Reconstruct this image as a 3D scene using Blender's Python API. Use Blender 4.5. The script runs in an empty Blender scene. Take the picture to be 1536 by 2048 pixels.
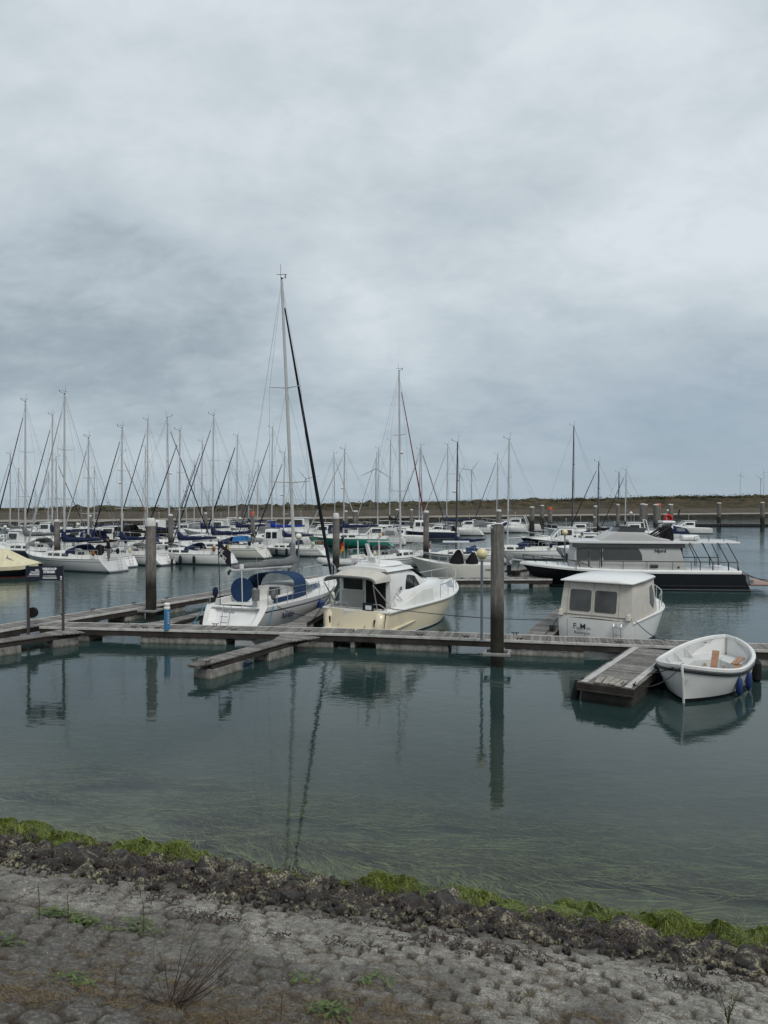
import bpy, bmesh, math, random
import numpy as np
from mathutils import Vector, Matrix, noise

S = bpy.context.scene
C = S.collection
PI = math.pi
# ------------------------------------------------------------------ camera
EYE = 5.2
FOC = 1500.0                    # focal length in pixels of the 1536 x 2048 photograph
PITCH = math.atan(28 / FOC)
cam = bpy.data.objects.new('camera', bpy.data.cameras.new('camera'))
C.objects.link(cam)
cam.location = (0, 0, EYE)
cam.rotation_euler = (PI / 2 - PITCH, 0, 0)
cam.data.sensor_fit = 'VERTICAL'
cam.data.sensor_height = 36
cam.data.lens = 36 * FOC / 2048
cam.data.clip_start = 0.1
cam.data.clip_end = 6000
S.camera = cam
# ------------------------------------------------------------------ colour management
S.view_settings.view_transform = 'Standard'
S.view_settings.look = 'None'
S.view_settings.exposure = 0.32
S.view_settings.gamma = 1.0
S.cycles.max_bounces = 6
S.cycles.transparent_max_bounces = 8
S.cycles.diffuse_bounces = 3
S.cycles.glossy_bounces = 3
S.cycles.caustics_reflective = False
S.cycles.caustics_refractive = False
# ------------------------------------------------------------------ overcast sky
SUN_EL, SUN_AZ = math.radians(52), math.radians(150)      # azimuth clockwise from +Y: behind the camera, to the right
W = bpy.data.worlds.new('World')
S.world = W
W.use_nodes = True
nt = W.node_tree
nt.nodes.clear()
def N(tree, kind, **kw):
    n = tree.nodes.new(kind)
    for k, v in kw.items():
        if k.startswith('i_'):
            n.inputs[k[2:]].default_value = v
        elif k.startswith('n_'):
            n.inputs[int(k[2:])].default_value = v
        else:
            setattr(n, k, v)
    return n
def math_node(tree, op, a, b=None, c=None, clamp=False):
    n = tree.nodes.new('ShaderNodeMath')
    n.operation = op
    n.use_clamp = clamp
    for i, v in enumerate((a, b, c)):
        if v is None:
            continue
        if isinstance(v, (int, float)):
            n.inputs[i].default_value = v
        else:
            tree.links.new(v, n.inputs[i])
    return n.outputs[0]
def mix_col(tree, fac, a, b, blend='MIX'):
    n = tree.nodes.new('ShaderNodeMix')
    n.data_type = 'RGBA'
    n.blend_type = blend
    for sock, v in ((n.inputs[0], fac), (n.inputs[6], a), (n.inputs[7], b)):
        if isinstance(v, (int, float)):
            sock.default_value = v
        elif isinstance(v, tuple):
            sock.default_value = v if len(v) == 4 else v + (1,)
        else:
            tree.links.new(v, sock)
    return n.outputs[2]
def ramp(tree, fac, stops, interp='EASE'):
    n = tree.nodes.new('ShaderNodeValToRGB')
    n.color_ramp.interpolation = interp
    while len(n.color_ramp.elements) < len(stops):
        n.color_ramp.elements.new(0.5)
    for e, (p, c) in zip(n.color_ramp.elements, stops):
        e.position = p
        e.color = tuple(c) + (1,) if len(c) == 3 else c
    tree.links.new(fac, n.inputs[0])
    return n.outputs[0]
def srgb(r, g, b):
    f = lambda u: (u / 255 / 12.92) if u <= 10 else ((u / 255 + 0.055) / 1.055) ** 2.4
    return (f(r), f(g), f(b))
def build_world():
    t = nt
    out = N(t, 'ShaderNodeOutputWorld')
    tc = N(t, 'ShaderNodeTexCoord')
    sep = N(t, 'ShaderNodeSeparateXYZ')
    t.links.new(tc.outputs['Generated'], sep.inputs[0])
    x, y, z = sep.outputs
    zz = math_node(t, 'MAXIMUM', z, 0.0)
    dv = math_node(t, 'ADD', zz, 0.42)
    px = math_node(t, 'DIVIDE', x, dv)
    py = math_node(t, 'DIVIDE', y, dv)
    cmb = N(t, 'ShaderNodeCombineXYZ')
    t.links.new(px, cmb.inputs[0]); t.links.new(py, cmb.inputs[1])
    # cloud layers seen on a flat cloud deck
    def cloud(scale, detail, rough, dist, off, sx=1.0, sy=1.0):
        mp = N(t, 'ShaderNodeMapping')
        mp.inputs['Location'].default_value = off
        mp.inputs['Scale'].default_value = (sx, sy, 1)
        mp.inputs['Rotation'].default_value = (0, 0, 0.35)
        t.links.new(cmb.outputs[0], mp.inputs[0])
        n = N(t, 'ShaderNodeTexNoise', i_Scale=scale, i_Detail=detail, i_Roughness=rough, i_Distortion=dist)
        t.links.new(mp.outputs[0], n.inputs['Vector'])
        return n.outputs['Fac']
    c1 = cloud(2.1, 8, 0.52, 0.25, (3.3, 1.7, 0), 0.95, 1.1)
    c2 = cloud(5.6, 7, 0.58, 0.35, (9.1, 4.2, 0), 0.85, 1.2)
    c3 = cloud(15.0, 6, 0.6, 0.5, (5.1, 8.2, 0), 0.9, 1.15)
    # darker and brighter banks at their places in the sky: (azimuth deg right of +Y, elevation deg, width deg, height deg, amount)
    banks = [(-24, 13, 11, 5, -0.17), (-14, 11, 9, 3.0, -0.11), (-28, 21, 9, 4, -0.06), (22, 5, 13, 5.0, -0.14), (-3, 7.5, 14, 1.6, -0.08),
             (6, 27, 16, 8, 0.22), (21, 17, 10, 7, 0.20), (-14, 23, 12, 5, 0.06), (22, 31, 14, 5, 0.2), (4, 12, 8, 4, 0.08), (-20, 33, 12, 4, 0.08), (8, 21.5, 9, 1.6, -0.16), (-2, 34, 8, 3, 0.1)]
    az = math_node(t, 'ARCTAN2', x, y)
    el = math_node(t, 'ARCSINE', z)
    tot = None
    for a, e, w_, h_, k in banks:
        da = math_node(t, 'DIVIDE', math_node(t, 'SUBTRACT', az, math.radians(a)), math.radians(w_))
        de = math_node(t, 'DIVIDE', math_node(t, 'SUBTRACT', el, math.radians(e)), math.radians(h_))
        r2 = math_node(t, 'ADD', math_node(t, 'MULTIPLY', da, da), math_node(t, 'MULTIPLY', de, de))
        g = math_node(t, 'MULTIPLY', math_node(t, 'EXPONENT', math_node(t, 'MULTIPLY', r2, -0.7)), k)
        tot = g if tot is None else math_node(t, 'ADD', tot, g)
    v = math_node(t, 'ADD', math_node(t, 'MULTIPLY', c1, 0.80), math_node(t, 'ADD', math_node(t, 'MULTIPLY', c2, 0.50), math_node(t, 'ADD', math_node(t, 'MULTIPLY', c3, 0.20), -0.06)))
    v = math_node(t, 'ADD', v, tot)
    # thicker, dimmer cloud towards the horizon
    low = math_node(t, 'MULTIPLY', math_node(t, 'EXPONENT', math_node(t, 'MULTIPLY', zz, -6.0)), -0.10)
    v = math_node(t, 'ADD', v, low)
    col = ramp(t, v, [(0.22, srgb(130, 145, 154)), (0.42, srgb(154, 167, 176)), (0.60, srgb(180, 191, 199)), (0.78, srgb(194, 204, 210)), (1.0, srgb(213, 221, 226))], 'LINEAR')
    # a thin blue veil low on the right
    da = math_node(t, 'DIVIDE', math_node(t, 'SUBTRACT', az, math.radians(24)), math.radians(15))
    de = math_node(t, 'DIVIDE', math_node(t, 'SUBTRACT', el, math.radians(4)), math.radians(5.5))
    r2 = math_node(t, 'ADD', math_node(t, 'MULTIPLY', da, da), math_node(t, 'MULTIPLY', de, de))
    veil = math_node(t, 'MULTIPLY', math_node(t, 'EXPONENT', math_node(t, 'MULTIPLY', r2, -0.8)), 0.62)
    col = mix_col(t, veil, col, srgb(136, 156, 176))
    hz = math_node(t, 'MULTIPLY', math_node(t, 'EXPONENT', math_node(t, 'MULTIPLY', zz, -11.0)), 0.75)
    col = mix_col(t, hz, col, srgb(162, 178, 189))
    bgc = N(t, 'ShaderNodeBackground', i_Strength=0.88)
    t.links.new(col, bgc.inputs['Color'])
    sky = N(t, 'ShaderNodeTexSky')
    sky.sky_type = 'NISHITA'
    sky.sun_disc = False
    sky.sun_elevation = SUN_EL
    sky.sun_rotation = SUN_AZ
    bgs = N(t, 'ShaderNodeBackground', i_Strength=0.06)
    t.links.new(sky.outputs[0], bgs.inputs['Color'])
    mx = N(t, 'ShaderNodeMixShader', i_Fac=0.94)
    t.links.new(bgs.outputs[0], mx.inputs[1])
    t.links.new(bgc.outputs[0], mx.inputs[2])
    t.links.new(mx.outputs[0], out.inputs['Surface'])
build_world()
# ------------------------------------------------------------------ soft sun behind the cloud
sun = bpy.data.objects.new('sun', bpy.data.lights.new('sun', 'SUN'))
C.objects.link(sun)
sun.data.energy = 1.5
sun.data.angle = math.radians(25)
sun.data.color = (1.0, 0.96, 0.90)
sd = Vector((math.cos(SUN_EL) * math.sin(SUN_AZ), math.cos(SUN_EL) * math.cos(SUN_AZ), math.sin(SUN_EL)))
sun.rotation_euler = sd.to_track_quat('Z', 'Y').to_euler()

# ================================================================== helpers
rnd = random.Random(11)
def ray(px, py):
    u, v = (px - 768) / FOC, -(py - 1024) / FOC
    return Vector((u, math.cos(PITCH) + v * math.sin(PITCH), -math.sin(PITCH) + v * math.cos(PITCH)))
def P(px, py, z=0.0):                       # point of the level z that the photograph shows at a pixel
    d = ray(px, py)
    k = (z - EYE) / d.z
    return Vector((d.x * k, d.y * k, z))
def at(px, D):                              # plan position D metres out, on the pixel's column
    return Vector(((px - 768) / FOC * D * 1.0002, D, 0))
def zpx(py, D):                             # height that is seen at a pixel row D metres out
    d = ray(768, py)
    return EYE + d.z / d.y * D
def rot2(v, a):
    return Vector((v[0] * math.cos(a) - v[1] * math.sin(a), v[0] * math.sin(a) + v[1] * math.cos(a), v[2] if len(v) > 2 else 0))
def lerp(a, b, t):
    return a + (b - a) * t
def clamp(x, a=0.0, b=1.0):
    return max(a, min(b, x))

_mats = {}
def M(name, rgb, rough=0.5, metal=0.0, var=0.10, vscale=2.5, bump=0.0, bscale=30.0, coat=0.0, stain=None, island=0.0, spec=0.5):
    """plain procedural surface: base colour with soft tone variation, optional grain, optional patchy stain colour"""
    if name in _mats:
        return _mats[name]
    m = bpy.data.materials.new(name)
    m.use_nodes = True
    t = m.node_tree
    b = t.nodes['Principled BSDF']
    tc = N(t, 'ShaderNodeTexCoord')
    n1 = N(t, 'ShaderNodeTexNoise', i_Scale=vscale, i_Detail=6.0, i_Roughness=0.6)
    t.links.new(tc.outputs['Object'], n1.inputs['Vector'])
    lo = tuple(c * (1 - var) for c in rgb)
    hi = tuple(min(1, c * (1 + var)) for c in rgb)
    col = ramp(t, n1.outputs['Fac'], [(0.3, lo), (0.7, hi)], 'LINEAR')
    if island:
        g = N(t, 'ShaderNodeNewGeometry')
        v = math_node(t, 'ADD', math_node(t, 'MULTIPLY', g.outputs['Random Per Island'], island * 2), 1 - island)
        cc = N(t, 'ShaderNodeCombineColor')
        for i in range(3):
            t.links.new(v, cc.inputs[i])
        col = mix_col(t, 1.0, col, cc.outputs[0], 'MULTIPLY')
    if stain:
        n2 = N(t, 'ShaderNodeTexNoise', i_Scale=stain[1], i_Detail=8.0, i_Roughness=0.65)
        t.links.new(tc.outputs['Object'], n2.inputs['Vector'])
        f = ramp(t, n2.outputs['Fac'], [(stain[2], (0, 0, 0)), (min(1, stain[2] + 0.14), (1, 1, 1))], 'LINEAR')
        f = math_node(t, 'MULTIPLY', f, stain[3])
        col = mix_col(t, f, col, stain[0])
    t.links.new(col, b.inputs['Base Color'])
    b.inputs['Roughness'].default_value = rough
    b.inputs['Metallic'].default_value = metal
    b.inputs['Specular IOR Level'].default_value = min(spec, 0.15) if rough >= 0.6 else spec
    b.inputs['Coat Weight'].default_value = coat
    b.inputs['Coat Roughness'].default_value = 0.1
    if bump:
        n3 = N(t, 'ShaderNodeTexNoise', i_Scale=bscale, i_Detail=5.0, i_Roughness=0.6)
        t.links.new(tc.outputs['Object'], n3.inputs['Vector'])
        bp = N(t, 'ShaderNodeBump', i_Strength=bump, i_Distance=0.02)
        t.links.new(n3.outputs['Fac'], bp.inputs['Height'])
        t.links.new(bp.outputs[0], b.inputs['Normal'])
    _mats[name] = m
    return m

WHITE = M('white_gelcoat', (0.70, 0.70, 0.68), 0.28, var=0.05, coat=0.25, stain=((0.50, 0.49, 0.44), 1.4, 0.55, 0.35))
DECKW = M('white_deck', (0.66, 0.66, 0.63), 0.55, var=0.06, stain=((0.48, 0.47, 0.42), 3.0, 0.56, 0.4))
OFFWH = M('cream_white_gelcoat', (0.62, 0.60, 0.54), 0.32, var=0.05, coat=0.2, stain=((0.45, 0.43, 0.37), 1.3, 0.55, 0.35))
LGREY = M('light_grey_gelcoat', (0.50, 0.50, 0.50), 0.3, var=0.05, coat=0.2, stain=((0.38, 0.37, 0.34), 1.3, 0.55, 0.3))
CREAM = M('cream_paint', (0.69, 0.61, 0.44), 0.25, var=0.04, coat=0.4, stain=((0.58, 0.52, 0.39), 1.2, 0.58, 0.3))
NAVYP = M('navy_paint', (0.014, 0.019, 0.042), 0.3, var=0.15, coat=0.1)
BLACKP = M('black_paint', (0.008, 0.010, 0.013), 0.35, var=0.2, coat=0.0, spec=0.3)
GREENP = M('green_paint', (0.02, 0.21, 0.155), 0.3, var=0.08, coat=0.3)
REDP = M('red_paint', (0.30, 0.035, 0.025), 0.5, var=0.15)
ANTI = M('dark_antifouling', (0.025, 0.03, 0.032), 0.7, var=0.3)
STRIPE = M('blue_grey_stripe', (0.035, 0.05, 0.085), 0.35, var=0.1)
GREYST = M('grey_stripe', (0.16, 0.17, 0.18), 0.4, var=0.1)
NAVYC = M('navy_canvas', (0.014, 0.022, 0.058), 0.85, var=0.25, vscale=5, bump=0.5, bscale=9)
BLUEC = M('blue_canvas', (0.016, 0.040, 0.095), 0.8, var=0.2, vscale=5, bump=0.4, bscale=9)
ROYAL = M('royal_blue_canvas', (0.012, 0.035, 0.24), 0.8, var=0.2, vscale=5, bump=0.4, bscale=9)
GREYC = M('grey_canvas', (0.15, 0.153, 0.157), 0.85, var=0.2, vscale=4, bump=0.7, bscale=7)
LGREYC = M('pale_grey_canvas', (0.36, 0.36, 0.36), 0.85, var=0.15, vscale=4, bump=0.5, bscale=7)
BLACKC = M('black_canvas', (0.011, 0.011, 0.013), 0.85, var=0.3, vscale=4, bump=0.6, bscale=7)
BEIGEC = M('beige_canvas', (0.50, 0.475, 0.43), 0.85, var=0.09, vscale=3, bump=0.4, bscale=6, stain=((0.33, 0.31, 0.27), 4.0, 0.55, 0.5))
YELLOWC = M('pale_yellow_canvas', (0.60, 0.55, 0.385), 0.85, var=0.12, vscale=3, bump=0.5, bscale=6)
REDC = M('dark_red_canvas', (0.16, 0.012, 0.018), 0.8, var=0.2)
RUSTC = M('rust_brown_canvas', (0.26, 0.10, 0.045), 0.8, var=0.2)
DARKSAIL = M('dark_sail_cover', (0.014, 0.016, 0.022), 0.7, var=0.3, vscale=3)
NAVYSAIL = M('navy_sail_cover', (0.02, 0.03, 0.065), 0.7, var=0.25, vscale=3)
PALESAIL = M('pale_sail', (0.42, 0.42, 0.41), 0.7, var=0.15, vscale=3)
ALU = M('grey_aluminium', (0.48, 0.48, 0.478), 0.45, 0.25, var=0.1)
DARKMAST = M('dark_mast', (0.06, 0.05, 0.05), 0.45, 0.4, var=0.2)
STEEL = M('stainless_steel', (0.50, 0.50, 0.51), 0.42, 0.7, var=0.05)
WIRE = M('rigging_wire', (0.17, 0.175, 0.185), 0.45, 0.4, var=0.1)
BLACKM = M('black_metal', (0.012, 0.012, 0.014), 0.4, 0.2, var=0.2)
GLASS = M('dark_glass', (0.012, 0.015, 0.018), 0.06, var=0.3, coat=0.3)
BLUEGL = M('blue_tinted_glass', (0.05, 0.085, 0.13), 0.12, var=0.3)
GREYGL = M('clouded_vinyl', (0.10, 0.105, 0.108), 0.15, var=0.3, vscale=3)
TEAK = M('varnished_wood', (0.29, 0.16, 0.09), 0.4, var=0.25, vscale=6)
TEAKD = M('weathered_teak', (0.30, 0.235, 0.175), 0.7, var=0.2, vscale=6)
RUBBER = M('black_rubber', (0.013, 0.013, 0.014), 0.6, var=0.2)
FENDERB = M('blue_fender', (0.010, 0.034, 0.125), 0.4, var=0.15)
FENDERW = M('white_fender', (0.60, 0.60, 0.57), 0.5, var=0.1)
ROPE = M('dark_rope', (0.03, 0.032, 0.034), 0.9, var=0.3)
ROPEP = M('pale_rope', (0.42, 0.41, 0.38), 0.9, var=0.2)
ROPEB = M('blue_rope', (0.05, 0.16, 0.22), 0.9, var=0.2)
LETTER = M('white_lettering', (0.78, 0.78, 0.78), 0.6, var=0.02)
LETTERD = M('dark_lettering', (0.02, 0.028, 0.035), 0.5, var=0.02)
LETTERB = M('blue_lettering', (0.05, 0.07, 0.11), 0.5, var=0.02)
SKIN = M('skin', (0.45, 0.27, 0.19), 0.6, var=0.05)
HAIR = M('dark_hair', (0.02, 0.015, 0.012), 0.6, var=0.2)
ORANGE = M('orange_paint', (0.45, 0.10, 0.045), 0.6, var=0.2, vscale=6)
GLOBE = M('yellowed_white_globe', (0.66, 0.57, 0.33), 0.35, var=0.08, vscale=4)
GLOBEW = M('milky_globe', (0.66, 0.63, 0.54), 0.35, var=0.06, vscale=4)
GUANO = M('chalky_bird_droppings', (0.55, 0.55, 0.53), 0.9, var=0.2, vscale=9, bump=0.6, bscale=25, stain=((0.2, 0.2, 0.19), 9, 0.55, 0.7))
def clear_vinyl():
    m = bpy.data.materials.new('clear_vinyl'); m.use_nodes = True
    t = m.node_tree; b = t.nodes['Principled BSDF']
    b.inputs['Base Color'].default_value = (0.20, 0.21, 0.215, 1); b.inputs['Roughness'].default_value = 0.12
    tr = N(t, 'ShaderNodeBsdfTransparent'); tr.inputs['Color'].default_value = (0.85, 0.87, 0.87, 1)
    mx = N(t, 'ShaderNodeMixShader', i_Fac=0.38)
    t.links.new(tr.outputs[0], mx.inputs[1]); t.links.new(b.outputs[0], mx.inputs[2]); t.links.new(mx.outputs[0], t.nodes['Material Output'].inputs['Surface'])
    return m
CLEARV = clear_vinyl()
BLUEPED = M('blue_enamel', (0.03, 0.165, 0.33), 0.4, var=0.1)

class MB:
    """collects shapes; build() links them as one mesh object"""
    def __init__(self):
        self.v, self.f, self.m = [], [], []
    def add(self, vs, fs, mi=0):
        o = len(self.v)
        self.v += [tuple(p) for p in vs]
        for i, f in enumerate(fs):
            self.f.append(tuple(o + k for k in f))
            self.m.append(mi[i] if isinstance(mi, list) else mi)
    def loft(self, secs, mi=0, closed=False, cap0=False, cap1=False, rows=None):
        n = len(secs[0])
        vs = [p for s in secs for p in s]
        fs, ms = [], []
        for i in range(len(secs) - 1):
            for j in range(n if closed else n - 1):
                k = (j + 1) % n
                fs.append((i * n + j, i * n + k, (i + 1) * n + k, (i + 1) * n + j))
                ms.append(rows[j] if rows else mi)
        if cap0:
            fs.append(tuple(range(n))[::-1]); ms.append(mi if not rows else rows[0])
        if cap1:
            fs.append(tuple((len(secs) - 1) * n + k for k in range(n))); ms.append(mi if not rows else rows[0])
        self.add(vs, fs, ms)
    def tube(self, pts, r, n=6, mi=0, cap=True, squash=None):
        pts = [Vector(p) for p in pts]
        k = len(pts)
        rs = list(r) if isinstance(r, (list, tuple)) else [r] * k
        secs = []
        up = None
        for i, p in enumerate(pts):
            d = (pts[min(i + 1, k - 1)] - pts[max(i - 1, 0)])
            if d.length < 1e-9:
                d = Vector((0, 0, 1))
            d.normalize()
            if up is None:
                a = Vector((0, 0, 1)) if abs(d.z) < 0.9 else Vector((1, 0, 0))
                up = (a - d * a.dot(d)).normalized()
            else:
                up = up - d * up.dot(d)
                up = up.normalized() if up.length > 1e-6 else d.orthogonal().normalized()
            sd_ = d.cross(up)
            secs.append([p + (up * math.cos(2 * PI * j / n) + sd_ * math.sin(2 * PI * j / n)) * rs[i] for j in range(n)])
        self.loft(secs, mi, True, cap, cap)
    def box(self, c, s, rz=0.0, mi=0, mat=None, taper=1.0):
        c = Vector(c)
        vs = []
        for sz in (-1, 1):
            k = taper if sz > 0 else 1.0
            for sx, sy in ((-1, -1), (1, -1), (1, 1), (-1, 1)):
                p = Vector((sx * s[0] / 2 * k, sy * s[1] / 2 * k, sz * s[2] / 2))
                p = mat @ p if mat is not None else rot2(p, rz)
                vs.append(c + p)
        self.add(vs, [(3, 2, 1, 0), (4, 5, 6, 7), (0, 1, 5, 4), (1, 2, 6, 5), (2, 3, 7, 6), (3, 0, 4, 7)], mi)
    def lathe(self, prof, c=(0, 0, 0), n=16, mi=0, jit=0.0):
        c = Vector(c)
        secs = []
        for r, z in prof:
            secs.append([c + Vector((math.cos(2 * PI * j / n) * r * (1 + jit * math.sin(j * 5.1 + z * 9)), math.sin(2 * PI * j / n) * r * (1 + jit * math.sin(j * 3.7 + z * 7)), z)) for j in range(n)])
        self.loft(secs, mi, True, True, True)
    def ball(self, c, r, nu=14, nv=9, mi=0):
        r = (r, r, r) if isinstance(r, (int, float)) else r
        c = Vector(c)
        secs = []
        for i in range(nv + 1):
            a = -PI / 2 + PI * i / nv
            q = max(0.002, math.cos(a))
            secs.append([c + Vector((q * math.cos(2 * PI * j / nu) * r[0], q * math.sin(2 * PI * j / nu) * r[1], math.sin(a) * r[2])) for j in range(nu)])
        self.loft(secs, mi, True, True, True)
    def plate(self, pts, th, mi=0):
        """polygon of 3-D points, thickened along its normal (outwards by th)"""
        pts = [Vector(p) for p in pts]
        n = Vector((0, 0, 0))
        for i in range(len(pts)):
            a, b = pts[i], pts[(i + 1) % len(pts)]
            n += a.cross(b)
        n.normalize()
        k = len(pts)
        vs = [p - n * th * 0.5 for p in pts] + [p + n * th * 0.5 for p in pts]
        fs = [tuple(range(k))[::-1], tuple(range(k, 2 * k))] + [(i, (i + 1) % k, k + (i + 1) % k, k + i) for i in range(k)]
        self.add(vs, fs, mi)
    def build(self, name, mats, parent=None, smooth=38, bevel=0.0, recalc=True):
        me = bpy.data.meshes.new(name)
        me.from_pydata(self.v, [], self.f)
        mats = mats if isinstance(mats, (list, tuple)) else [mats]
        for m in mats:
            me.materials.append(m)
        me.polygons.foreach_set('material_index', self.m)
        if recalc:
            bm = bmesh.new(); bm.from_mesh(me)
            bmesh.ops.recalc_face_normals(bm, faces=bm.faces)
            bm.to_mesh(me); bm.free()
        if smooth:
            me.shade_smooth()
            me.set_sharp_from_angle(angle=math.radians(smooth))
        o = bpy.data.objects.new(name, me)
        C.objects.link(o)
        if parent is not None:
            o.parent = parent
        if bevel:
            b = o.modifiers.new('bevel', 'BEVEL')
            b.width = bevel; b.segments = 2; b.limit_method = 'ANGLE'; b.angle_limit = math.radians(40)
        return o
def tag(o, label, cat, group=None):
    o['label'] = label; o['category'] = cat
    if group:
        o['group'] = group
    return o
def thing(name, label, cat, loc=(0, 0, 0), rz=0.0, group=None):
    o = bpy.data.objects.new(name, None)
    C.objects.link(o)
    o.location = loc
    o.rotation_euler = (0, 0, rz)
    o.empty_display_size = 0.3
    return tag(o, label, cat, group)
def setting(o):
    o['kind'] = 'structure'
    return o
def stuff(o, label, cat):
    o['kind'] = 'stuff'; o['label'] = label; o['category'] = cat
    return o
def lettering(text, size, mat, parent, origin, xdir, updir, name='lettering', shear=0.0, align='LEFT', bold=0.0, ext=0.003):
    cu = bpy.data.curves.new(name, 'FONT')
    cu.body = text; cu.size = size; cu.shear = shear; cu.align_x = align; cu.extrude = ext; cu.offset = bold
    cu.resolution_u = 3
    tmp = bpy.data.objects.new(name, cu)
    C.objects.link(tmp)
    dg = bpy.context.evaluated_depsgraph_get()
    me = bpy.data.meshes.new_from_object(tmp.evaluated_get(dg))
    bpy.data.objects.remove(tmp)
    x = Vector(xdir).normalized()
    z = x.cross(Vector(updir)).normalized()
    y = z.cross(x)
    mw = Matrix(((x.x, y.x, z.x, origin[0]), (x.y, y.y, z.y, origin[1]), (x.z, y.z, z.z, origin[2]), (0, 0, 0, 1)))
    me.transform(mw)
    me.materials.clear(); me.materials.append(mat)
    o = bpy.data.objects.new(name, me)
    C.objects.link(o)
    o.parent = parent
    return o
def copy_thing(root, loc, rz, label=None, group=None):
    r = root.copy(); C.objects.link(r)
    r.location = loc; r.rotation_euler = (root.rotation_euler[0], root.rotation_euler[1], rz)
    if label: r['label'] = label
    if group: r['group'] = group
    for ch in list(root.children):
        c = ch.copy(); C.objects.link(c); c.parent = r
        for g in ch.children:
            d = g.copy(); C.objects.link(d); d.parent = c
    return r

# ================================================================== setting: water, bed, dike slope, far bank
SH_P = Vector((0, 9.88, 0))
SH_U = Vector((0.96, -0.28, 0)).normalized()          # along the shoreline, to the right
SH_N = Vector((-SH_U.y * -1, 0, 0))
SH_N = Vector((SH_U.y, -SH_U.x, 0))                   # up the slope, towards the camera
SLOPE = 0.374
def shore(u, d, z=None):
    p = SH_P + SH_U * u + SH_N * d
    p.z = SLOPE * d if z is None else z
    return p
def band(u):                                           # width of the rubble band at the waterline
    return np.interp(u, [-8, -5.5, 0, 3.5, 6], [2.45, 2.35, 1.95, 1.6, 1.45])

def hash2(ix, iy, seed):
    h = np.sin(ix * 127.1 + iy * 311.7 + seed * 74.7) * 43758.5453
    return h - np.floor(h)
def vnoise(x, y, seed=0):
    ix, iy = np.floor(x), np.floor(y)
    fx, fy = x - ix, y - iy
    fx, fy = fx * fx * (3 - 2 * fx), fy * fy * (3 - 2 * fy)
    a, b = hash2(ix, iy, seed), hash2(ix + 1, iy, seed)
    c, d = hash2(ix, iy + 1, seed), hash2(ix + 1, iy + 1, seed)
    return a + (b - a) * fx + (c - a) * fy + (a - b - c + d) * fx * fy
def fbm(x, y, seed=0, o=4, g=0.5):
    s, a, tot = 0, 1.0, 0
    for i in range(o):
        s = s + a * vnoise(x * 2 ** i, y * 2 ** i, seed + i * 13)
        tot += a; a *= g
    return s / tot

def grid_mesh(name, X, Y, Z, mats, midx=None, attrs=None):
    ny, nx = X.shape
    me = bpy.data.meshes.new(name)
    co = np.stack([X, Y, Z], -1).reshape(-1, 3).astype(np.float32)
    me.vertices.add(len(co)); me.vertices.foreach_set('co', co.ravel())
    i = np.arange(nx * ny).reshape(ny, nx)
    q = np.stack([i[:-1, :-1], i[:-1, 1:], i[1:, 1:], i[1:, :-1]], -1).reshape(-1, 4)
    me.loops.add(q.size); me.loops.foreach_set('vertex_index', q.ravel().astype(np.int32))
    me.polygons.add(len(q))
    me.polygons.foreach_set('loop_start', (np.arange(len(q)) * 4).astype(np.int32))
    me.polygons.foreach_set('loop_total', np.full(len(q), 4, np.int32))
    for m in mats:
        me.materials.append(m)
    if midx is not None:
        me.polygons.foreach_set('material_index', midx.ravel().astype(np.int32))
    me.update(calc_edges=True)
    for k, a in (attrs or {}).items():
        at_ = me.attributes.new(k, 'FLOAT', 'POINT')
        at_.data.foreach_set('value', a.ravel().astype(np.float32))
    me.validate()
    me.shade_smooth()
    o = bpy.data.objects.new(name, me)
    C.objects.link(o)
    return o

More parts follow.
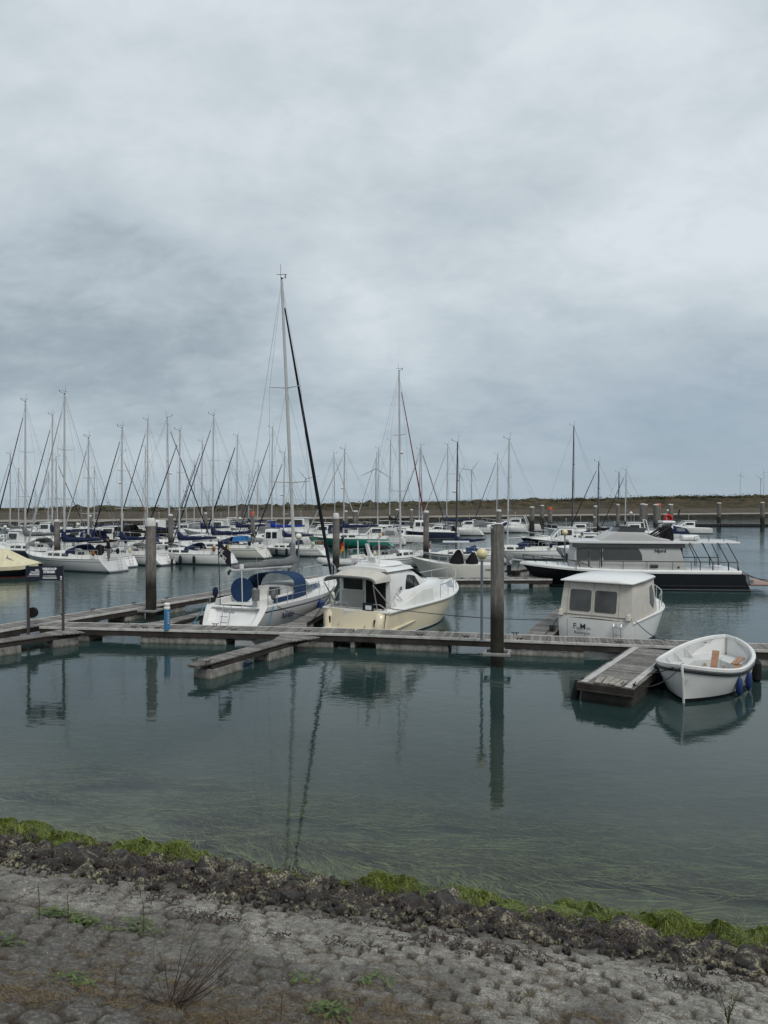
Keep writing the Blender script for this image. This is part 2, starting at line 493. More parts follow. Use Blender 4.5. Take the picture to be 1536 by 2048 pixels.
# --- water: a clear-to-murky skin over a real bed
def water_material():
    m = bpy.data.materials.new('harbour_water')
    m.use_nodes = True
    t = m.node_tree
    t.nodes.clear()
    out = N(t, 'ShaderNodeOutputMaterial')
    geo = N(t, 'ShaderNodeNewGeometry')
    # ripples
    def rip(scale, sx, sy, detail, rot):
        mp = N(t, 'ShaderNodeMapping')
        mp.inputs['Scale'].default_value = (sx, sy, 1)
        mp.inputs['Rotation'].default_value = (0, 0, rot)
        t.links.new(geo.outputs['Position'], mp.inputs[0])
        n = N(t, 'ShaderNodeTexNoise', i_Scale=scale, i_Detail=detail, i_Roughness=0.55, i_Distortion=0.3)
        t.links.new(mp.outputs[0], n.inputs['Vector'])
        return n.outputs['Fac']
    r1 = rip(0.55, 0.6, 1.3, 3, 0.25)
    r2 = rip(3.4, 0.6, 1.2, 3, -0.15)
    r3 = rip(11.0, 0.7, 1.1, 2, 0.4)
    # ruffled and calm patches of wind; the lee by the dike is calmer
    cat = rip(0.045, 0.7, 1.4, 3, 0.3)
    catf = ramp(t, cat, [(0.38, (0.35, 0.35, 0.35)), (0.65, (1, 1, 1))], 'LINEAR')
    dot = N(t, 'ShaderNodeVectorMath', operation='DOT_PRODUCT')
    sub = N(t, 'ShaderNodeVectorMath', operation='SUBTRACT')
    t.links.new(geo.outputs['Position'], sub.inputs[0]); sub.inputs[1].default_value = SH_P
    t.links.new(sub.outputs[0], dot.inputs[0]); dot.inputs[1].default_value = -SH_N
    off = dot.outputs['Value']                          # metres out from the waterline
    lee = N(t, 'ShaderNodeMapRange', n_1=1.0, n_2=30.0, n_3=0.16, n_4=1.0)
    t.links.new(off, lee.inputs[0])
    amp = math_node(t, 'MULTIPLY', catf, lee.outputs[0])
    h = math_node(t, 'ADD', math_node(t, 'MULTIPLY', r1, 0.05), math_node(t, 'ADD', math_node(t, 'MULTIPLY', r2, 0.020), math_node(t, 'MULTIPLY', r3, 0.0035)))
    h = math_node(t, 'MULTIPLY', h, amp)
    bp = N(t, 'ShaderNodeBump', i_Strength=1.0, i_Distance=1.0)
    t.links.new(h, bp.inputs['Height'])
    fr = N(t, 'ShaderNodeFresnel', i_IOR=1.33)
    t.links.new(bp.outputs[0], fr.inputs['Normal'])
    gl = N(t, 'ShaderNodeBsdfGlossy', i_Roughness=0.035)
    gl.inputs['Color'].default_value = (0.93, 0.95, 0.96, 1)
    t.links.new(bp.outputs[0], gl.inputs['Normal'])
    df = N(t, 'ShaderNodeBsdfDiffuse')
    df.inputs['Color'].default_value = (0.026, 0.052, 0.050, 1)
    tr = N(t, 'ShaderNodeBsdfTransparent')
    tr.inputs['Color'].default_value = (0.80, 0.88, 0.82, 1)
    # opacity from the depth of the column of murky water: the bed falls 0.20 m per metre out
    dep = math_node(t, 'MULTIPLY', math_node(t, 'MAXIMUM', off, 0.0), 0.20)
    op = math_node(t, 'SUBTRACT', 1.0, math_node(t, 'EXPONENT', math_node(t, 'MULTIPLY', dep, -0.55)))
    body = N(t, 'ShaderNodeMixShader')
    t.links.new(op, body.inputs[0]); t.links.new(tr.outputs[0], body.inputs[1]); t.links.new(df.outputs[0], body.inputs[2])
    mx = N(t, 'ShaderNodeMixShader')
    t.links.new(fr.outputs[0], mx.inputs[0]); t.links.new(body.outputs[0], mx.inputs[1]); t.links.new(gl.outputs[0], mx.inputs[2])
    t.links.new(mx.outputs[0], out.inputs['Surface'])
    return m
wb = MB()
a_, b_ = shore(-2600, 0.6, 0), shore(2600, 0.6, 0)
wb.add([a_, b_, b_ - SH_N * 5000, a_ - SH_N * 5000], [(0, 1, 2, 3)])
setting(wb.build('water', water_material(), smooth=0))

# --- bed below the water with drifting weed
def bed_material():
    m = bpy.data.materials.new('weedy_bed'); m.use_nodes = True
    t = m.node_tree; b = t.nodes['Principled BSDF']
    geo = N(t, 'ShaderNodeNewGeometry')
    def nz(scale, sx, sy, rot, det=6, dist=1.2):
        mp = N(t, 'ShaderNodeMapping'); mp.inputs['Scale'].default_value = (sx, sy, 1); mp.inputs['Rotation'].default_value = (0, 0, rot)
        t.links.new(geo.outputs['Position'], mp.inputs[0])
        n = N(t, 'ShaderNodeTexNoise', i_Scale=scale, i_Detail=det, i_Roughness=0.62, i_Distortion=dist)
        t.links.new(mp.outputs[0], n.inputs['Vector'])
        return n.outputs['Fac']
    a = nz(0.9, 0.7, 1.0, 0.4, 7, 1.8)
    f = nz(9.0, 0.20, 1.0, 0.55, 6, 2.2)
    col = ramp(t, a, [(0.30, (0.065, 0.06, 0.053)), (0.45, (0.175, 0.175, 0.125)), (0.54, (0.09, 0.086, 0.074)), (0.62, (0.16, 0.17, 0.105)), (0.74, (0.26, 0.275, 0.15))], 'LINEAR')
    col2 = ramp(t, f, [(0.36, (0.40, 0.40, 0.42)), (0.50, (0.90, 0.90, 0.88)), (0.64, (1.75, 1.75, 1.55))], 'LINEAR')
    col = mix_col(t, 0.75, col, col2, 'MULTIPLY')
    t.links.new(col, b.inputs['Base Color']); b.inputs['Roughness'].default_value = 0.9
    return m
u = np.linspace(-60, 60, 240); d = np.concatenate([np.linspace(1.0, -9, 70), np.linspace(-12, -400, 12)])
UU, DD = np.meshgrid(u, d)
ZZ = np.where(DD > 0, SLOPE * DD, np.maximum(0.20 * DD, -3.2)) - 0.06 + 0.10 * (fbm(UU * 1.3, DD * 2.1, 5) - 0.5) * np.exp(-np.abs(DD) / 9)
setting(grid_mesh('seabed', SH_P.x + SH_U.x * UU + SH_N.x * DD, SH_P.y + SH_U.y * UU + SH_N.y * DD, ZZ, [bed_material()]))

# --- the dike's paved slope: worn concrete blocks laid in rows along the shore
def slope_height(U, Dd, fine=True):
    rowh, blk = 0.235, 0.265
    wob = (vnoise(U * 0.55, Dd * 0.55, 3) - 0.5) * 0.14
    r = (Dd + wob) / rowh
    ri = np.floor(r)
    rf = r - ri
    cu = (U + (vnoise(U * 0.7, Dd * 0.7, 9) - 0.5) * 0.10) / blk + 0.5 * np.mod(ri, 2) + hash2(ri, ri * 0 + 4, 2) * 0.16
    ci = np.floor(cu)
    cf = cu - ci
    ex = np.minimum(cf, 1 - cf) * blk
    ey = np.minimum(rf, 1 - rf) * rowh
    op = np.clip((vnoise(U * 3.1, Dd * 3.1, 24) - 0.50) * 3.4, 0, 1)
    gapx = 0.012 + 0.026 * op * vnoise(U * 5.1, Dd * 5.1, 21) + 0.004 * vnoise(U * 21, Dd * 21, 23)
    gapy = 0.015 + 0.028 * op * vnoise(U * 4.7, Dd * 5.5, 22) + 0.004 * vnoise(U * 19, Dd * 19, 25)
    e = np.minimum(ex / gapx, ey / gapy)
    joint = np.clip(1.6 - e * 0.95, 0, 1)                         # 1 in the middle of a joint
    depth = np.clip((fbm(U * 1.6, Dd * 1.6, 31, 3) - 0.36) * 4.0, 0.12, 1.0)   # joints filled in places, open in others
    corner = np.exp(-((ex / 0.042) ** 2 + (ey / 0.036) ** 2) * 0.6) * np.clip((hash2(ci + (cf > 0.5), ri + (rf > 0.5), 41) - 0.30) * 3.0, 0, 1)
    pil = np.sqrt(np.clip(ex / 0.032, 0, 1) * np.clip(ey / 0.032, 0, 1))
    h = 0.011 * pil
    h += (hash2(ci, ri, 6) - 0.5) * 0.026 + ((hash2(ci, ri, 7) - 0.5) * 0.035 - 0.016) * (rf - 0.5) + (hash2(ci, ri, 8) - 0.5) * 0.03 * (cf - 0.5)
    h -= 0.070 * joint * depth * (0.45 + 0.55 * op) + 0.085 * corner
    h += (fbm(U * 0.8, Dd * 0.8, 50) - 0.5) * 0.06
    crack = Dd - band(U) - 0.42 - 0.10 * (vnoise(U * 1.9, U * 0 + 1, 28) - 0.5)
    h -= 0.07 * np.exp(-(crack / 0.022) ** 2) * np.clip((vnoise(U * 0.9, U * 0 + 7, 29) - 0.35) * 5, 0, 1)
    if fine:
        h += (fbm(U * 9, Dd * 9, 60, 4, 0.6) - 0.5) * 0.013
        h += (fbm(U * 34, Dd * 34, 65, 3, 0.6) - 0.5) * 0.008
        h -= 0.03 * np.clip((vnoise(U * 13, Dd * 13, 71) - 0.80) * 5, 0, 1)
    soil = np.clip(joint * 1.15 * (0.35 + depth) + corner, 0, 1) * np.clip((fbm(U * 2.2, Dd * 2.2, 77) - 0.30) * 6, 0, 1)
    # moss and dead grass spread over the blocks higher up the slope
    up = np.clip((Dd - 4.2 - 0.22 * U) / 1.6, 0, 1)
    moss = np.clip((fbm(U * 2.6, Dd * 3.4, 81, 6, 0.62) - 0.54) * 11, 0, 1) * up * 0.8
    return h, np.maximum(soil * (0.4 + 0.6 * up), moss), np.clip(np.clip(joint * 1.5 - 0.3, 0, 1) * (0.30 + 0.70 * depth) * (0.62 + 0.38 * op) + np.clip(corner * 1.6 - 0.3, 0, 1), 0, 1) * 0.85
def ground_height(U, Dd, fine=True):
    h, soil, joint = slope_height(U, Dd, fine)
    bw = band(U) + (vnoise(U * 1.4, U * 0 + 2.0, 15) - 0.5) * 0.35
    k = np.clip((Dd - bw) / 0.22 + 0.5, 0, 1)
    k = k * k * (3 - 2 * k)
    rough = (fbm(U * 4, Dd * 4, 90, 4) - 0.5) * 0.20 + 0.0
    z = SLOPE * Dd + h * k + rough * (1 - k)
    return z, soil * k, k, joint * k
def slope_material():
    m = bpy.data.materials.new('worn_concrete_blocks'); m.use_nodes = True
    t = m.node_tree; b = t.nodes['Principled BSDF']
    geo = N(t, 'ShaderNodeNewGeometry')
    def nz(scale, det=6, rough=0.6, dist=0.0):
        n = N(t, 'ShaderNodeTexNoise', i_Scale=scale, i_Detail=det, i_Roughness=rough, i_Distortion=dist)
        t.links.new(geo.outputs['Position'], n.inputs['Vector'])
        return n.outputs['Fac']
    base = ramp(t, nz(2.2, 8), [(0.30, (0.17, 0.16, 0.142)), (0.5, (0.255, 0.242, 0.216)), (0.72, (0.345, 0.33, 0.298))], 'LINEAR')
    grit = ramp(t, nz(85, 3, 0.7), [(0.38, (0.22, 0.22, 0.22)), (0.50, (0.95, 0.95, 0.95)), (0.63, (2.1, 2.05, 1.95))], 'LINEAR')
    base = mix_col(t, 0.55, base, grit, 'MULTIPLY')
    med = ramp(t, nz(16, 6, 0.7, 0.6), [(0.36, (0.36, 0.36, 0.36)), (0.54, (1.0, 1.0, 1.0)), (0.70, (1.35, 1.33, 1.29))], 'LINEAR')
    base = mix_col(t, 0.8, base, med, 'MULTIPLY')
    # grey lichen film, thicker up the slope
    at0 = N(t, 'ShaderNodeAttribute', attribute_name='film')
    base = mix_col(t, at0.outputs['Fac'], base, ramp(t, nz(30, 6, 0.75), [(0.36, (0.045, 0.042, 0.038)), (0.52, (0.105, 0.098, 0.09)), (0.68, (0.24, 0.225, 0.205))], 'LINEAR'))
    # white shell flecks
    vo = N(t, 'ShaderNodeTexVoronoi', i_Scale=16.0)
    t.links.new(geo.outputs['Position'], vo.inputs['Vector'])
    fl = math_node(t, 'LESS_THAN', vo.outputs['Distance'], 0.10)
    fl = math_node(t, 'MULTIPLY', fl, math_node(t, 'GREATER_THAN', nz(3.1), 0.56))
    base = mix_col(t, math_node(t, 'MULTIPLY', fl, 0.8), base, (0.5, 0.48, 0.44))
    att = N(t, 'ShaderNodeAttribute', attribute_name='soil')
    sc = ramp(t, nz(24, 6, 0.7), [(0.35, (0.022, 0.018, 0.013)), (0.52, (0.075, 0.055, 0.036)), (0.66, (0.10, 0.092, 0.04))], 'LINEAR')
    f = math_node(t, 'MULTIPLY', att.outputs['Fac'], ramp(t, nz(14, 5, 0.7), [(0.34, (0.3,) * 3), (0.58, (1,) * 3)], 'LINEAR'))
    base = mix_col(t, f, base, sc)
    at3 = N(t, 'ShaderNodeAttribute', attribute_name='joint')
    base = mix_col(t, at3.outputs['Fac'], base, ramp(t, nz(40, 4, 0.7), [(0.35, (0.016, 0.013, 0.010)), (0.65, (0.060, 0.048, 0.036))], 'LINEAR'))
    # tide-stained strip next to the rubble, dark stone below it
    at2 = N(t, 'ShaderNodeAttribute', attribute_name='wet')
    base = mix_col(t, at2.outputs['Fac'], base, ramp(t, nz(7, 6, 0.7), [(0.35, (0.016, 0.014, 0.013)), (0.6, (0.052, 0.047, 0.041))], 'LINEAR'))
    t.links.new(base, b.inputs['Base Color'])
    b.inputs['Roughness'].default_value = 0.88
    b.inputs['Specular IOR Level'].default_value = 0.15
    bp = N(t, 'ShaderNodeBump', i_Strength=0.8, i_Distance=0.012)
    t.links.new(math_node(t, 'ADD', nz(55, 4, 0.7), math_node(t, 'MULTIPLY', nz(160, 2, 0.7), 0.4)), bp.inputs['Height'])
    t.links.new(bp.outputs[0], b.inputs['Normal'])
    return m
SLOPE_MAT = slope_material()
def slope_grid(name, u0, u1, du, d0, d1, dd, fine):
    U, Dd = np.meshgrid(np.arange(u0, u1 + du / 2, du), np.arange(d0, d1 + dd / 2, dd))
    Z, soil, k, joint = ground_height(U, Dd, fine)
    bw = band(U)
    strip = np.clip(1 - (Dd - bw - 0.05) / (0.40 + 0.5 * fbm(U * 1.1, Dd * 1.1, 33)), 0, 1) * np.clip((fbm(U * 3, Dd * 3, 35) - 0.2) * 3, 0, 1) * 0.72
    wet = np.maximum(1 - k, strip)
    X = SH_P.x + SH_U.x * U + SH_N.x * Dd
    Y = SH_P.y + SH_U.y * U + SH_N.y * Dd
    film = np.clip((Dd - 3.0 - 0.2 * U) / 1.8 + (fbm(U * 1.8, Dd * 1.8, 91, 5) - 0.5) * 2.6 - 0.05, 0, 1) * 0.85
    return setting(grid_mesh(name, X, Y, Z, [SLOPE_MAT], attrs={'soil': soil, 'wet': wet, 'film': film, 'joint': joint}))
slope_grid('ground', -7.6, 7.6, 0.0145, -0.5, 7.0, 0.0145, True)
sl = MB()
for (ua, ub, da, db) in ((-120, -7.6, -0.5, 11.5), (7.6, 120, -0.5, 11.5), (-7.6, 7.6, 7.0, 11.5)):
    sl.add([shore(ua, da, SLOPE * da), shore(ub, da, SLOPE * da), shore(ub, db, SLOPE * db), shore(ua, db, SLOPE * db)], [(0, 1, 2, 3)])
top = SLOPE * 11.5
sl.add([shore(-120, 11.5, top), shore(120, 11.5, top), shore(120, 60, top), shore(-120, 60, top)], [(0, 1, 2, 3)])
setting(sl.build('dike_embankment', M('dike_concrete_and_grass', (0.16, 0.15, 0.13), 0.9, var=0.25, vscale=1.5, bump=0.5, bscale=12), smooth=0))

# --- far bank: rock foot, pale path, bare slope, dune grass
FAR = [(-330, 60), (-140, 112), (-50, 136), (-14, 151), (40, 176), (95, 196), (190, 226), (420, 280)]
CREST = [(-330, 3.6), (-50, 2.75), (-14, 3.35), (20, 4.1), (50, 4.7), (95, 5.6), (150, 6.1), (420, 6.4)]
def far_bank():
    xs = np.arange(-330, 420, 0.75)
    ys = np.interp(xs, [p[0] for p in FAR], [p[1] for p in FAR])
    zc = np.interp(xs, [p[0] for p in CREST], [p[1] for p in CREST])
    prof = [(-3, -1.0), (0, -0.1), (0.5, 0.25), (1.2, 0.55), (2.0, 0.85), (2.3, 0.95), (5.6, 1.25), (6.0, 1.20), (8.0, 1.25), (9.0, 1.5), (11.5, 1.95), (14, 2.25), (15.5, 2.3)]
    mats = [M('far_dark_rocks', (0.022, 0.021, 0.016), 0.95, var=0.6, vscale=0.9, bump=1.0, bscale=3),
            M('far_pale_path', (0.24, 0.215, 0.185), 0.95, var=0.15, vscale=0.3),
            M('far_bare_slope', (0.075, 0.063, 0.048), 0.95, var=0.2, vscale=0.25),
            M('far_dune_grass', (0.062, 0.048, 0.027), 0.95, var=0.5, vscale=0.28, bump=1.0, bscale=1.5, stain=((0.016, 0.019, 0.010), 0.3, 0.48, 0.85))]
    rows, midx = [], []
    for k, (o, z) in enumerate(prof):
        rows.append((o, None, z)); midx.append(0 if o < 2.2 else 1 if o < 5.5 else 0 if o < 6.5 else 2 if o < 15 else 3)
    nd = 26
    for k in range(1, nd + 1):
        rows.append((15.5 + k * 1.6, k / nd, None)); midx.append(3)
    X, Y, Z = [], [], []
    for o, kk, z in rows:
        jit = (fbm(xs * 0.8, xs * 0 + o, 5) - 0.5)
        yy = ys + o
        if z is not None:
            zz = z + jit * (0.35 if o < 2.2 and z > 0 else 0.10)
        else:
            s = min(1, kk / 0.62)
            s = s * s * (3 - 2 * s)
            zz = 2.3 + (zc - 2.3) * s - (0.9 * (kk - 0.62) if kk > 0.62 else 0)
            amp = (0.25 + 0.75 * s) * 1.35
            bushy = np.clip((fbm(xs * 0.07 + 3, yy * 0.07, 44, 3) - 0.47) * 5, 0, 1)
            zz = zz + amp * ((fbm(xs * 0.05, yy * 0.05, 12) - 0.5) * 0.9 + (fbm(xs * 0.5, yy * 0.5, 17, 4, 0.65) - 0.45) * (0.45 + 1.7 * bushy))
        X.append(xs); Y.append(yy); Z.append(zz)
    X, Y, Z = np.array(X), np.array(Y), np.array(Z)
    mi = np.repeat(np.array(midx[:-1])[:, None], X.shape[1] - 1, 1)
    setting(grid_mesh('far_dike', X, Y, Z, mats, mi))
    return xs, ys, zc
far_bank()
# scattered dune shrubs along the crest
def far_shrubs():
    mb = MB()
    r = random.Random(5)
    for i in range(520):
        x = r.uniform(-75, 120)
        if r.random() < 0.35:
            x = r.choice([-72, -60, -48, -20, -11, 52, 58, 80, 92, 98, 104]) + r.gauss(0, 3.0)
        y = float(np.interp(x, [p[0] for p in FAR], [p[1] for p in FAR])) + r.uniform(22, 46)
        zc = float(np.interp(x, [p[0] for p in CREST], [p[1] for p in CREST]))
        h = r.uniform(0.3, 1.0)
        for k in range(26):
            c = Vector((x + r.gauss(0, h * 0.7), y + r.gauss(0, h * 0.7), zc - 0.45 + abs(r.gauss(0.25, 0.5)) * h))
            s = r.uniform(0.08, 0.22)
            a = Vector((r.uniform(-1, 1), r.uniform(-1, 1), r.uniform(-1, 1))).normalized() * s
            bb = Vector((r.uniform(-1, 1), r.uniform(-1, 1), r.uniform(-1, 1))).normalized() * s
            mb.add([c - a, c + bb, c + a, c - bb], [(0, 1, 2, 3)])
    stuff(mb.build('dune_shrubs', M('dune_shrub_leaves', (0.05, 0.055, 0.025), 0.9, var=0.4, vscale=0.6), smooth=0, recalc=False), 'low brown green scrub along the crest of the far dike', 'scrub')
far_shrubs()

# --- wind turbines far beyond the dike
TURB = M('turbine_grey', (0.42, 0.46, 0.50), 0.6, var=0.03)
def turbine(px, py, D, rot, label, R):
    hub = zpx(py, D)
    p = at(px, D)
    t = thing('wind_turbine', label, 'wind turbine', (p.x, p.y, 0), 0, 'wind turbines beyond the far dike')
    mb = MB(); mb.tube([(0, 0, 0), (0, 0, hub)], [R * 0.055, R * 0.03], 10); mb.build('tower', TURB, t)
    mb = MB(); mb.box((0, 0, hub + R * 0.02), (R * 0.07, R * 0.2, R * 0.08)); mb.build('nacelle', TURB, t)
    for k in range(3):
        a = rot + k * 2 * PI / 3
        v = Vector((math.sin(a), 0, math.cos(a)))
        mb = MB(); mb.tube([Vector((0, -R * 0.12, hub)), Vector((0, -R * 0.12, hub)) + v * R * 0.25, Vector((0, -R * 0.12, hub)) + v * R], [R * 0.022, R * 0.034, R * 0.008], 6)
        mb.build('blade', TURB, t)
turbine(752, 937, 1300, 0.05, 'grey wind turbine beyond the dike left of the tall red-sailed mast', 31)
turbine(612, 957, 1500, -0.7, 'pale wind turbine just right of the foremost tall mast', 28)
turbine(943, 940, 1500, 0.65, 'wind turbine beyond the dike right of the dark brown mast, nearer of two', 26)
turbine(919, 948, 1700, 0.55, 'wind turbine half hidden directly behind the dark brown mast', 25)
turbine(417, 984, 1800, 0.9, 'small distant wind turbine low between masts on the left', 18)
turbine(1480, 950, 1800, 0.2, 'distant wind turbine over the right dunes, leftmost of three', 14)
turbine(1521, 958, 1800, -1.0, 'distant wind turbine over the right dunes, lowest of three', 19)
turbine(1527, 944, 2100, -0.35, 'distant wind turbine at the right edge, tallest of three', 15)

# ================================================================== pontoons, piles, lamps, signs
BOARD = M('weathered_deck_boards', (0.168, 0.160, 0.150), 0.85, var=0.3, vscale=5, bump=0.5, bscale=30, island=0.35, stain=((0.28, 0.26, 0.235), 7, 0.55, 0.6))
RAILM = M('pale_edge_profile', (0.50, 0.49, 0.46), 0.6, 0.0, var=0.15, vscale=3, stain=((0.24, 0.22, 0.19), 5, 0.52, 0.7))
BEAMM = M('rusty_dark_beam', (0.040, 0.035, 0.032), 0.8, 0.0, var=0.35, vscale=3, stain=((0.085, 0.04, 0.026), 2.5, 0.56, 0.6))
def wet_foot_material(name, dry, wet, level, soft, rough=0.85, grain=False):
    m = bpy.data.materials.new(name); m.use_nodes = True
    t = m.node_tree; b = t.nodes['Principled BSDF']
    geo = N(t, 'ShaderNodeNewGeometry')
    tc = N(t, 'ShaderNodeTexCoord')
    mp = N(t, 'ShaderNodeMapping')
    mp.inputs['Scale'].default_value = (6, 6, 0.45) if grain else (2.2, 2.2, 1.0)
    t.links.new(tc.outputs['Object'], mp.inputs[0])
    n = N(t, 'ShaderNodeTexNoise', i_Scale=2.6, i_Detail=7.0, i_Roughness=0.65)
    t.links.new(mp.outputs[0], n.inputs['Vector'])
    n2 = N(t, 'ShaderNodeTexNoise', i_Scale=3.0, i_Detail=6.0, i_Roughness=0.6)
    t.links.new(tc.outputs['Object'], n2.inputs['Vector'])
    lo, hi = tuple(c * 0.45 for c in dry), tuple(c * 1.5 for c in dry)
    col = ramp(t, n.outputs['Fac'], [(0.30, lo), (0.5, dry), (0.72, hi)], 'LINEAR')
    col = mix_col(t, 0.5, col, ramp(t, n2.outputs['Fac'], [(0.35, (0.55,) * 3), (0.65, (1.4,) * 3)], 'LINEAR'), 'MULTIPLY')
    sp = N(t, 'ShaderNodeSeparateXYZ'); t.links.new(geo.outputs['Position'], sp.inputs[0])
    zz = math_node(t, 'ADD', sp.outputs[2], math_node(t, 'MULTIPLY', math_node(t, 'SUBTRACT', n.outputs['Fac'], 0.5), soft * 2.2))
    f = N(t, 'ShaderNodeMapRange', n_1=level - soft, n_2=level + soft, n_3=1.0, n_4=0.0)
    t.links.new(zz, f.inputs[0])
    wc = ramp(t, n2.outputs['Fac'], [(0.38, wet[0]), (0.62, wet[1])], 'LINEAR')
    col = mix_col(t, f.outputs[0], col, wc)
    t.links.new(col, b.inputs['Base Color'])
    b.inputs['Roughness'].default_value = rough
    bp = N(t, 'ShaderNodeBump', i_Strength=0.7, i_Distance=0.03)
    t.links.new(n.outputs['Fac'], bp.inputs['Height']); t.links.new(bp.outputs[0], b.inputs['Normal'])
    _mats[name] = m
    return m
CONC = wet_foot_material('float_concrete', (0.215, 0.205, 0.19), ((0.035, 0.033, 0.024), (0.075, 0.078, 0.03)), 0.02, 0.05)
PILEM = wet_foot_material('weathered_pile_timber', (0.155, 0.142, 0.128), ((0.008, 0.007, 0.006), (0.026, 0.023, 0.012)), 1.85, 0.35, grain=True)

def cleat(parent, x, y, z, rz=0.0, mat=BLACKM, s=1.0):
    mb = MB()
    for k in (-0.05, 0.05):
        mb.tube([(x + math.cos(rz) * k * s, y + math.sin(rz) * k * s, z), (x + math.cos(rz) * k * s, y + math.sin(rz) * k * s, z + 0.06 * s)], 0.014 * s, 6)
    mb.tube([(x - math.cos(rz) * 0.13 * s, y - math.sin(rz) * 0.13 * s, z + 0.075 * s), (x - math.cos(rz) * 0.06 * s, y - math.sin(rz) * 0.06 * s, z + 0.06 * s), (x + math.cos(rz) * 0.06 * s, y + math.sin(rz) * 0.06 * s, z + 0.06 * s), (x + math.cos(rz) * 0.13 * s, y + math.sin(rz) * 0.13 * s, z + 0.075 * s)], 0.015 * s, 6)
    return mb.build('cleat', mat, parent)

def pontoon(label, A, B, w, z=0.5, floats=(), cleats=(), name='pontoon', cat='pontoon', group=None, round_end=False, rail=True, beam_h=0.16, flm=None, fl_w=None, fl_z=-0.35, boards=True, flare=None):
    A, B = Vector((A[0], A[1], 0)), Vector((B[0], B[1], 0))
    mid = (A + B) / 2
    d = B - A
    L = d.length
    rz = math.atan2(d.y, d.x)
    t = thing(name, label, cat, mid, rz, group)
    mb = MB()
    if boards:
        bw = 0.135
        n = int(L / bw)
        bw = L / n
        for i in range(n):
            x = -L / 2 + (i + 0.5) * bw
            wid = w - (0.11 if rail else 0.0)
            if round_end and i > n - 5:
                wid *= math.sqrt(max(0.12, 1 - ((i - (n - 5)) / 5.2) ** 2))
            if flare and i < flare[0] / bw:
                wid += flare[1] * (1 - i * bw / flare[0])
            mb.box((x, 0, z - 0.017 + rnd.uniform(-0.002, 0.002)), (bw - 0.012, wid, 0.03))
        mb.box((0, 0, z - 0.07), (L - 0.04, w - 0.25, 0.05))
    else:
        mb.box((0, 0, z - 0.03), (L, w, 0.06))
    mb.build('deck', BOARD, t, smooth=0)
    Le = L - (0.5 if round_end else 0)
    off = -0.25 if round_end else 0
    for s in (-1, 1):
        if rail:
            mb = MB(); mb.box((off, s * (w / 2 - 0.026), z - 0.035), (Le, 0.052, 0.085)); mb.build('edge_rail', RAILM, t, smooth=0, bevel=0.008)
        mb = MB()
        mb.box((off, s * (w / 2 - 0.055), z - 0.085 - beam_h / 2), (Le - 0.01, 0.05, beam_h - 0.006))
        mb.box((off, s * (w / 2 - 0.03), z - 0.09 - beam_h), (Le - 0.01, 0.06, 0.02))
        mb.build('side_beam', BEAMM, t, smooth=0)
    fw = fl_w or w - 0.06
    for (a, b) in floats:
        mb = MB()
        xa, xb = lerp(-L / 2, L / 2, a), lerp(-L / 2, L / 2, b)
        zt = z - 0.09 - beam_h - 0.012
        mb.box(((xa + xb) / 2, 0, (zt + fl_z) / 2), (xb - xa, fw, zt - fl_z), taper=0.97)
        nn = max(1, int((xb - xa) / 0.9))
        for k in range(nn):                    # cast lifting notches
            for s in (-1, 1):
                mb.box((lerp(xa, xb, (k + 0.5) / nn), s * (fw / 2 * 0.985), zt - 0.06), (0.16, 0.02, 0.05))
        mb.build('float', flm or CONC, t, smooth=0, bevel=0.02)
    for (u, s) in cleats:
        cleat(t, lerp(-L / 2, L / 2, u), s * (w / 2 - 0.06), z + 0.006, 0)
    return t
def line_px(pts, z=0.5):
    return [P(a, b, z) for a, b in pts]
def offset_back(a, b, k):
    d = (b - a).normalized()
    n = Vector((-d.y, d.x, 0))
    if n.y < 0: n = -n
    return a + n * k, b + n * k
def px_frac(a, b, px):                          # where along a-b the pixel column px falls
    k = (px - 768) / FOC
    d = b - a
    return clamp((k * a.y - a.x) / (d.x - k * d.y))

WALK = 1.1
fa, fb = P(78, 1253.5, .5), P(700, 1268, .5)
fc = P(1345, 1293, .5); fc = fb + (fc - fb) * 1.75
a1, b1 = offset_back(fa, fb, WALK / 2)
a2, b2 = offset_back(fb, fc, WALK / 2)
fr = lambda a, b, l: [(px_frac(a, b, x0), px_frac(a, b, x1)) for x0, x1 in l]
pontoon('grey boarded walkway pontoon running across the harbour under the sign and the yacht sterns', a1, b1, WALK, floats=fr(a1, b1, [(165, 190), (290, 462), (595, 672)]), cleats=[(px_frac(a1, b1, q), s) for q, s in ((278, -1), (300, -1), (325, -1), (475, -1), (620, -1), (240, 1), (420, 1))], name='walkway_pontoon', group='boarded walkways')
pontoon('grey boarded walkway pontoon held by the thick pile beside the lamp post', a2, b2, WALK, floats=fr(a2, b2, [(703, 716), (757, 902), (1010, 1170), (1400, 1700)]), cleats=[(px_frac(a2, b2, q), s) for q, s in ((845, -1), (935, -1), (1040, -1), (1236, -1), (1030, 1), (880, 1))], name='walkway_pontoon', group='boarded walkways')
# walkway leading back on the left
wa, wb_ = P(0, 1261, .5), P(664, 1153, .5)
wd = (wb_ - wa).normalized(); wn = Vector((-wd.y, wd.x, 0))
wa = wa - wd * 3.2
WB = 1.15
pontoon('boarded walkway pontoon leading back past the left pile behind the blue topped yacht', wa + wn * WB / 2, wb_ + wn * WB / 2, WB, floats=fr(wa, wb_, [(0, 40), (152, 200), (250, 290), (335, 372), (450, 500), (560, 610)]), cleats=[(0.27, 1), (0.33, 1), (0.42, 1), (0.5, 1), (0.58, -1), (0.7, 1), (0.45, -1)], name='walkway_pontoon', group='boarded walkways')
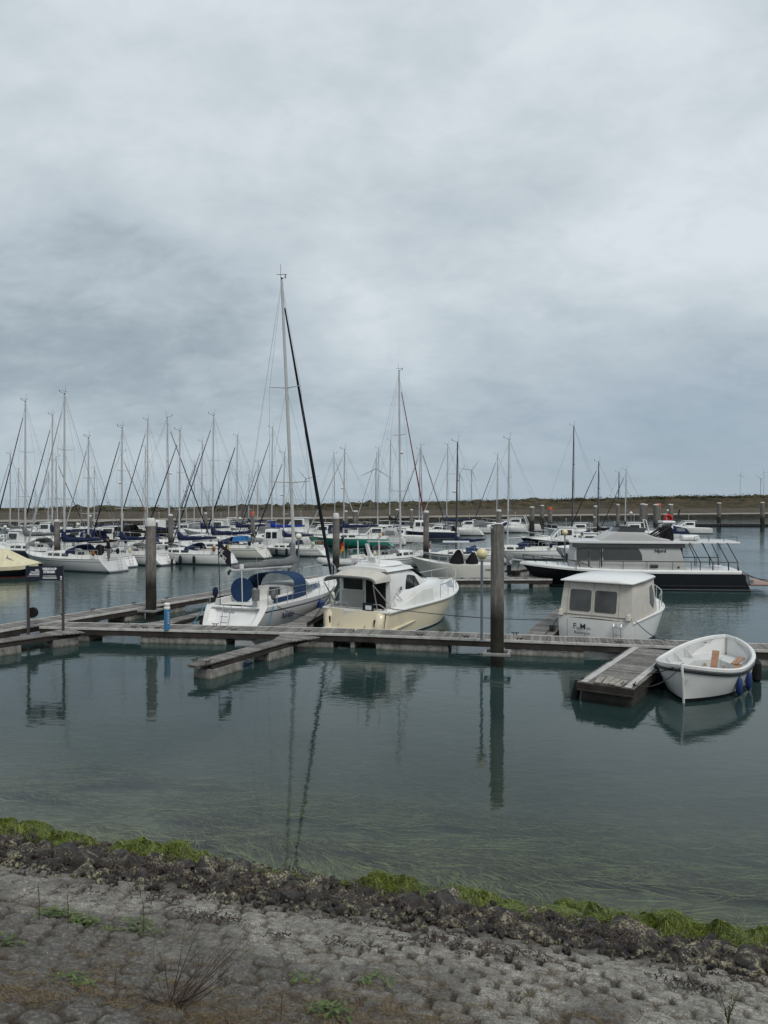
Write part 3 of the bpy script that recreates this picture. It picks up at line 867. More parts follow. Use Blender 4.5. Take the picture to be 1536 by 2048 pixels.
# dock across behind
qa, qb = P(742, 1157, .5), P(1100, 1156, .5)
pontoon('boarded walkway pontoon behind the cream motor yacht, carrying the open fishing boat', qa, qb, 1.2, floats=fr(qa, qb, [(850, 985), (1062, 1095)]), cleats=[(0.5, -1), (0.85, -1)], name='walkway_pontoon', group='boarded walkways')
# finger pontoons
def finger(label, A, B, w, floats, z=0.46, **k):
    return pontoon(label, A, B, w, z=z, floats=floats, name='finger_pontoon', group='finger pontoons', rail=False, beam_h=0.09, fl_w=w + 0.02, cleats=((0.93, 1), (0.93, -1)), **k)
finger('round ended finger pontoon pointing towards the dike from the middle of the walkway', P(604, 1270, .46), P(384, 1330, .46), 0.62, [(0.17, 0.42), (0.66, 0.93)], round_end=True, flare=(1.2, 0.9))
finger('finger pontoon running to the lower left edge beneath the sale sign', P(152, 1260, .46), P(-60, 1289, .46), 0.7, [(0.02, 0.28), (0.58, 0.95)], flare=(1.0, 0.6))
finger('finger pontoon between the blue topped yacht and the cream motor yacht', P(580, 1254, .46), P(672, 1204, .46), 0.62, [(0.1, 0.3), (0.7, 0.95)], flare=(1.0, 0.6))
finger('finger pontoon on the left side of the blue topped yacht', P(306, 1250, .46), P(470, 1210, .46), 0.62, [(0.12, 0.3), (0.6, 0.8)], flare=(1.0, 0.6))
finger('finger pontoon left of the white canopy cruiser', P(1072, 1273, .46), P(1140, 1215, .46), 0.95, [(0.15, 0.4), (0.7, 0.95)])
finger('short finger pontoon behind the outboard of the open fishing boat', P(1020, 1140, .46), P(1105, 1128, .46), 0.9, [(0.1, 0.3), (0.4, 0.6)])
# wide work pontoon on the right
ra, rb = Vector((5.55, 18.75, 0)), Vector((8.42, 23.25, 0))
wp = pontoon('wide boarded work pontoon with pale side strips next to the white rowing boat', rb, ra, 1.42, z=0.5, floats=[(0.04, 0.30), (0.66, 0.985)], name='work_pontoon', rail=False, beam_h=0.13, fl_w=1.30, flm=wet_foot_material('shade_darkened_wet_float', (0.05, 0.046, 0.04), ((0.010, 0.010, 0.008), (0.02, 0.022, 0.012)), 0.10, 0.06), cleats=((0.95, 1), (0.95, -1), (0.5, 1), (0.45, -1), (0.97, 0.6)))  # float colour darkened to paint in the shade on its front; foot wet
wl = (rb - ra).length
for s in (-1, 1):
    mb = MB(); mb.box((0, s * 0.55, 0.508), (wl - 0.06, 0.17, 0.012)); mb.build('tread_strip', M('pale_tread_strip', (0.42, 0.415, 0.40), 0.7, var=0.15, vscale=4, stain=((0.27, 0.25, 0.22), 5, 0.54, 0.6)), wp, smooth=0)
mb = MB(); mb.box((wl / 2 + 0.03, 0, 0.42), (0.05, 1.46, 0.14)); mb.box((wl / 2 + 0.065, 0, 0.32), (0.06, 1.40, 0.05)); mb.build('end_fascia', BEAMM, wp, smooth=0, bevel=0.008)
wrz = wp.rotation_euler[2]
# planks left lying on it
for i, (dx, dy, a, l) in enumerate(((0.30, -0.22, 0.10, 0.62), (0.34, -0.02, 0.05, 0.66), (0.30, 0.16, 0.02, 0.60), (0.22, 0.34, -0.06, 0.56))):
    mb = MB(); mb.box((0, 0, 0), (l, 0.15, 0.045))
    pos = Vector((ra.x, ra.y, 0)) + rot2((-dx, dy, 0), wrz)
    o = mb.build('loose_plank', M('bleached_plank', (0.29, 0.265, 0.235), 0.9, var=0.3, vscale=6, bump=0.6, bscale=20), smooth=0, bevel=0.006)
    o.location = (pos.x, pos.y, 0.541 + 0.002 * i); o.rotation_euler = (0, 0.03 * (i % 2), wrz + a)
    tag(o, ['grey plank lying nearest the left cleat on the work pontoon end', 'second grey plank from the left on the work pontoon end', 'third grey plank from the left on the work pontoon end', 'grey plank lying rightmost on the work pontoon end'][i], 'plank', 'loose planks on the work pontoon')

# ---- piles
def pile(px, ytop, D, label, dia=0.40, cap='white', kind='mooring piles'):
    p = at(px, D)
    h = zpx(ytop, D)
    t = thing('mooring_pile', label, 'mooring pile', (p.x, p.y, 0), rnd.uniform(0, 6), kind)
    t.rotation_euler[0], t.rotation_euler[1] = rnd.gauss(0, 0.004), rnd.gauss(0, 0.004)
    r = dia / 2
    mb = MB()
    prof = []
    for k in range(15):
        f = k / 14
        z = lerp(-1.5, h - ((0.34 if D < 50 else 0.16) if cap == 'white' else 0.0), f)
        prof.append((r * (1.03 - 0.06 * f) * (1 + 0.018 * math.sin(k * 2.3 + px)), z))
    mb.lathe(prof, n=26, jit=0.045)
    mb.build('timber_shaft', PILEM, t, smooth=50)
    if cap == 'white':
        mb = MB(); kc = 1.0 if D < 50 else 0.47; mb.lathe([(r * 0.99, h - 0.345 * kc), (r * 1.0, h - 0.3 * kc), (r * 0.90, h - 0.12 * kc), (r * 0.70, h - 0.02), (r * 0.55, h)], n=18, jit=0.05)
        mb.build('whitened_cap', GUANO, t, smooth=50)
    elif cap == 'orange':
        mb = MB(); mb.lathe([(r * 1.04, h - 0.42), (r * 1.05, h - 0.06), (r * 0.8, h + 0.02)], n=18)
        mb.build('orange_band', ORANGE, t, smooth=50)
    return t
pile(301, 1036, 31.9, 'thick weathered mooring pile with white cap beside the left walkway', 0.44)
big = pile(995, 1050, 23.15, 'thickest weathered mooring pile just right of the yellow globe lamp', 0.41, cap=None)
for dx, dy, zz, s in ((-0.13, -0.05, 4.28, (0.17, 0.16, 0.14)), (0.14, 0.05, 4.20, (0.09, 0.14, 0.30)), (0.02, -0.02, 4.40, (0.36, 0.30, 0.07)), (-0.12, 0.0, 4.05, (0.10, 0.12, 0.10))):
    mb = MB(); mb.ball((0, 0, 0), (s[0] / 2, s[1] / 2, s[2] / 2), 10, 6)
    o = mb.build('bird_droppings', GUANO, big); o.location = rot2((dx, dy, zz), -big.rotation_euler[2]); o.location.z = zz
# guide brackets where the piles pass the walkways
def bracket(label, px, py, D, s=0.34):
    p = at(px, D)
    t = thing('pile_guide', label, 'pile guide', (p.x, p.y, 0.42), math.atan2((b2 - a2).y, (b2 - a2).x), 'pile guides')
    mb = MB()
    for y in (-s, s * 0.9):
        mb.box((0, y, 0), (2 * s + 0.16, 0.09, 0.10))
    for x in (-s - 0.02, s + 0.02):
        mb.box((x, 0, 0), (0.09, 2 * s - 0.05, 0.096))
    mb.build('frame', M('galvanised_guide', (0.25, 0.245, 0.235), 0.7, 0.2, var=0.2), t, smooth=0, bevel=0.02)
bracket('square galvanised frame holding the thickest pile at the walkway', 995, 1300, 23.1)
bracket('square galvanised frame holding the left pile at the back walkway', 300, 1216, 31.9)
for a in [
    (672, 1026, 46, 'white capped mooring pile left of the cream motor yacht roof'),
    (852, 1021, 55, 'white capped mooring pile at the bow of the yacht carrying a dinghy'),
    (114, 1039, 55, 'white capped mooring pile just above the sale sign'),
    (341, 1028, 65, 'mooring pile standing right of the capped left pile between two yachts'),
    (997, 1019, 62, 'white capped pile half hidden behind the thickest pile'),
    (180, 1030, 88, 'grey capped pile among the left masts under the far dike'),
    (412, 1025, 98, 'slim far pile behind the left row of yachts near the dike'),
    (692, 1021, 90, 'far capped pile right of the white capped pile by the green hull'),
    (711, 1021, 104, 'far capped pile with a gull, second right of the green hull pile'),
    (795, 1018, 108, 'far capped pile just left of the tall red-sailed mast'),
    (823, 1018, 98, 'far capped pile just right of the tall red-sailed mast'),
    (1064, 1013, 116, 'far slim pile at the left end of the floating boom'),
    (1084, 1010, 132, 'far slim pile with a white top left of the orange topped pile'),
    (1191, 1011, 84, 'white topped pile behind the pale canvas cruiser'),
    (1236, 1008, 96, 'white topped pile behind the navy canopy boat'),
    (1285, 1007, 102, 'white topped pile of a pair behind the dark yacht flybridge, left one'),
    (1290, 1008, 106, 'white topped pile of a pair behind the dark yacht flybridge, right one'),
    (1312, 1008, 104, 'grey pile touching the red topped pile behind the small white motorboat'),
    (1341, 1008, 112, 'far pile beside the red lifebuoy'),
    (1438, 1005, 139, 'far white topped pile on the floating boom over open water'),
    (1525, 1004, 138, 'far white topped pile at the right edge of the picture')]:
    pile(*a, dia=0.42 if a[2] < 100 else 0.75)
pile(505, 1023, 75, 'mooring pile with orange band in the middle of the left yachts', cap='orange')
pile(1100, 1014, 105, 'far pile with red top standing free in open water', dia=0.62, cap='orange')
pile(1317, 1007, 105, 'far red topped pile behind the small white motorboat', dia=0.6, cap='orange')
# floating boom that closes the basin
for (x0, x1, D, lab) in ((1040, 1200, 134, 'dark floating boom near the red topped pile, left stretch'), (1380, 1620, 138, 'dark floating boom across the open water at the right')):
    a, b = at(x0, D), at(x1, D)
    t = thing('floating_boom', lab, 'boom', (a + b) / 2, 0, 'floating booms')
    mb = MB()
    n = 12
    w_ = (b - a).x
    for k in range(n):
        mb.tube([(-w_ / 2 + (k + 0.04) * w_ / n, 0, 0.12), (-w_ / 2 + (k + 0.96) * w_ / n, 0, 0.12)], 0.30, 8)
    mb.build('float_tubes', RUBBER, t)
    mb = MB(); mb.box((0, 0, 0.5), (w_, 0.3, 0.06)); mb.build('walk_plank', BOARD, t, smooth=0)

# ---- globe lamps
def lamp(px, ytop, D, base_z, label, r=0.185, mat=GLOBE):
    p = at(px, D)
    h = zpx(ytop, D)
    t = thing('globe_lamp_post', label, 'lamp post', (p.x, p.y, 0), 0, 'globe lamp posts')
    mb = MB(); mb.tube([(0, 0, base_z), (0, 0, h - r * 0.9)], 0.045, 10); mb.lathe([(0.11, base_z), (0.11, base_z + 0.02), (0.05, base_z + 0.05)], n=12)
    mb.build('pole', M('lamp_pole_grey', (0.17, 0.20, 0.23), 0.45, 0.3, var=0.1), t)
    mb = MB(); mb.lathe([(0.05, h - r - 0.05), (0.085, h - r - 0.02), (0.085, h - r * 0.9 + 0.02)], n=12); mb.build('collar', ALU, t)
    mb = MB(); mb.ball((0, 0, h), r, 22, 14); mb.build('globe', mat, t)
    return t
lamp(964, 1108, 24.55, 0.5, 'tall globe lamp post with yellowed ball left of the thickest pile')
lamp(597, 1073, 42.5, 0.5, 'globe lamp post behind the grey sail cover of the blue topped yacht', mat=GLOBEW)
lamp(1130, 1065, 47.0, 0.5, 'globe lamp post rising over the bow of the dark motor yacht')
for (px, y, D, lab) in ((1190, 1034, 84, 'far globe lamp behind the pale canvas cruiser'), (692, 1041, 92, 'far globe lamp right of the white capped pile by the green hull'), (480, 1037, 100, 'far globe lamp behind the left yachts under the dike, right one'),
                   (328, 1043, 92, 'far globe lamp behind the left yachts beside the lifebuoy board'), (156, 1049, 88, 'far globe lamp among masts on the left side'), (10, 1054, 80, 'far globe lamp at the left edge'), (1336, 1021, 112, 'far globe lamp above the red lifebuoy'), (1262, 1026, 100, 'far globe lamp behind the navy canopy boat')):
    lamp(px, y, D, 0.4, lab, 0.2, GLOBEW)

# ---- sale sign on two posts
sa, sb = at(54.5, 26.75), at(124.5, 26.75)
t = thing('sale_sign', 'dark navy broker sign board on two brown posts at the left end of the walkway', 'sign', ((sa.x + sb.x) / 2, 26.75, 0), 0)
sw = (sb - sa).x
POST = M('brown_steel_post', (0.085, 0.072, 0.068), 0.6, 0.2, var=0.15)
zt, zb = zpx(1132, 26.75), zpx(1160.5, 26.75)
for s in (-1, 1):
    mb = MB(); mb.box((s * (sw / 2), 0, (zt + 0.02 + (0.12 if s < 0 else 0.44)) / 2), (0.075, 0.075, zt + 0.02 - (0.12 if s < 0 else 0.44))); mb.build('post', POST, t, smooth=0, bevel=0.006)
mb = MB(); mb.box((-0.01, -0.055, (zt + zb) / 2), (sw + 0.075, 0.03, zt - zb)); mb.build('board', M('navy_sign_face', (0.010, 0.013, 0.030), 0.4, var=0.1), t, smooth=0, bevel=0.004)
fy = -0.0745
ux = lambda px: (px - 768) / FOC * 26.68 * 1.0002 - (sa.x + sb.x) / 2
uz = lambda py: zpx(py, 26.68)
def sign_text(s, size, px, py, bold=0.004, align='LEFT', nm='lettering'):
    return lettering(s, size, LETTER, t, (ux(px), fy, uz(py)), (1, 0, 0), (0, 0, 1), nm, bold=bold, align=align, ext=0.001)
sign_text('VERKOOP', 0.112, 98, 1140, 0.006, 'CENTER'); sign_text('STEIGER', 0.112, 97.5, 1146, 0.006, 'CENTER')
sign_text('ALL', 0.085, 77.5, 1141.3, 0.003, 'RIGHT'); sign_text('YACHTS', 0.085, 77.8, 1145.6, 0.003, 'RIGHT'); sign_text('BROKERS', 0.085, 77.8, 1150.2, 0.003, 'RIGHT')
sign_text('ALLYACHTSBROKERS.NL', 0.042, 98.5, 1152.6, 0.001, 'CENTER')
for py in (1154.6, 1156.8):
    mb = MB(); mb.box((ux(98.5), fy, uz(py)), (0.5, 0.003, 0.016)); mb.build('fine_print', LETTER, t, smooth=0)
mb = MB(); mb.box((ux(65.5), fy, uz(1152.3)), (0.43, 0.003, 0.006)); mb.build('underline', LETTER, t, smooth=0)
for py, r in ((1154, 0.032), (1158.3, 0.026)):
    mb = MB(); mb.tube([(ux(121.2), fy - 0.004, uz(py)), (ux(121.2), fy + 0.002, uz(py))], r, 14); mb.build('round_sticker', LETTER, t)
# round black hose reel on a blue stand behind the sign
p = P(60, 1225, 1.05); hx = at(60, 27.3)
t = thing('hose_reel', 'black round hose reel on a slim blue stand behind the left sign post', 'hose reel', (hx.x, hx.y, 0.5), 0)
mb = MB(); mb.box((-0.09, 0, 0.35), (0.09, 0.09, 0.70)); mb.build('stand', BLUEPED, t, smooth=0, bevel=0.01)
mb = MB(); mb.tube([(0.06, -0.06, 0.52), (0.06, 0.06, 0.52)], 0.19, 20); mb.tube([(0.06, -0.07, 0.52), (0.06, 0.07, 0.52)], 0.05, 10); mb.build('reel', RUBBER, t)
# blue power pedestal
pp = at(333, 26.72)
t = thing('power_pedestal', 'bright blue power pedestal with white cap standing on the walkway', 'power pedestal', (pp.x, pp.y, 0.5), 0.15)
mb = MB(); mb.lathe([(0.105, 0), (0.105, 0.72), (0.10, 0.74)], n=20); mb.build('body', BLUEPED, t)
mb = MB(); mb.lathe([(0.112, 0.742), (0.112, 0.80), (0.085, 0.82), (0.085, 0.86), (0.114, 0.88), (0.112, 0.93), (0.06, 0.955)], n=20); mb.build('cap', WHITE, t)
for k in range(5):
    mb = MB(); mb.box((0.055, -0.098, 0.25 + k * 0.09), (0.045, 0.03, 0.05)); mb.build('socket', LGREY, t, smooth=0)

# ================================================================== boats: generic builders
class Hull:
    """boat hull in local axes: +x bow, +y port, z = 0 at the waterline"""
    def __init__(s, L, B, fb, bs=0.72, ovb=0.9, top_s=0.35, mid=0.44, draft=0.35, flare=0.45, fine=2.2, keel=True, wl=0.12, sheer_p=2.0):
        s.L, s.B, s.fb, s.bs, s.ovb, s.top_s, s.mid, s.draft, s.flare, s.fine, s.wl, s.sp = L, B, fb, bs, ovb, top_s, mid, draft, flare, fine, wl, sheer_p
    def beam(s, t):
        if t < s.mid:
            return s.B / 2 * (s.bs + (1 - s.bs) * math.sin(PI / 2 * t / s.mid))
        q = (t - s.mid) / (1 - s.mid)
        return max(0.012, s.B / 2 * (1 - q ** s.fine) ** 0.92)
    def sheer(s, t):
        f0, fm, f1 = s.fb
        if t < s.mid:
            return fm + (f0 - fm) * (1 - t / s.mid) ** s.sp
        return fm + (f1 - fm) * ((t - s.mid) / (1 - s.mid)) ** s.sp
    def pt(s, t, z, side=1, out=0.0):
        sh = s.sheer(t)
        q = clamp((sh - z) / sh) if z >= 0 else 1.0
        a = s.wl + s.flare * max(0, (t - 0.35) / 0.65) ** 2
        h = s.beam(t) * (1 - a * q ** 1.7)
        if z < 0:
            h *= math.sqrt(max(0.0, 1 - (z / -s.draft) ** 2))
        xs = lerp(-s.L / 2 + s.top_s, -s.L / 2, q)
        xb = lerp(s.L / 2, s.L / 2 - s.ovb, q ** 0.9)
        return Vector((lerp(xs, xb, t), side * (h + out), z))
    def t_at(s, x, z=None):                      # station with that x at the deck edge
        return clamp((x - (-s.L / 2 + s.top_s)) / (s.L - s.top_s))
    def zrows(s, t, lo=0.05, hi=0.13, st=(0.16, 0.22)):
        sh = s.sheer(t)
        return [sh, sh - 0.06, sh - st[0], sh - st[1], lerp(hi, sh - st[1], 0.66), lerp(hi, sh - st[1], 0.33), hi, lo, -0.10, -s.draft]
    def build(s, parent, mats, n=22, st=(0.16, 0.22), boot=(0.05, 0.13), transom=5, recess=None, name='hull', tcurve=0.10):
        """mats: topsides, toe rail, sheer stripe, boot stripe, bottom, transom"""
        mb = MB()
        rows = [1, 0, 2, 0, 0, 0, 3, 4, 4]
        for side in (1, -1):
            secs = []
            for i in range(n + 1):
                t = (i / n) ** 0.9
                secs.append([s.pt(t, z, side) for z in s.zrows(t, boot[0], boot[1], st)])
            mb.loft(secs, rows=rows)
        # transom
        zr = s.zrows(0, boot[0], boot[1], st)
        cols = [-1, -0.80, -0.66, -0.33, 0, 0.33, 0.66, 0.80, 1]
        vs = []
        for i, z in enumerate(zr):
            p = s.pt(0, z, 1)
            for c in cols:
                v = Vector((p.x, p.y * c, z))
                v.x -= tcurve * (1 - c * c) * (s.B / 3)
                if recess and 2 <= i <= 5 and abs(c) < 0.7:
                    v.x += recess
                vs.append(v)
        k = len(cols)
        fs = [(i * k + j, i * k + j + 1, (i + 1) * k + j + 1, (i + 1) * k + j) for i in range(len(zr) - 1) for j in range(k - 1)]
        mi = [(5 if i < 6 else 3 if i == 6 else 4) for i in range(len(zr) - 1) for j in range(k - 1)]
        mb.add(vs, fs, mi)
        return mb.build(name, mats, parent, smooth=42)
    def deck(s, parent, mat, camber=0.07, n=16, t0=0.0, t1=1.0, drop=0.03, name='deck'):
        mb = MB(); secs = []
        for i in range(n + 1):
            t = lerp(t0, t1, i / n)
            z = s.sheer(t) - drop
            p = s.pt(t, z, 1)
            secs.append([Vector((p.x, p.y * c, z + camber * (1 - c * c))) for c in (1, 0.6, 0.2, -0.2, -0.6, -1)])
        mb.loft(secs)
        return mb.build(name, mat, parent)

class House:
    """deckhouse lofted through sections (x, half width below, half width above, z below, z above, camber)"""
    def __init__(s, secs, r=0.10):
        s.secs, s.r = secs, r
    def at(s, x):
        S_ = s.secs
        for a, b in zip(S_, S_[1:]):
            if a[0] <= x <= b[0]:
                f = (x - a[0]) / max(1e-6, b[0] - a[0])
                return tuple(lerp(u, v, f) for u, v in zip(a, b))
        return S_[0] if x < S_[0][0] else S_[-1]
    def ring(s, sec):
        x, w0, w1, z0, z1, c = sec
        r = min(s.r, (z1 - z0) * 0.45, w1 * 0.5)
        half = [(w0, z0), (lerp(w0, w1, 0.5), lerp(z0, z1 - r, 0.5)), (w1, z1 - r), (w1 - r * 0.35, z1 - r * 0.3), (w1 - r, z1), (w1 * 0.45, z1 + c * 0.8), (0, z1 + c)]
        return [Vector((x, y, z)) for y, z in half] + [Vector((x, -y, z)) for y, z in half[-2::-1]]
    def side(s, x, v, side, out=0.006):
        x_, w0, w1, z0, z1, c = s.at(x)
        r = min(s.r, (z1 - z0) * 0.45, w1 * 0.5)
        return Vector((x, side * (lerp(w0, w1, v) + out), lerp(z0, z1 - r, v)))
    def build(s, name, mat, parent, caps=True):
        mb = MB(); mb.loft([s.ring(q) for q in s.secs], 0, False, caps, caps)
        return mb.build(name, mat, parent, smooth=40)
    def window(s, x0, x1, v0, v1, mat, parent, side, rake0=0.0, rake1=0.0, n=5, name='window', out=0.007):
        """pane that follows the house side between x0 and x1; rake shifts the upper corners"""
        mb = MB()
        secs = []
        for i in range(n + 1):
            f = i / n
            col = []
            for j in range(4):
                g = j / 3
                ins = 0.06 if j in (0, 3) else 0.0          # eased corners
                x = lerp(x0 + rake0 * g + ins * (x1 - x0) * 0.5, x1 + rake1 * g - ins * (x1 - x0) * 0.5, f)
                col.append(s.side(x, lerp(v0, v1, g), side, out))
            secs.append(col)
        mb.loft(secs)
        return mb.build(name, mat, parent, recalc=False)

def rail_run(hull, parent, ts, h, mat, r=0.013, name='guard_rail', side=1, wires=(1.0,), inset=0.05, post_r=0.011, z_off=0.0):
    mb = MB()
    tops = []
    for t in ts:
        b = hull.pt(t, hull.sheer(t), side, -inset); b.z += z_off
        a = b + Vector((0, 0, h))
        mb.tube([b, a], post_r, 5)
        tops.append((b, a))
    for w in wires:
        mb.tube([lerp(b, a, w) for b, a in tops], r, 5)
    return mb.build(name, mat, parent)

def arch_cover(parent, name, mat, x0, x1, w0, w1, z0, h0, h1, n=10, m=5, lean0=0.0, lean1=0.0, thick=0.025, windows=None):
    """canvas hood: arches from x0 (height h0) to x1 (height h1)"""
    mb = MB()
    def sec(f, grow):
        x = lerp(x0, x1, f); w = lerp(w0, w1, f) / 2 + grow; h = lerp(h0, h1, f) + grow; ln = lerp(lean0, lean1, f)
        out = []
        for i in range(n + 1):
            a = PI * i / n
            cy, sz = math.cos(a), math.sin(a)
            cy = math.copysign(abs(cy) ** 0.62, cy); sz = sz ** 0.62
            out.append(Vector((x + ln * sz, w * cy, z0 + h * sz)))
        return out
    mb.loft([sec(i / m, 0) for i in range(m + 1)])
    mb.loft([sec(i / m, -thick) for i in range(m + 1)])
    mb.loft([sec(0, 0), sec(0, -thick)]); mb.loft([sec(1, 0), sec(1, -thick)])
    return mb.build(name, mat, parent, recalc=False)

def sail_cover(parent, mat, A, Bp, hgt, wid, up=0.9, name='sail_cover', droop=0.05):
    """stacked mainsail under a cover: thick at the mast A, thin at the boom end B; rises a little way up the mast"""
    mb = MB(); secs = []
    A, Bp = Vector(A), Vector(Bp)
    d = (Bp - A).normalized(); sd_ = Vector((-d.y, d.x, 0))
    n = 14
    for i in range(n + 1):
        f = i / n
        c = A.lerp(Bp, f)
        h = lerp(hgt, hgt * 0.36, f ** 0.8) * (1 + 0.10 * math.sin(f * 17 + A.x))
        if f < 0.10: h += up * (1 - f / 0.10) ** 1.5
        w = lerp(wid, wid * 0.5, f) * (1 + 0.08 * math.sin(f * 23))
        c = c + Vector((0, 0, -droop * math.sin(PI * f)))
        secs.append([c + sd_ * (math.cos(a) * w * (0.55 if math.sin(a) > 0.5 else 1.0)) + Vector((0, 0, h * (0.5 + 0.5 * math.sin(a)) - 0.02)) for a in [2 * PI * k / 10 for k in range(10)]])
    mb.loft(secs, 0, True, True, True)
    return mb.build(name, mat, parent, smooth=70)

def fender(parent, hull, t, z, side, mat, L=0.55, r=0.11):
    p = hull.pt(t, z, side, r)
    mb = MB()
    mb.lathe([(0.015, -L / 2 - 0.05), (r * 0.5, -L / 2), (r, -L / 2 + 0.08), (r, L / 2 - 0.08), (r * 0.5, L / 2), (0.02, L / 2 + 0.05)], (p.x, p.y, p.z), 12)
    o = mb.build('fender', mat, parent)
    q = hull.pt(t, hull.sheer(t), side, 0.0)
    mb = MB(); mb.tube([p + Vector((0, 0, L / 2 + 0.03)), q + Vector((0, 0, 0.05))], 0.008, 5)
    mb.build('lanyard', ROPEP, o)
    return o

def sailboat(px, ytop, D, hdg, L, label, hull=WHITE, stripe=None, boot=GREYST, cover=NAVYC, jib=DARKSAIL, hood=NAVYC, mast=ALU, B=None, mx=0.07, detail=1, fb=None, rake=0.012, spreaders=2, group='sailing yachts moored across the harbour', wheel=None, boom_len=0.40, extras=(), bare_boom=False, bs=0.70, jib_r=0.055, jib_top=0.93, dinghy=False, name='sailing_yacht', lean=0.0):
    B = B or (0.31 * L + 0.25)
    hdg = math.radians(hdg)
    mp = at(px, D)
    org = mp - Vector((math.cos(hdg), math.sin(hdg), 0)) * (mx * L)
    H = zpx(ytop, D)
    t = thing(name, label, 'sailing boat', (org.x, org.y, 0), hdg, group)
    fb = fb or (0.098 * L, 0.096 * L, 0.125 * L)
    hu = Hull(L, B, fb, bs=bs, ovb=0.09 * L, top_s=0.085 * L, flare=0.48, wl=0.24)
    hu.build(t, [hull, GREYST if detail > 0 else hull, stripe or hull, boot, ANTI, hull if hull not in (NAVYP, GREENP) else hull], n=18, recess=0.05 * L / 2 if detail > 1 else 0.1)
    hu.deck(t, DECKW)
    # coachroof
    zd = hu.sheer(0.5)
    hs = House([(-0.10 * L, 0.28 * B, 0.25 * B, zd - 0.02, zd + 0.042 * L, 0.05), (0.06 * L, 0.29 * B, 0.25 * B, zd - 0.02, zd + 0.044 * L, 0.05), (0.20 * L, 0.22 * B, 0.18 * B, zd, zd + 0.036 * L, 0.04), (0.31 * L, 0.12 * B, 0.08 * B, zd + 0.03, zd + 0.055, 0.02)], r=0.06)
    cab = hs.build('coachroof', DECKW, t)
    for sd_ in (1, -1):
        for (xa, xb) in ((-0.08 * L, -0.005 * L), (0.012 * L, 0.085 * L), (0.10 * L, 0.16 * L)):
            hs.window(xa, xb, 0.28, 0.85, GLASS, cab, sd_, rake0=0.02 * L * 0.3, n=3)
    # cockpit coaming and well
    mb = MB()
    for sd_ in (1, -1):
        secs = []
        for i in range(6):
            x = lerp(-0.42 * L, -0.10 * L, i / 5); tt = hu.t_at(x); y = hu.beam(tt) * 0.62; z = hu.sheer(tt) - 0.02
            h = 0.26 if i < 5 else 0.34
            secs.append([Vector((x, sd_ * (y + 0.14), z)), Vector((x, sd_ * (y + 0.06), z + h)), Vector((x, sd_ * (y - 0.10), z + h)), Vector((x, sd_ * (y - 0.13), z - 0.02))])
        mb.loft(secs, 0, False, True, True)
    mb.build('cockpit_coaming', DECKW, t)
    mb = MB(); mb.box((-0.108 * L, 0.0, zd + 0.02 * L), (0.05, 0.5, 0.036 * L)); mb.build('companionway', GLASS, t, smooth=0)
    if detail > 0:
        for k, sd_ in enumerate((1, -1)):
            mb = MB(); q = hu.pt(0.06, hu.sheer(0.06), sd_, -0.1); mb.ball((q.x, q.y, q.z + 0.42), (0.16, 0.10, 0.22), 10, 6); mb.build('stern_bag', (NAVYC, GREYC, YELLOWC, RUSTC, BLACKC)[int(px + k) % 5], t)
    # rig
    zf = zd + 0.044 * L
    xm = mx * L
    foot = Vector((xm, 0, zf - 0.05)); head = Vector((xm - rake * H, lean, H))
    mr = 0.0052 * L + 0.030
    mb = MB()
    mb.tube([foot, foot.lerp(head, 0.5), head], [mr, mr * 0.95, mr * 0.72], 8)
    ms = mb.build('mast', mast, t)
    mb = MB()
    mb.tube([head, head + Vector((0, 0, 0.10))], mr * 0.5, 6)
    mb.tube([head + Vector((-0.05, 0, 0.04)), head + Vector((0.45, 0.04, 0.22))], 0.012, 4)
    mb.tube([head + Vector((0.45, 0.04, 0.20)), head + Vector((0.45, 0.04, 0.36))], 0.022, 5)
    mb.tube([head + Vector((-0.10, 0, 0.04)), head + Vector((-0.10, 0, 0.65))], 0.009, 4)
    mb.tube([head + Vector((0.02, -0.25, 0.22)), head + Vector((0.02, 0.25, 0.26))], 0.012, 4)
    mb.build('masthead_instruments', BLACKM, ms)
    if detail > 0 and (int(px) % 3 == 0):
        mb = MB(); q = foot.lerp(head, 0.55) + Vector((mr + 0.14, 0, 0)); mb.ball(q, (0.16, 0.16, 0.11), 12, 7); mb.build('radar_dome', WHITE, ms)
    sp = []
    for k in range(spreaders):
        f = (k + 1) / (spreaders + 1) * 0.94 + 0.02
        c = foot.lerp(head, f); w = B * (0.30 - 0.07 * k)
        mb = MB()
        for sd_ in (1, -1):
            mb.tube([c, c + Vector((-0.16, sd_ * w, 0.05))], [0.028, 0.018], 5)
        mb.build('spreader', mast, ms)
        sp.append((c, w))
    wr = 0.0040 + D * 0.00005
    mb = MB()
    tm = hu.t_at(xm - 0.1)
    for sd_ in (1, -1):
        ch = hu.pt(tm, hu.sheer(tm), sd_, -0.12)
        pts = [ch] + [c + Vector((-0.16, sd_ * w, 0.05)) for c, w in sp] + [head - Vector((0, 0, 0.1))]
        mb.tube(pts, wr, 4)
        mb.tube([ch + Vector((-0.35, 0, 0)), sp[0][0]], wr, 4)
        if len(sp) > 1:
            mb.tube([sp[0][0] + Vector((-0.16, sd_ * sp[0][1], 0.05)), sp[1][0]], wr * 0.9, 4)
    bow = Vector((L / 2 - 0.10, 0, hu.sheer(0.97) + 0.05))
    stern = Vector((-L / 2 + 0.05 * L + 0.05, 0, hu.sheer(0) + 0.05))
    for sd_ in (1, -1):
        mb.tube([stern + Vector((0, sd_ * 0.35 * B, 0)), stern.lerp(head, 0.35) + Vector((0, sd_ * 0.02, 0)), head], wr, 4)
    jh = foot.lerp(head, 0.955)
    mb.tube([bow, jh + Vector((mr, 0, 0))], wr, 4)
    be = Vector((xm - boom_len * L, 0, zf + 0.62 + 0.02 * L))
    bst = Vector((xm - mr, 0, zf + 0.60))
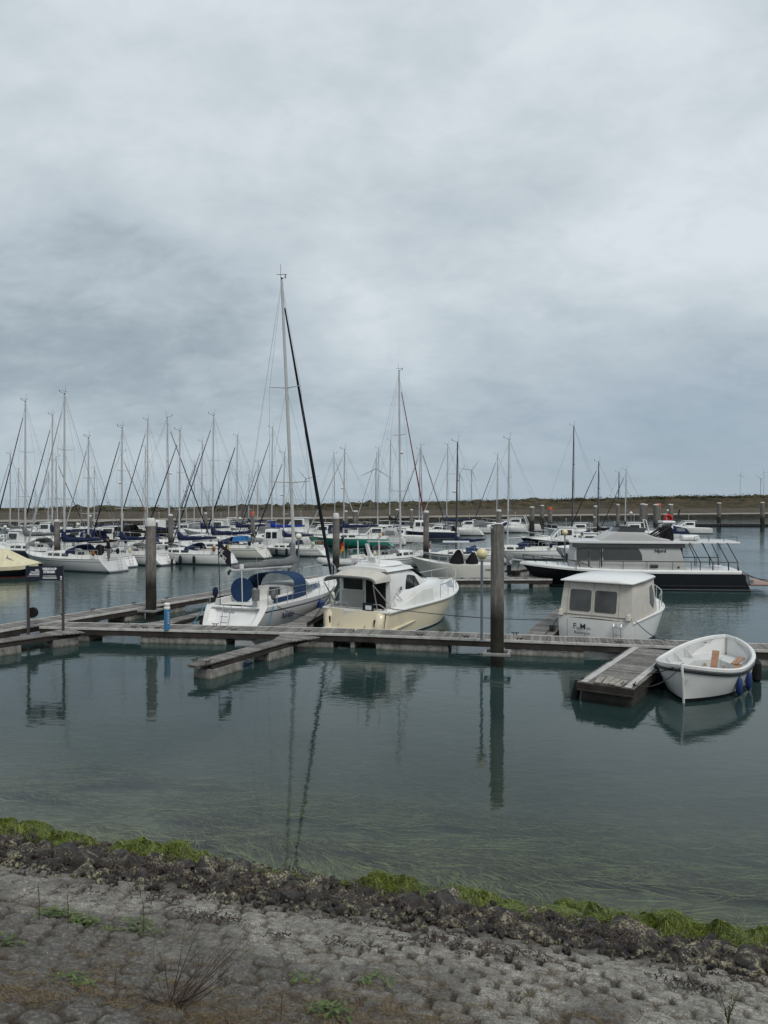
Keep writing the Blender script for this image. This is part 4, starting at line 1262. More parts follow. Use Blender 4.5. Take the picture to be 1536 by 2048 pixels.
    mb.tube([be, head], wr * 0.8, 4)
    mb.tube([be.lerp(bst, 0.4), Vector((xm - boom_len * L * 0.62, 0, zf + 0.02))], wr * 1.4, 4)
    mb.build('standing_rigging', WIRE, t)
    if jib is not None:
        a, b = bow + (jh - bow) * 0.035, bow + (jh - bow) * jib_top
        mb = MB(); mb.tube([a, a.lerp(b, 0.05), a.lerp(b, 0.3), b], [jib_r * 0.6, jib_r * 1.05, jib_r, jib_r * 0.42], 7); mb.tube([bow, a], 0.07, 8)
        mb.build('furled_jib', jib, t)
    mb = MB(); mb.tube([bst, be], [0.06, 0.05], 7); mb.build('boom', ALU, t)
    if cover is not None:
        sail_cover(t, cover, bst + Vector((mr * 2, 0, 0.03)), be + Vector((0.1, 0, 0.03)), 0.040 * L + 0.12, 0.016 * L + 0.06, up=0.06 * L)
    if hood is not None:
        arch_cover(t, 'sprayhood', hood, -0.16 * L, -0.03 * L, 0.60 * B, 0.52 * B, zd + 0.02 * L, 0.078 * L, 0.045 * L, lean0=0.02 * L, lean1=-0.01 * L)
    if wheel is not None:
        mb = MB(); mb.tube([(-0.30 * L, 0, zd + 0.55), (-0.30 * L + 0.06, 0, zd + 0.55)], 0.42, 18); mb.build('wheel_cover', wheel, t)
    # rails
    for sd_ in (1, -1):
        if detail > 0:
            rail_run(hu, t, [0.20, 0.32, 0.45, 0.58, 0.70, 0.82], 0.60, STEEL, r=wr * 1.2, side=sd_, wires=(1.0, 0.52), name='lifeline')
    mb = MB()
    def loop(ts, h, side_pts):
        pts = [hu.pt(q, hu.sheer(q), s_, -0.06) + Vector((0, 0, h)) for q, s_ in side_pts]
        mb.tube(pts, 0.016 + D * 0.00006, 5)
        for q, s_ in side_pts[:: max(1, len(side_pts) // 4)]:
            b = hu.pt(q, hu.sheer(q), s_, -0.06)
            mb.tube([b, b + Vector((0, 0, h))], 0.014 + D * 0.00005, 5)
    loop(None, 0.62, [(0.84, 1), (0.92, 1), (0.985, 1), (0.985, -1), (0.92, -1), (0.84, -1)])
    mb.build('pulpit', STEEL, t)
    for sd_ in (1, -1):
        mb = MB()
        loop(None, 0.62, [(0.16, sd_), (0.08, sd_), (0.015, sd_)])
        mb.build('pushpit', STEEL, t)
    for ex in extras:
        if ex == 'fenders':
            for q in (0.3, 0.45, 0.6):
                fender(t, hu, q, 0.42, -1, NAVYC if hull is WHITE else FENDERW); fender(t, hu, q, 0.42, 1, RUBBER)
        elif ex == 'outboard':
            outboard(t, -L / 2 - 0.12, 0.0, 0.55, LGREYC, 0.75)
        elif ex == 'bluecloth':
            mb = MB(); mb.box((-0.22 * L, 0.0, zd + 0.75), (0.9, B * 0.6, 0.45), taper=0.8); mb.build('folded_cover', M('bright_blue_cloth', (0.03, 0.13, 0.32), 0.8, var=0.2), t, smooth=0, bevel=0.05)
        elif ex == 'horseshoe':
            mb = MB(); mb.tube([hu.pt(0.05, hu.sheer(0.05), -1) + Vector((0, 0.05, 0.25)), hu.pt(0.05, hu.sheer(0.05), -1) + Vector((0, 0.05, 0.6))], 0.11, 10); mb.build('lifebuoy', M('yellow_buoy', (0.45, 0.30, 0.04), 0.6), t)
        elif ex == 'radararch':
            mb = MB(); mb.tube([(-0.42 * L, 0.4 * B, zd), (-0.44 * L, 0.36 * B, zd + 1.7), (-0.44 * L, -0.36 * B, zd + 1.7), (-0.42 * L, -0.4 * B, zd)], 0.035, 6); mb.build('stern_arch', STEEL, t)
    # ladder on the transom
    if detail > 0:
        mb = MB()
        for y in (-0.16, 0.16):
            mb.tube([(-L / 2 - 0.13, y, 0.18), (-L / 2 - 0.02 + 0.02 * L, y, hu.sheer(0) + 0.1)], 0.016, 5)
        for k in range(3):
            mb.tube([(-L / 2 - 0.11 + 0.03 * k, -0.16, 0.3 + 0.22 * k), (-L / 2 - 0.11 + 0.03 * k, 0.16, 0.3 + 0.22 * k)], 0.016, 5)
        mb.build('boarding_ladder', STEEL, t)
    t_info[t.name] = (hu, hs)
    return t
t_info = {}

def outboard(parent, x, y, z, mat, s=1.0):
    mb = MB()
    secs = [[Vector((x - 0.26 * s * k + dx * s, y + a * 0.19 * s * k, z + zz * s)) for a, dx in ((1, 0.20), (1, -0.10), (0.5, -0.24), (-0.5, -0.24), (-1, -0.10), (-1, 0.20))] for k, zz in ((0.85, -0.08), (1.0, 0.06), (0.98, 0.36), (0.80, 0.52), (0.45, 0.58))]
    mb.loft(secs, 0, True, True, True)
    o = mb.build('outboard_engine', mat, parent, smooth=50)
    mb = MB(); mb.box((x - 0.22 * s, y, z - 0.38 * s), (0.22 * s, 0.12 * s, 0.62 * s), taper=1.2); mb.box((x - 0.25 * s, y, z - 0.72 * s), (0.34 * s, 0.20 * s, 0.03)); mb.build('engine_leg', BLACKM, o, smooth=0, bevel=0.02)
    return o

def motorboat(px, D, hdg, L, label, hull=WHITE, boot=GREYST, stripe=None, kind='cruiser', roof_h=1.25, canvas=None, B=None, group='motor boats moored across the harbour', glass=GLASS, arch=False, deckmat=DECKW, name='motor_cruiser', canvas_z=1.0, flag=False, extra_rail=True):
    """small cabin cruiser: hull, deck, foredeck trunk, wheelhouse with raked windows, optional cockpit canvas"""
    hdg = math.radians(hdg)
    p = at(px, D)
    B = B or 0.30 * L + 0.45
    t = thing(name, label, 'motor boat', (p.x, p.y, 0), hdg, group)
    hu = Hull(L, B, (0.105 * L, 0.115 * L, 0.165 * L), bs=0.88, ovb=0.13 * L, top_s=0.02 * L, flare=0.65, fine=2.6, wl=0.10)
    hu.build(t, [hull, WHITE, stripe or hull, boot, ANTI, hull], n=18, st=(0.10, 0.26))
    hu.deck(t, deckmat)
    zd = hu.sheer(0.5)
    tr = House([(0.02 * L, 0.36 * B, 0.31 * B, zd - 0.03, zd + 0.30, 0.05), (0.20 * L, 0.31 * B, 0.24 * B, zd, zd + 0.28, 0.05), (0.36 * L, 0.15 * B, 0.09 * B, zd + 0.10, zd + 0.20, 0.03)], r=0.12)
    tr.build('foredeck_trunk', hull if hull in (WHITE, OFFWH) else DECKW, t)
    x0, x1 = (-0.17 * L, 0.10 * L) if kind == 'cruiser' else (-0.06 * L, 0.14 * L)
    wh = House([(x0, 0.37 * B, 0.31 * B, zd - 0.03, zd + roof_h, 0.06), (x1 - 0.10 * L, 0.37 * B, 0.31 * B, zd - 0.03, zd + roof_h, 0.06), (x1, 0.36 * B, 0.30 * B, zd, zd + 0.42, 0.04)] if kind == 'cruiser' else
               [(x0, 0.33 * B, 0.31 * B, zd - 0.03, zd + roof_h, 0.05), (x1 - 0.015 * L, 0.33 * B, 0.30 * B, zd - 0.03, zd + roof_h, 0.05), (x1 + 0.01 * L, 0.33 * B, 0.29 * B, zd - 0.03, zd + roof_h * 0.55, 0.04)], r=0.13)
    w = wh.build('wheelhouse', hull if hull in (WHITE, OFFWH) else WHITE, t)
    for sd_ in (1, -1):
        if kind == 'cruiser':
            wh.window(x0 + 0.02 * L, x1 - 0.085 * L, 0.50, 0.96, glass, w, sd_, n=4)
            wh.window(x1 - 0.07 * L, x1 - 0.03 * L, 0.50, 0.92, glass, w, sd_, rake1=-0.035 * L, n=3)
        else:
            wh.window(x0 + 0.015 * L, x0 + 0.085 * L, 0.52, 0.94, glass, w, sd_, n=3); wh.window(x0 + 0.10 * L, x1 - 0.025 * L, 0.52, 0.94, glass, w, sd_, n=3)
    # windscreen
    a, b = wh.secs[-2], wh.secs[-1]
    mb = MB()
    for y0, y1 in ((-0.9, -0.34), (-0.3, 0.3), (0.34, 0.9)):
        q = []
        for f, y in ((0.12, y0), (0.12, y1), (0.9, y1), (0.9, y0)):
            s_ = tuple(lerp(u, v, f) for u, v in zip(a, b))
            q.append(Vector((s_[0] + 0.012, y * s_[2], s_[4] + s_[5] * 0.5 + 0.022)))
        mb.plate(q, 0.012)
    mb.build('windscreen', glass, w, smooth=0)
    if kind == 'cruiser':
        mb = MB(); mb.box((lerp(x0, x1 - 0.10 * L, 0.42), 0, zd + roof_h + 0.07), ((x1 - x0) * 0.85, 0.62 * B, 0.045)); mb.build('roof', WHITE, t, smooth=0, bevel=0.02)
    if canvas:
        arch_cover(t, 'cockpit_canvas', canvas, -0.44 * L, x0 + 0.01 * L, 0.74 * B, 0.70 * B, zd - 0.02, canvas_z, roof_h + 0.05, lean0=0.06 * L)
        cw = M('clear_vinyl_pane', (0.16, 0.17, 0.18), 0.15, var=0.3)
        for sd_ in (1, -1):
            mb = MB()
            yq = sd_ * (0.36 * B + 0.012)
            mb.plate([(-0.36 * L, yq + sd_ * 0.03, zd + 0.30), (-0.22 * L, yq + sd_ * 0.02, zd + 0.30), (-0.22 * L, yq - sd_ * 0.005, zd + 0.72), (-0.34 * L, yq, zd + 0.72)], 0.012)
            mb.build('vinyl_window', cw, t, smooth=0)
    if arch:
        mb = MB(); mb.tube([(-0.30 * L, 0.42 * B, zd), (-0.24 * L, 0.36 * B, zd + roof_h + 0.35), (-0.24 * L, -0.36 * B, zd + roof_h + 0.35), (-0.30 * L, -0.42 * B, zd)], 0.06, 6); mb.build('radar_arch', WHITE, t)
    if extra_rail:
        mb = MB()
        for sd_ in (1, -1):
            tops = []
            for q in (0.52, 0.64, 0.76, 0.87, 0.96):
                b_ = hu.pt(q, hu.sheer(q), sd_, -0.07); a_ = b_ + Vector((0, 0, 0.55)); mb.tube([b_, a_], 0.015, 5); tops.append(a_)
            mb.tube([hu.pt(0.46, hu.sheer(0.46), sd_, -0.07)] + tops, 0.018, 5)
        mb.build('bow_rail', STEEL, t)
    mb = MB(); mb.tube([(lerp(x0, x1, 0.3), 0, zd + roof_h), (lerp(x0, x1, 0.3), 0, zd + roof_h + 0.9)], 0.02, 5); mb.ball((lerp(x0, x1, 0.3), 0, zd + roof_h + 0.9), 0.06, 8, 5); mb.build('signal_mast', STEEL, t)
    t_info[t.name] = (hu, wh)
    return t

# ------------------------------------------------------------------ the rows of yachts across the harbour
G = 'sailing yachts moored across the harbour'
SB = sailboat
SB(128, 789, 55, 154, 9.6, 'light grey sailing yacht with navy boom cover nearest the sale sign, someone on its stern', LGREY, stripe=GREYST, cover=NAVYC, jib=PALESAIL, hood=NAVYC, wheel=BLACKC)
SB(176, 877, 58, 152, 8.0, 'white yacht whose round stern shows just right of the person', WHITE, cover=BLACKC, jib=PALESAIL, hood=BLACKC, extras=('fenders',))
SB(243, 857, 60, 154, 8.6, 'white yacht with pale grey hood behind the thick capped pile, navy boom cover', WHITE, stripe=GREYST, cover=NAVYC, jib=DARKSAIL, hood=LGREYC, extras=('outboard',))
SB(358, 863, 60, 163, 8.6, 'white yacht with navy hood and fenders right of the capped pile, yellow buoy astern', WHITE, stripe=None, boot=GREYST, cover=NAVYC, jib=DARKSAIL, hood=NAVYC, extras=('fenders', 'horseshoe'))
SB(425, 832, 66, 165, 9.4, 'cream white yacht with bright blue cloth in its cockpit', OFFWH, stripe=GREYST, cover=NAVYC, jib=DARKSAIL, hood=NAVYC, extras=('bluecloth',), spreaders=2)
SB(50, 804, 63, 156, 9.8, 'navy hulled yacht with grey boom cover above the yellow tent boat', NAVYP, cover=GREYC, jib=DARKSAIL, hood=GREYC, mast=ALU)
SB(104, 832, 70, 160, 9.4, 'white yacht with bare mast second left of the tallest left mast, black furled jib', WHITE, cover=NAVYC, jib=DARKSAIL, hood=BLACKC, extras=('fenders',))
SB(20, 910, 84, 160, 8.2, 'white yacht with grey furled jib at the left edge', WHITE, cover=GREYC, jib=PALESAIL, hood=None, detail=0)
SB(37, 940, 108, 165, 7.5, 'small white yacht with low mast far back at the left edge', WHITE, cover=None, jib=None, hood=None, detail=0)
SB(96, 946, 110, 165, 7.5, 'small white yacht far back, low mast left of the two tall left masts', WHITE, cover=None, jib=PALESAIL, hood=None, detail=0)
SB(115, 915, 95, 20, 8.0, 'white yacht bow to the right behind the tallest left mast', WHITE, cover=BLACKC, jib=DARKSAIL, hood=None, detail=0)
SB(188, 937, 112, 165, 7.5, 'small white yacht far back between the round sterned yacht and the wood-brown jib', WHITE, cover=None, jib=None, hood=None, detail=0)
SB(246, 905, 86, 12, 8.4, 'white yacht with a wood-brown furled jib leaning to the right', WHITE, cover=NAVYC, jib=RUSTC, hood=NAVYC, detail=0)
SB(294, 842, 76, 162, 9.2, 'white yacht whose mast rises right beside the thick capped pile', WHITE, cover=NAVYC, jib=DARKSAIL, hood=NAVYC, detail=0)
SB(290, 895, 102, 162, 8.4, 'white far yacht with slim mast just left of the thick capped pile', WHITE, cover=None, jib=None, hood=None, detail=0)
SB(339, 836, 70, 18, 9.0, 'white yacht with black furled jib slanting down to the right, bow right', WHITE, cover=BLACKC, jib=DARKSAIL, hood=NAVYC, extras=('fenders',))
SB(403, 885, 82, 165, 8.6, 'white yacht with black furled jib left of the orange banded pile', WHITE, cover=NAVYC, jib=DARKSAIL, hood=None, detail=0)
SB(457, 925, 112, 165, 7.6, 'small far yacht with a thin mast left of the orange banded pile', WHITE, cover=None, jib=None, hood=None, detail=0)
SB(473, 873, 84, 165, 9.0, 'white yacht with navy boom cover directly left of the orange banded pile', WHITE, cover=NAVYC, jib=DARKSAIL, hood=NAVYC, detail=0, jib_r=0.09)
SB(515, 925, 114, 165, 7.6, 'small far yacht with navy furled jib right of the orange banded pile', WHITE, cover=None, jib=NAVYSAIL, hood=None, detail=0)
SB(543, 857, 82, 165, 9.4, 'white yacht with royal blue boom cover behind the white pilothouse boat', WHITE, cover=ROYAL, jib=NAVYSAIL, hood=None, boom_len=0.42, detail=0)
SB(567, 908, 68, 165, 7.4, 'small white yacht with dark rail whose stern ends beside the green hull', WHITE, stripe=BLACKP, cover=NAVYC, jib=DARKSAIL, hood=NAVYC, extras=('fenders',))
SB(670, 908, 104, 15, 8.0, 'white far yacht with pale furled jib slanting right, left of the capped pile', WHITE, cover=None, jib=PALESAIL, hood=None, detail=0)
SB(687, 900, 80, 172, 9.6, 'green hulled sailing yacht with white deck and navy boom cover', GREENP, cover=NAVYC, jib=PALESAIL, hood=None, fb=(0.9, 0.95, 1.2), boot=BLACKP)
SB(755, 897, 112, 170, 8.4, 'white far yacht with pale furled jib slanting left, in front of the nearest wind turbine', WHITE, cover=None, jib=PALESAIL, hood=None, detail=0)
SB(779, 882, 108, 170, 9.4, 'white far yacht with mast just left of the tall red-sailed mast', WHITE, cover=BLACKC, jib=None, hood=NAVYC, detail=0, extras=('fenders',))
c1_ = SB(801, 744, 56, 50, 9.4, 'white cruising yacht with dark red furled jib and an inflatable dinghy on its stern', WHITE, stripe=GREYST, cover=None, jib=REDC, hood=GREYC, extras=('radararch',), wheel=BLACKC, mx=0.09)
SB(838, 900, 98, 168, 8.4, 'white far yacht right of the red furled jib with black jib slanting left', WHITE, cover=None, jib=DARKSAIL, hood=None, detail=0)
SB(844, 892, 104, 15, 8.6, 'white far yacht right of the red furled jib with black jib slanting right', WHITE, cover=None, jib=DARKSAIL, hood=None, detail=0)
SB(893, 890, 105, 168, 9.2, 'white yacht with grey hood left of the free mooring berth, round stern to the right', WHITE, cover=NAVYC, jib=PALESAIL, hood=GREYC, detail=0)
SB(912, 886, 60, 176, 7.4, 'white yacht with dark brown mast and short navy boom cover behind the fishing boat', WHITE, cover=NAVYC, jib=None, hood=BLUEC, mast=DARKMAST, boom_len=0.33)
SB(993, 910, 114, 170, 8.6, 'white far yacht with black furled jib in open water behind the thickest pile', WHITE, cover=None, jib=DARKSAIL, hood=NAVYC, detail=0)
SB(1015, 880, 64, 176, 8.2, 'white yacht with bare boom and navy hood right of the thickest pile, small outboard astern', WHITE, cover=None, jib=None, hood=NAVYC, extras=('outboard',), boot=GREYST)
SB(1144, 853, 82, 165, 9.0, 'dark masted yacht behind the orange topped pile and the pale canvas cruiser', WHITE, cover=None, jib=None, hood=NAVYC, mast=DARKMAST, detail=0)
SB(1195, 925, 80, 165, 7.8, 'yacht with black mast rising over the navy canopy boat', WHITE, cover=BLACKC, jib=DARKSAIL, hood=None, mast=DARKMAST, detail=0)
SB(1236, 946, 98, 165, 7.2, 'small far yacht with dark slim mast behind the navy canopy boat', WHITE, cover=None, jib=None, hood=None, mast=DARKMAST, detail=0)
SB(1250, 941, 94, 165, 7.4, 'small yacht with light mast and black jib slanting left behind the dark motor yacht', WHITE, cover=BLACKC, jib=DARKSAIL, hood=None, detail=0)
# more sails between the rows
SB(70, 985, 118, 165, 7.2, 'tiny far yacht in front of the dike left of the bare left masts', WHITE, cover=None, jib=None, hood=None, detail=0)
SB(388, 925, 106, 165, 7.8, 'far yacht with short mast between two crossed black jibs', WHITE, cover=None, jib=DARKSAIL, hood=None, detail=0)
SB(372, 985, 115, 165, 7.2, 'tiny far yacht under the crossed black jibs', WHITE, cover=None, jib=None, hood=None, detail=0)
SB(497, 952, 110, 165, 7.4, 'small far yacht directly behind the orange banded pile', WHITE, cover=NAVYC, jib=None, hood=None, detail=0)

# ------------------------------------------------------------------ motor boats of the rows
MG = 'motor boats moored across the harbour'
motorboat(552, 70, 172, 6.6, 'white pilothouse boat with black side panel and dark canvas door', WHITE, kind='pilot', roof_h=1.5, canvas=None, stripe=None, name='pilothouse_boat')
motorboat(846, 96, 178, 8.4, 'navy hulled pilot cutter with white wheelhouse left of the red furled jib', NAVYP, kind='pilot', roof_h=1.35, name='pilothouse_boat')
motorboat(745, 84, 172, 7.4, 'white cruiser with pale windowed cockpit tent behind the green hull', WHITE, canvas=LGREYC, roof_h=1.1, canvas_z=0.95)
motorboat(700, 94, 172, 7.2, 'white cruiser with long dark grey canopy behind the white capped pile', WHITE, canvas=GREYC, roof_h=1.0, canvas_z=1.0)
motorboat(1020, 118, 176, 9.5, 'white cruiser with black folded hood beside the standing open berth', WHITE, canvas=None, arch=True, roof_h=0.9)
motorboat(1118, 76, 172, 8.0, 'black hulled cruiser with white raked cabin behind the dark yacht bow', BLACKP, kind='cruiser', roof_h=1.25, glass=GLASS)
motorboat(1168, 66, 168, 6.2, 'white cruiser under pale beige canvas behind the dark yacht wheelhouse front', WHITE, canvas=BEIGEC, roof_h=1.35, canvas_z=1.25)
motorboat(1150, 98, 170, 8.0, 'white cruiser with dark bubble screen beyond the pale canvas cruiser', WHITE, canvas=GREYC, roof_h=0.95, canvas_z=1.0)
motorboat(1218, 72, 160, 6.0, 'cruiser covered by a navy canopy behind the dark yacht', WHITE, canvas=NAVYC, roof_h=1.3, canvas_z=1.2)
motorboat(1256, 84, 170, 7.4, 'white cruiser with high white roof right of the navy canopy boat', WHITE, canvas=None, roof_h=1.55, arch=True)
motorboat(1322, 92, 170, 7.4, 'small white motorboat with navy cockpit cover under the red lifebuoy', WHITE, canvas=NAVYC, roof_h=1.0, canvas_z=0.7)
motorboat(1368, 110, 175, 7.6, 'white motorboat at the end of the far dock behind the folded mast', WHITE, roof_h=0.9)
motorboat(30, 70, 160, 7.0, 'white cruiser with dark windows above the yellow tent boat', WHITE, roof_h=1.3)
motorboat(150, 78, 165, 7.6, 'white cruiser with navy canvas behind the navy boom cover on the left', WHITE, canvas=NAVYC, roof_h=1.1)
motorboat(215, 80, 165, 8.0, 'white cruiser behind the person, black canvas over its cockpit', WHITE, canvas=BLACKC, roof_h=1.2, canvas_z=1.5)
motorboat(275, 84, 165, 8.5, 'boat under a long pale tarpaulin behind the capped pile', OFFWH, canvas=LGREYC, roof_h=1.0, canvas_z=0.9)
motorboat(318, 90, 165, 7.0, 'dark hulled workboat with white house and lifebuoy behind the capped pile', BLACKP, kind='pilot', roof_h=1.7, name='pilothouse_boat')
motorboat(430, 92, 165, 9.0, 'white cruiser with rounded roof and radar arch left of the orange banded pile', WHITE, roof_h=1.4, arch=True)
motorboat(500, 90, 168, 8.5, 'white cruiser right behind the orange banded pile', WHITE, roof_h=1.1, canvas=GREYC)
motorboat(590, 96, 168, 9.0, 'white cruiser with flat hardtop roof behind the big grey sail cover', WHITE, roof_h=1.6, kind='cruiser')
motorboat(640, 92, 168, 7.6, 'white cruiser with navy canvas behind the foremost tall mast', WHITE, canvas=NAVYC, roof_h=1.0)
motorboat(930, 112, 172, 7.6, 'white cruiser with grey tent beyond the round sterned yacht', WHITE, canvas=GREYC, roof_h=1.0)
motorboat(870, 100, 172, 6.5, 'white motorboat with dark stripe at the stern of the navy cutter', WHITE, canvas=BLACKC, stripe=NAVYP, roof_h=0.8, canvas_z=0.8)
motorboat(90, 92, 165, 8.0, 'white cruiser far left between the two tall left masts', WHITE, roof_h=1.2)
motorboat(365, 96, 165, 8.0, 'white cruiser with grey canvas under the crossed black jibs', WHITE, canvas=GREYC, roof_h=1.0)
motorboat(790, 88, 172, 7.2, 'long white cruiser with row of black fenders left of the navy cutter', WHITE, roof_h=0.8, arch=False)

# ================================================================== the boats nearest the walkway
def loc_frame(t):
    m = Matrix.Translation(t.location) @ Matrix.Rotation(t.rotation_euler[2], 4, 'Z')
    return lambda x, y, z: m @ Vector((x, y, z))
def hull_text(hu, t, z, side, s, size, mat, parent, shear=0.0, name='name_lettering', out=0.035, bold=0.0):
    dx = 0.03
    a, b = hu.pt(t, z, side, out), hu.pt(t + dx, z, side, out)
    up = hu.pt(t, z + 0.15, side, out) - a
    xd = (b - a) if side < 0 else (a - b)
    return lettering(s, size, mat, parent, a, xd, up, name, shear=shear, bold=bold)
def catenary(a, b, sag, n=14):
    return [a.lerp(b, i / n) + Vector((0, 0, -sag * 4 * (i / n) * (1 - i / n))) for i in range(n + 1)]
def rope(label, a, b, sag=0.15, r=0.014, mat=ROPE, group='mooring ropes'):
    mb = MB(); mb.tube(catenary(Vector(a), Vector(b), sag), r, 6)
    return tag(mb.build('mooring_rope', mat), label, 'rope', group)

# ---- blue topped sailing yacht
nf = sailboat(590.5, 566, 33.9, 71, 10.3, 'white sailing yacht with blue sprayhood, round blue wheel cover and the tallest mast', LGREY, stripe=STRIPE, boot=STRIPE, cover=None, jib=DARKSAIL, hood=None, B=3.3, mx=0.09, detail=2, fb=(1.03, 1.0, 1.32), rake=0.043, lean=0.33, jib_r=0.085, jib_top=0.955, boom_len=0.01, bs=0.80)
hu, hs = t_info[nf.name]
for ch in list(nf.children):
    if ch.name.startswith('boom'):
        bpy.data.objects.remove(ch)
zd = hu.sheer(0.5)
xm = 0.09 * 10.3
sw_ = math.radians(6)
A_ = Vector((xm - 0.10, 0.01, 2.12)); B_ = A_ + Vector((-4.75 * math.cos(sw_), 4.75 * math.sin(sw_), 0.22))
mb = MB(); mb.tube([A_, B_], [0.085, 0.07], 8); bo = mb.build('boom', ALU, nf)
mb = MB(); mb.tube([B_, B_ + Vector((-0.10, 0, -0.02)), B_ + Vector((-0.12, 0, -0.16))], 0.05, 6); mb.build('boom_end', BLACKM, bo)
sail_cover(nf, GREYC, A_ + Vector((0.16, 0, 0.03)), B_ + Vector((0.22, -0.02, 0.05)), 0.50, 0.155, up=0.0, droop=0.02)
mb = MB(); secs = []
for i in range(9):
    f = i / 8; z = 1.98 + 1.25 * f
    w = lerp(0.27, 0.10, f ** 0.8) * (1 + 0.07 * math.sin(i * 2.1)); c = xm - 0.02 - 0.12 * (1 - f) - 0.043 * (z - 1)
    secs.append([Vector((c + math.cos(a) * w * 1.25, 0.02 + 0.022 * (z - 1) + math.sin(a) * w * 0.8, z + 0.10 * math.cos(a))) for a in [2 * PI * k / 12 for k in range(12)]])
mb.loft(secs, 0, True, True, True); mb.build('mast_sail_collar', GREYC, nf, smooth=70)
arch_cover(nf, 'sprayhood', BLUEC, -1.75, -0.35, 2.45, 2.25, zd + 0.02, 1.02, 0.98, n=16, lean0=0.42, lean1=0.18)
mb = MB(); secs = []
for f, x, w, h in ((0, -0.2, 2.22, 0.97), (1, 0.75, 1.9, 0.30)):
    row = []
    for i in range(17):
        a = PI * i / 16
        row.append(Vector((x, math.copysign(abs(math.cos(a)) ** 0.62, math.cos(a)) * w / 2, zd + 0.02 + h * math.sin(a) ** 0.62)))
    secs.append(row)
mb.loft(secs); mb.build('sprayhood_window', CLEARV, nf, recalc=False)
mb = MB(); mb.tube([(-3.45, 0.25, 1.52), (-3.40, 0.25, 1.52)], 0.50, 26); wc = mb.build('wheel_cover', BLUEC, nf)
mb = MB(); mb.box((-3.2, 0.25, 1.2), (0.22, 0.28, 0.9), taper=0.8); mb.build('steering_pedestal', DECKW, nf, smooth=0, bevel=0.03)
for sd_ in (1, -1):                          # tinted window strip along the coachroof, blue cockpit side cloths
    for k in range(5):
        x = 0.25 + k * 0.55
        hs.window(x, x + 0.45, 0.22, 0.90, BLUEGL, nf, sd_, n=2, name='tinted_window', out=0.02)
    mb = MB()
    y = sd_ * 1.12
    mb.plate([(-3.3, y, 1.04), (-1.6, y + sd_ * 0.06, 1.04), (-1.6, y + sd_ * 0.02, 1.22), (-3.3, y - sd_ * 0.04, 1.22)], 0.02)
    mb.build('cockpit_side_cloth', BLUEC, nf, smooth=0)
hull_text(hu, 0.155, 0.45, -1, 'Ninfea', 0.36, LETTERB, nf, shear=0.38, bold=0.004)
lettering('Ninfea', 0.20, LETTERB, nf, (-4.78, 0.36, 0.80), (0, -1, 0), (0.35, 0, 1), 'name_lettering', shear=0.3)
fender(nf, hu, 0.50, 0.52, -1, FENDERB, 0.50, 0.15)
fender(nf, hu, 0.70, 0.62, -1, FENDERW, 0.55, 0.13)
mb = MB(); mb.tube([(-4.5, -0.95, 1.30), (-4.5, -0.95, 1.72)], 0.15, 12); mb.build('grey_buoy_bag', GREYC, nf)
mb = MB(); mb.tube([(-4.45, -0.35, 1.0), (-4.5, -0.35, 2.5)], 0.018, 6); mb.tube([(-4.5, -0.35, 2.5), (-4.5, -0.35, 2.66)], 0.085, 12); mb.build('gps_antenna', WHITE, nf)
for ch in nf.children:                       # the stern and deck are whiter than the topsides
    if ch.name.startswith('hull'):
        ch.data.materials[5] = WHITE; ch.data.materials[1] = LGREY
F_ = loc_frame(nf)
# dark club flag on a slanted staff
ft = thing('flag', 'dark violet flag with white letters above the stern of the blue topped yacht', 'flag', F_(-4.45, 0.62, 1.05), nf.rotation_euler[2])
mb = MB(); mb.tube([(0, 0, 0), (0.02, 0.10, 2.55)], 0.016, 6); mb.build('staff', BLACKM, ft)
mb = MB(); n = 10; secs = []
for i in range(n + 1):
    f = i / n
    secs.append([Vector((0.02 - 0.06 * math.sin(f * 7 + g * 2), 0.09 - 0.58 * f - 0.02 * g, lerp(2.50, 1.88, g) - 0.46 * f + 0.03 * math.sin(f * 8))) for g in (0, 0.25, 0.5, 0.75, 1)])
mb.loft(secs); fl = mb.build('cloth', M('dark_violet_cloth', (0.028, 0.024, 0.034), 0.85, var=0.2), ft, recalc=False)
for s_, yy, zz in (('EE', 0.02, 2.12), ('CBS', 0.02, 1.93)):
    lettering(s_, 0.21, LETTER, fl, (-0.09, yy, zz), (0, -0.8, -0.62), (0, -0.62, 0.8), 'lettering')

# ---- cream motor yacht
cy = thing('motor_yacht', 'cream hulled motor yacht with white cabin, grey cockpit awning and dark windows', 'motor boat', (1.04, 31.64, 0), math.radians(60))
hu = Hull(8.7, 3.08, (1.05, 1.06, 1.40), bs=0.93, ovb=1.0, top_s=0.16, flare=0.52, fine=2.5, wl=0.06, draft=0.4)
hu.build(cy, [CREAM, WHITE, CREAM, WHITE, ANTI, CREAM], n=26, st=(0.10, 0.16), boot=(0.05, 0.10), tcurve=0.30)
hu.deck(cy, DECKW, t0=0.36, t1=1.0)
mb = MB()
for sd_ in (1, -1):
    mb.tube([hu.pt(i / 24, hu.sheer(i / 24) - 0.05, sd_, 0.02) for i in range(25)], 0.055, 8)
p0 = hu.pt(0, hu.sheer(0) - 0.05, 1, 0.02)
mb.tube([p0, p0 + Vector((-0.09, -0.5, 0)), Vector((p0.x - 0.11, 0, p0.z)), Vector((p0.x - 0.09, -p0.y + 0.5, p0.z)), Vector((p0.x, -p0.y, p0.z))], 0.06, 8)
mb.build('rub_rail', WHITE, cy)
INNER = M('cockpit_liner', (0.44, 0.43, 0.40), 0.5, var=0.06)
mb = MB()
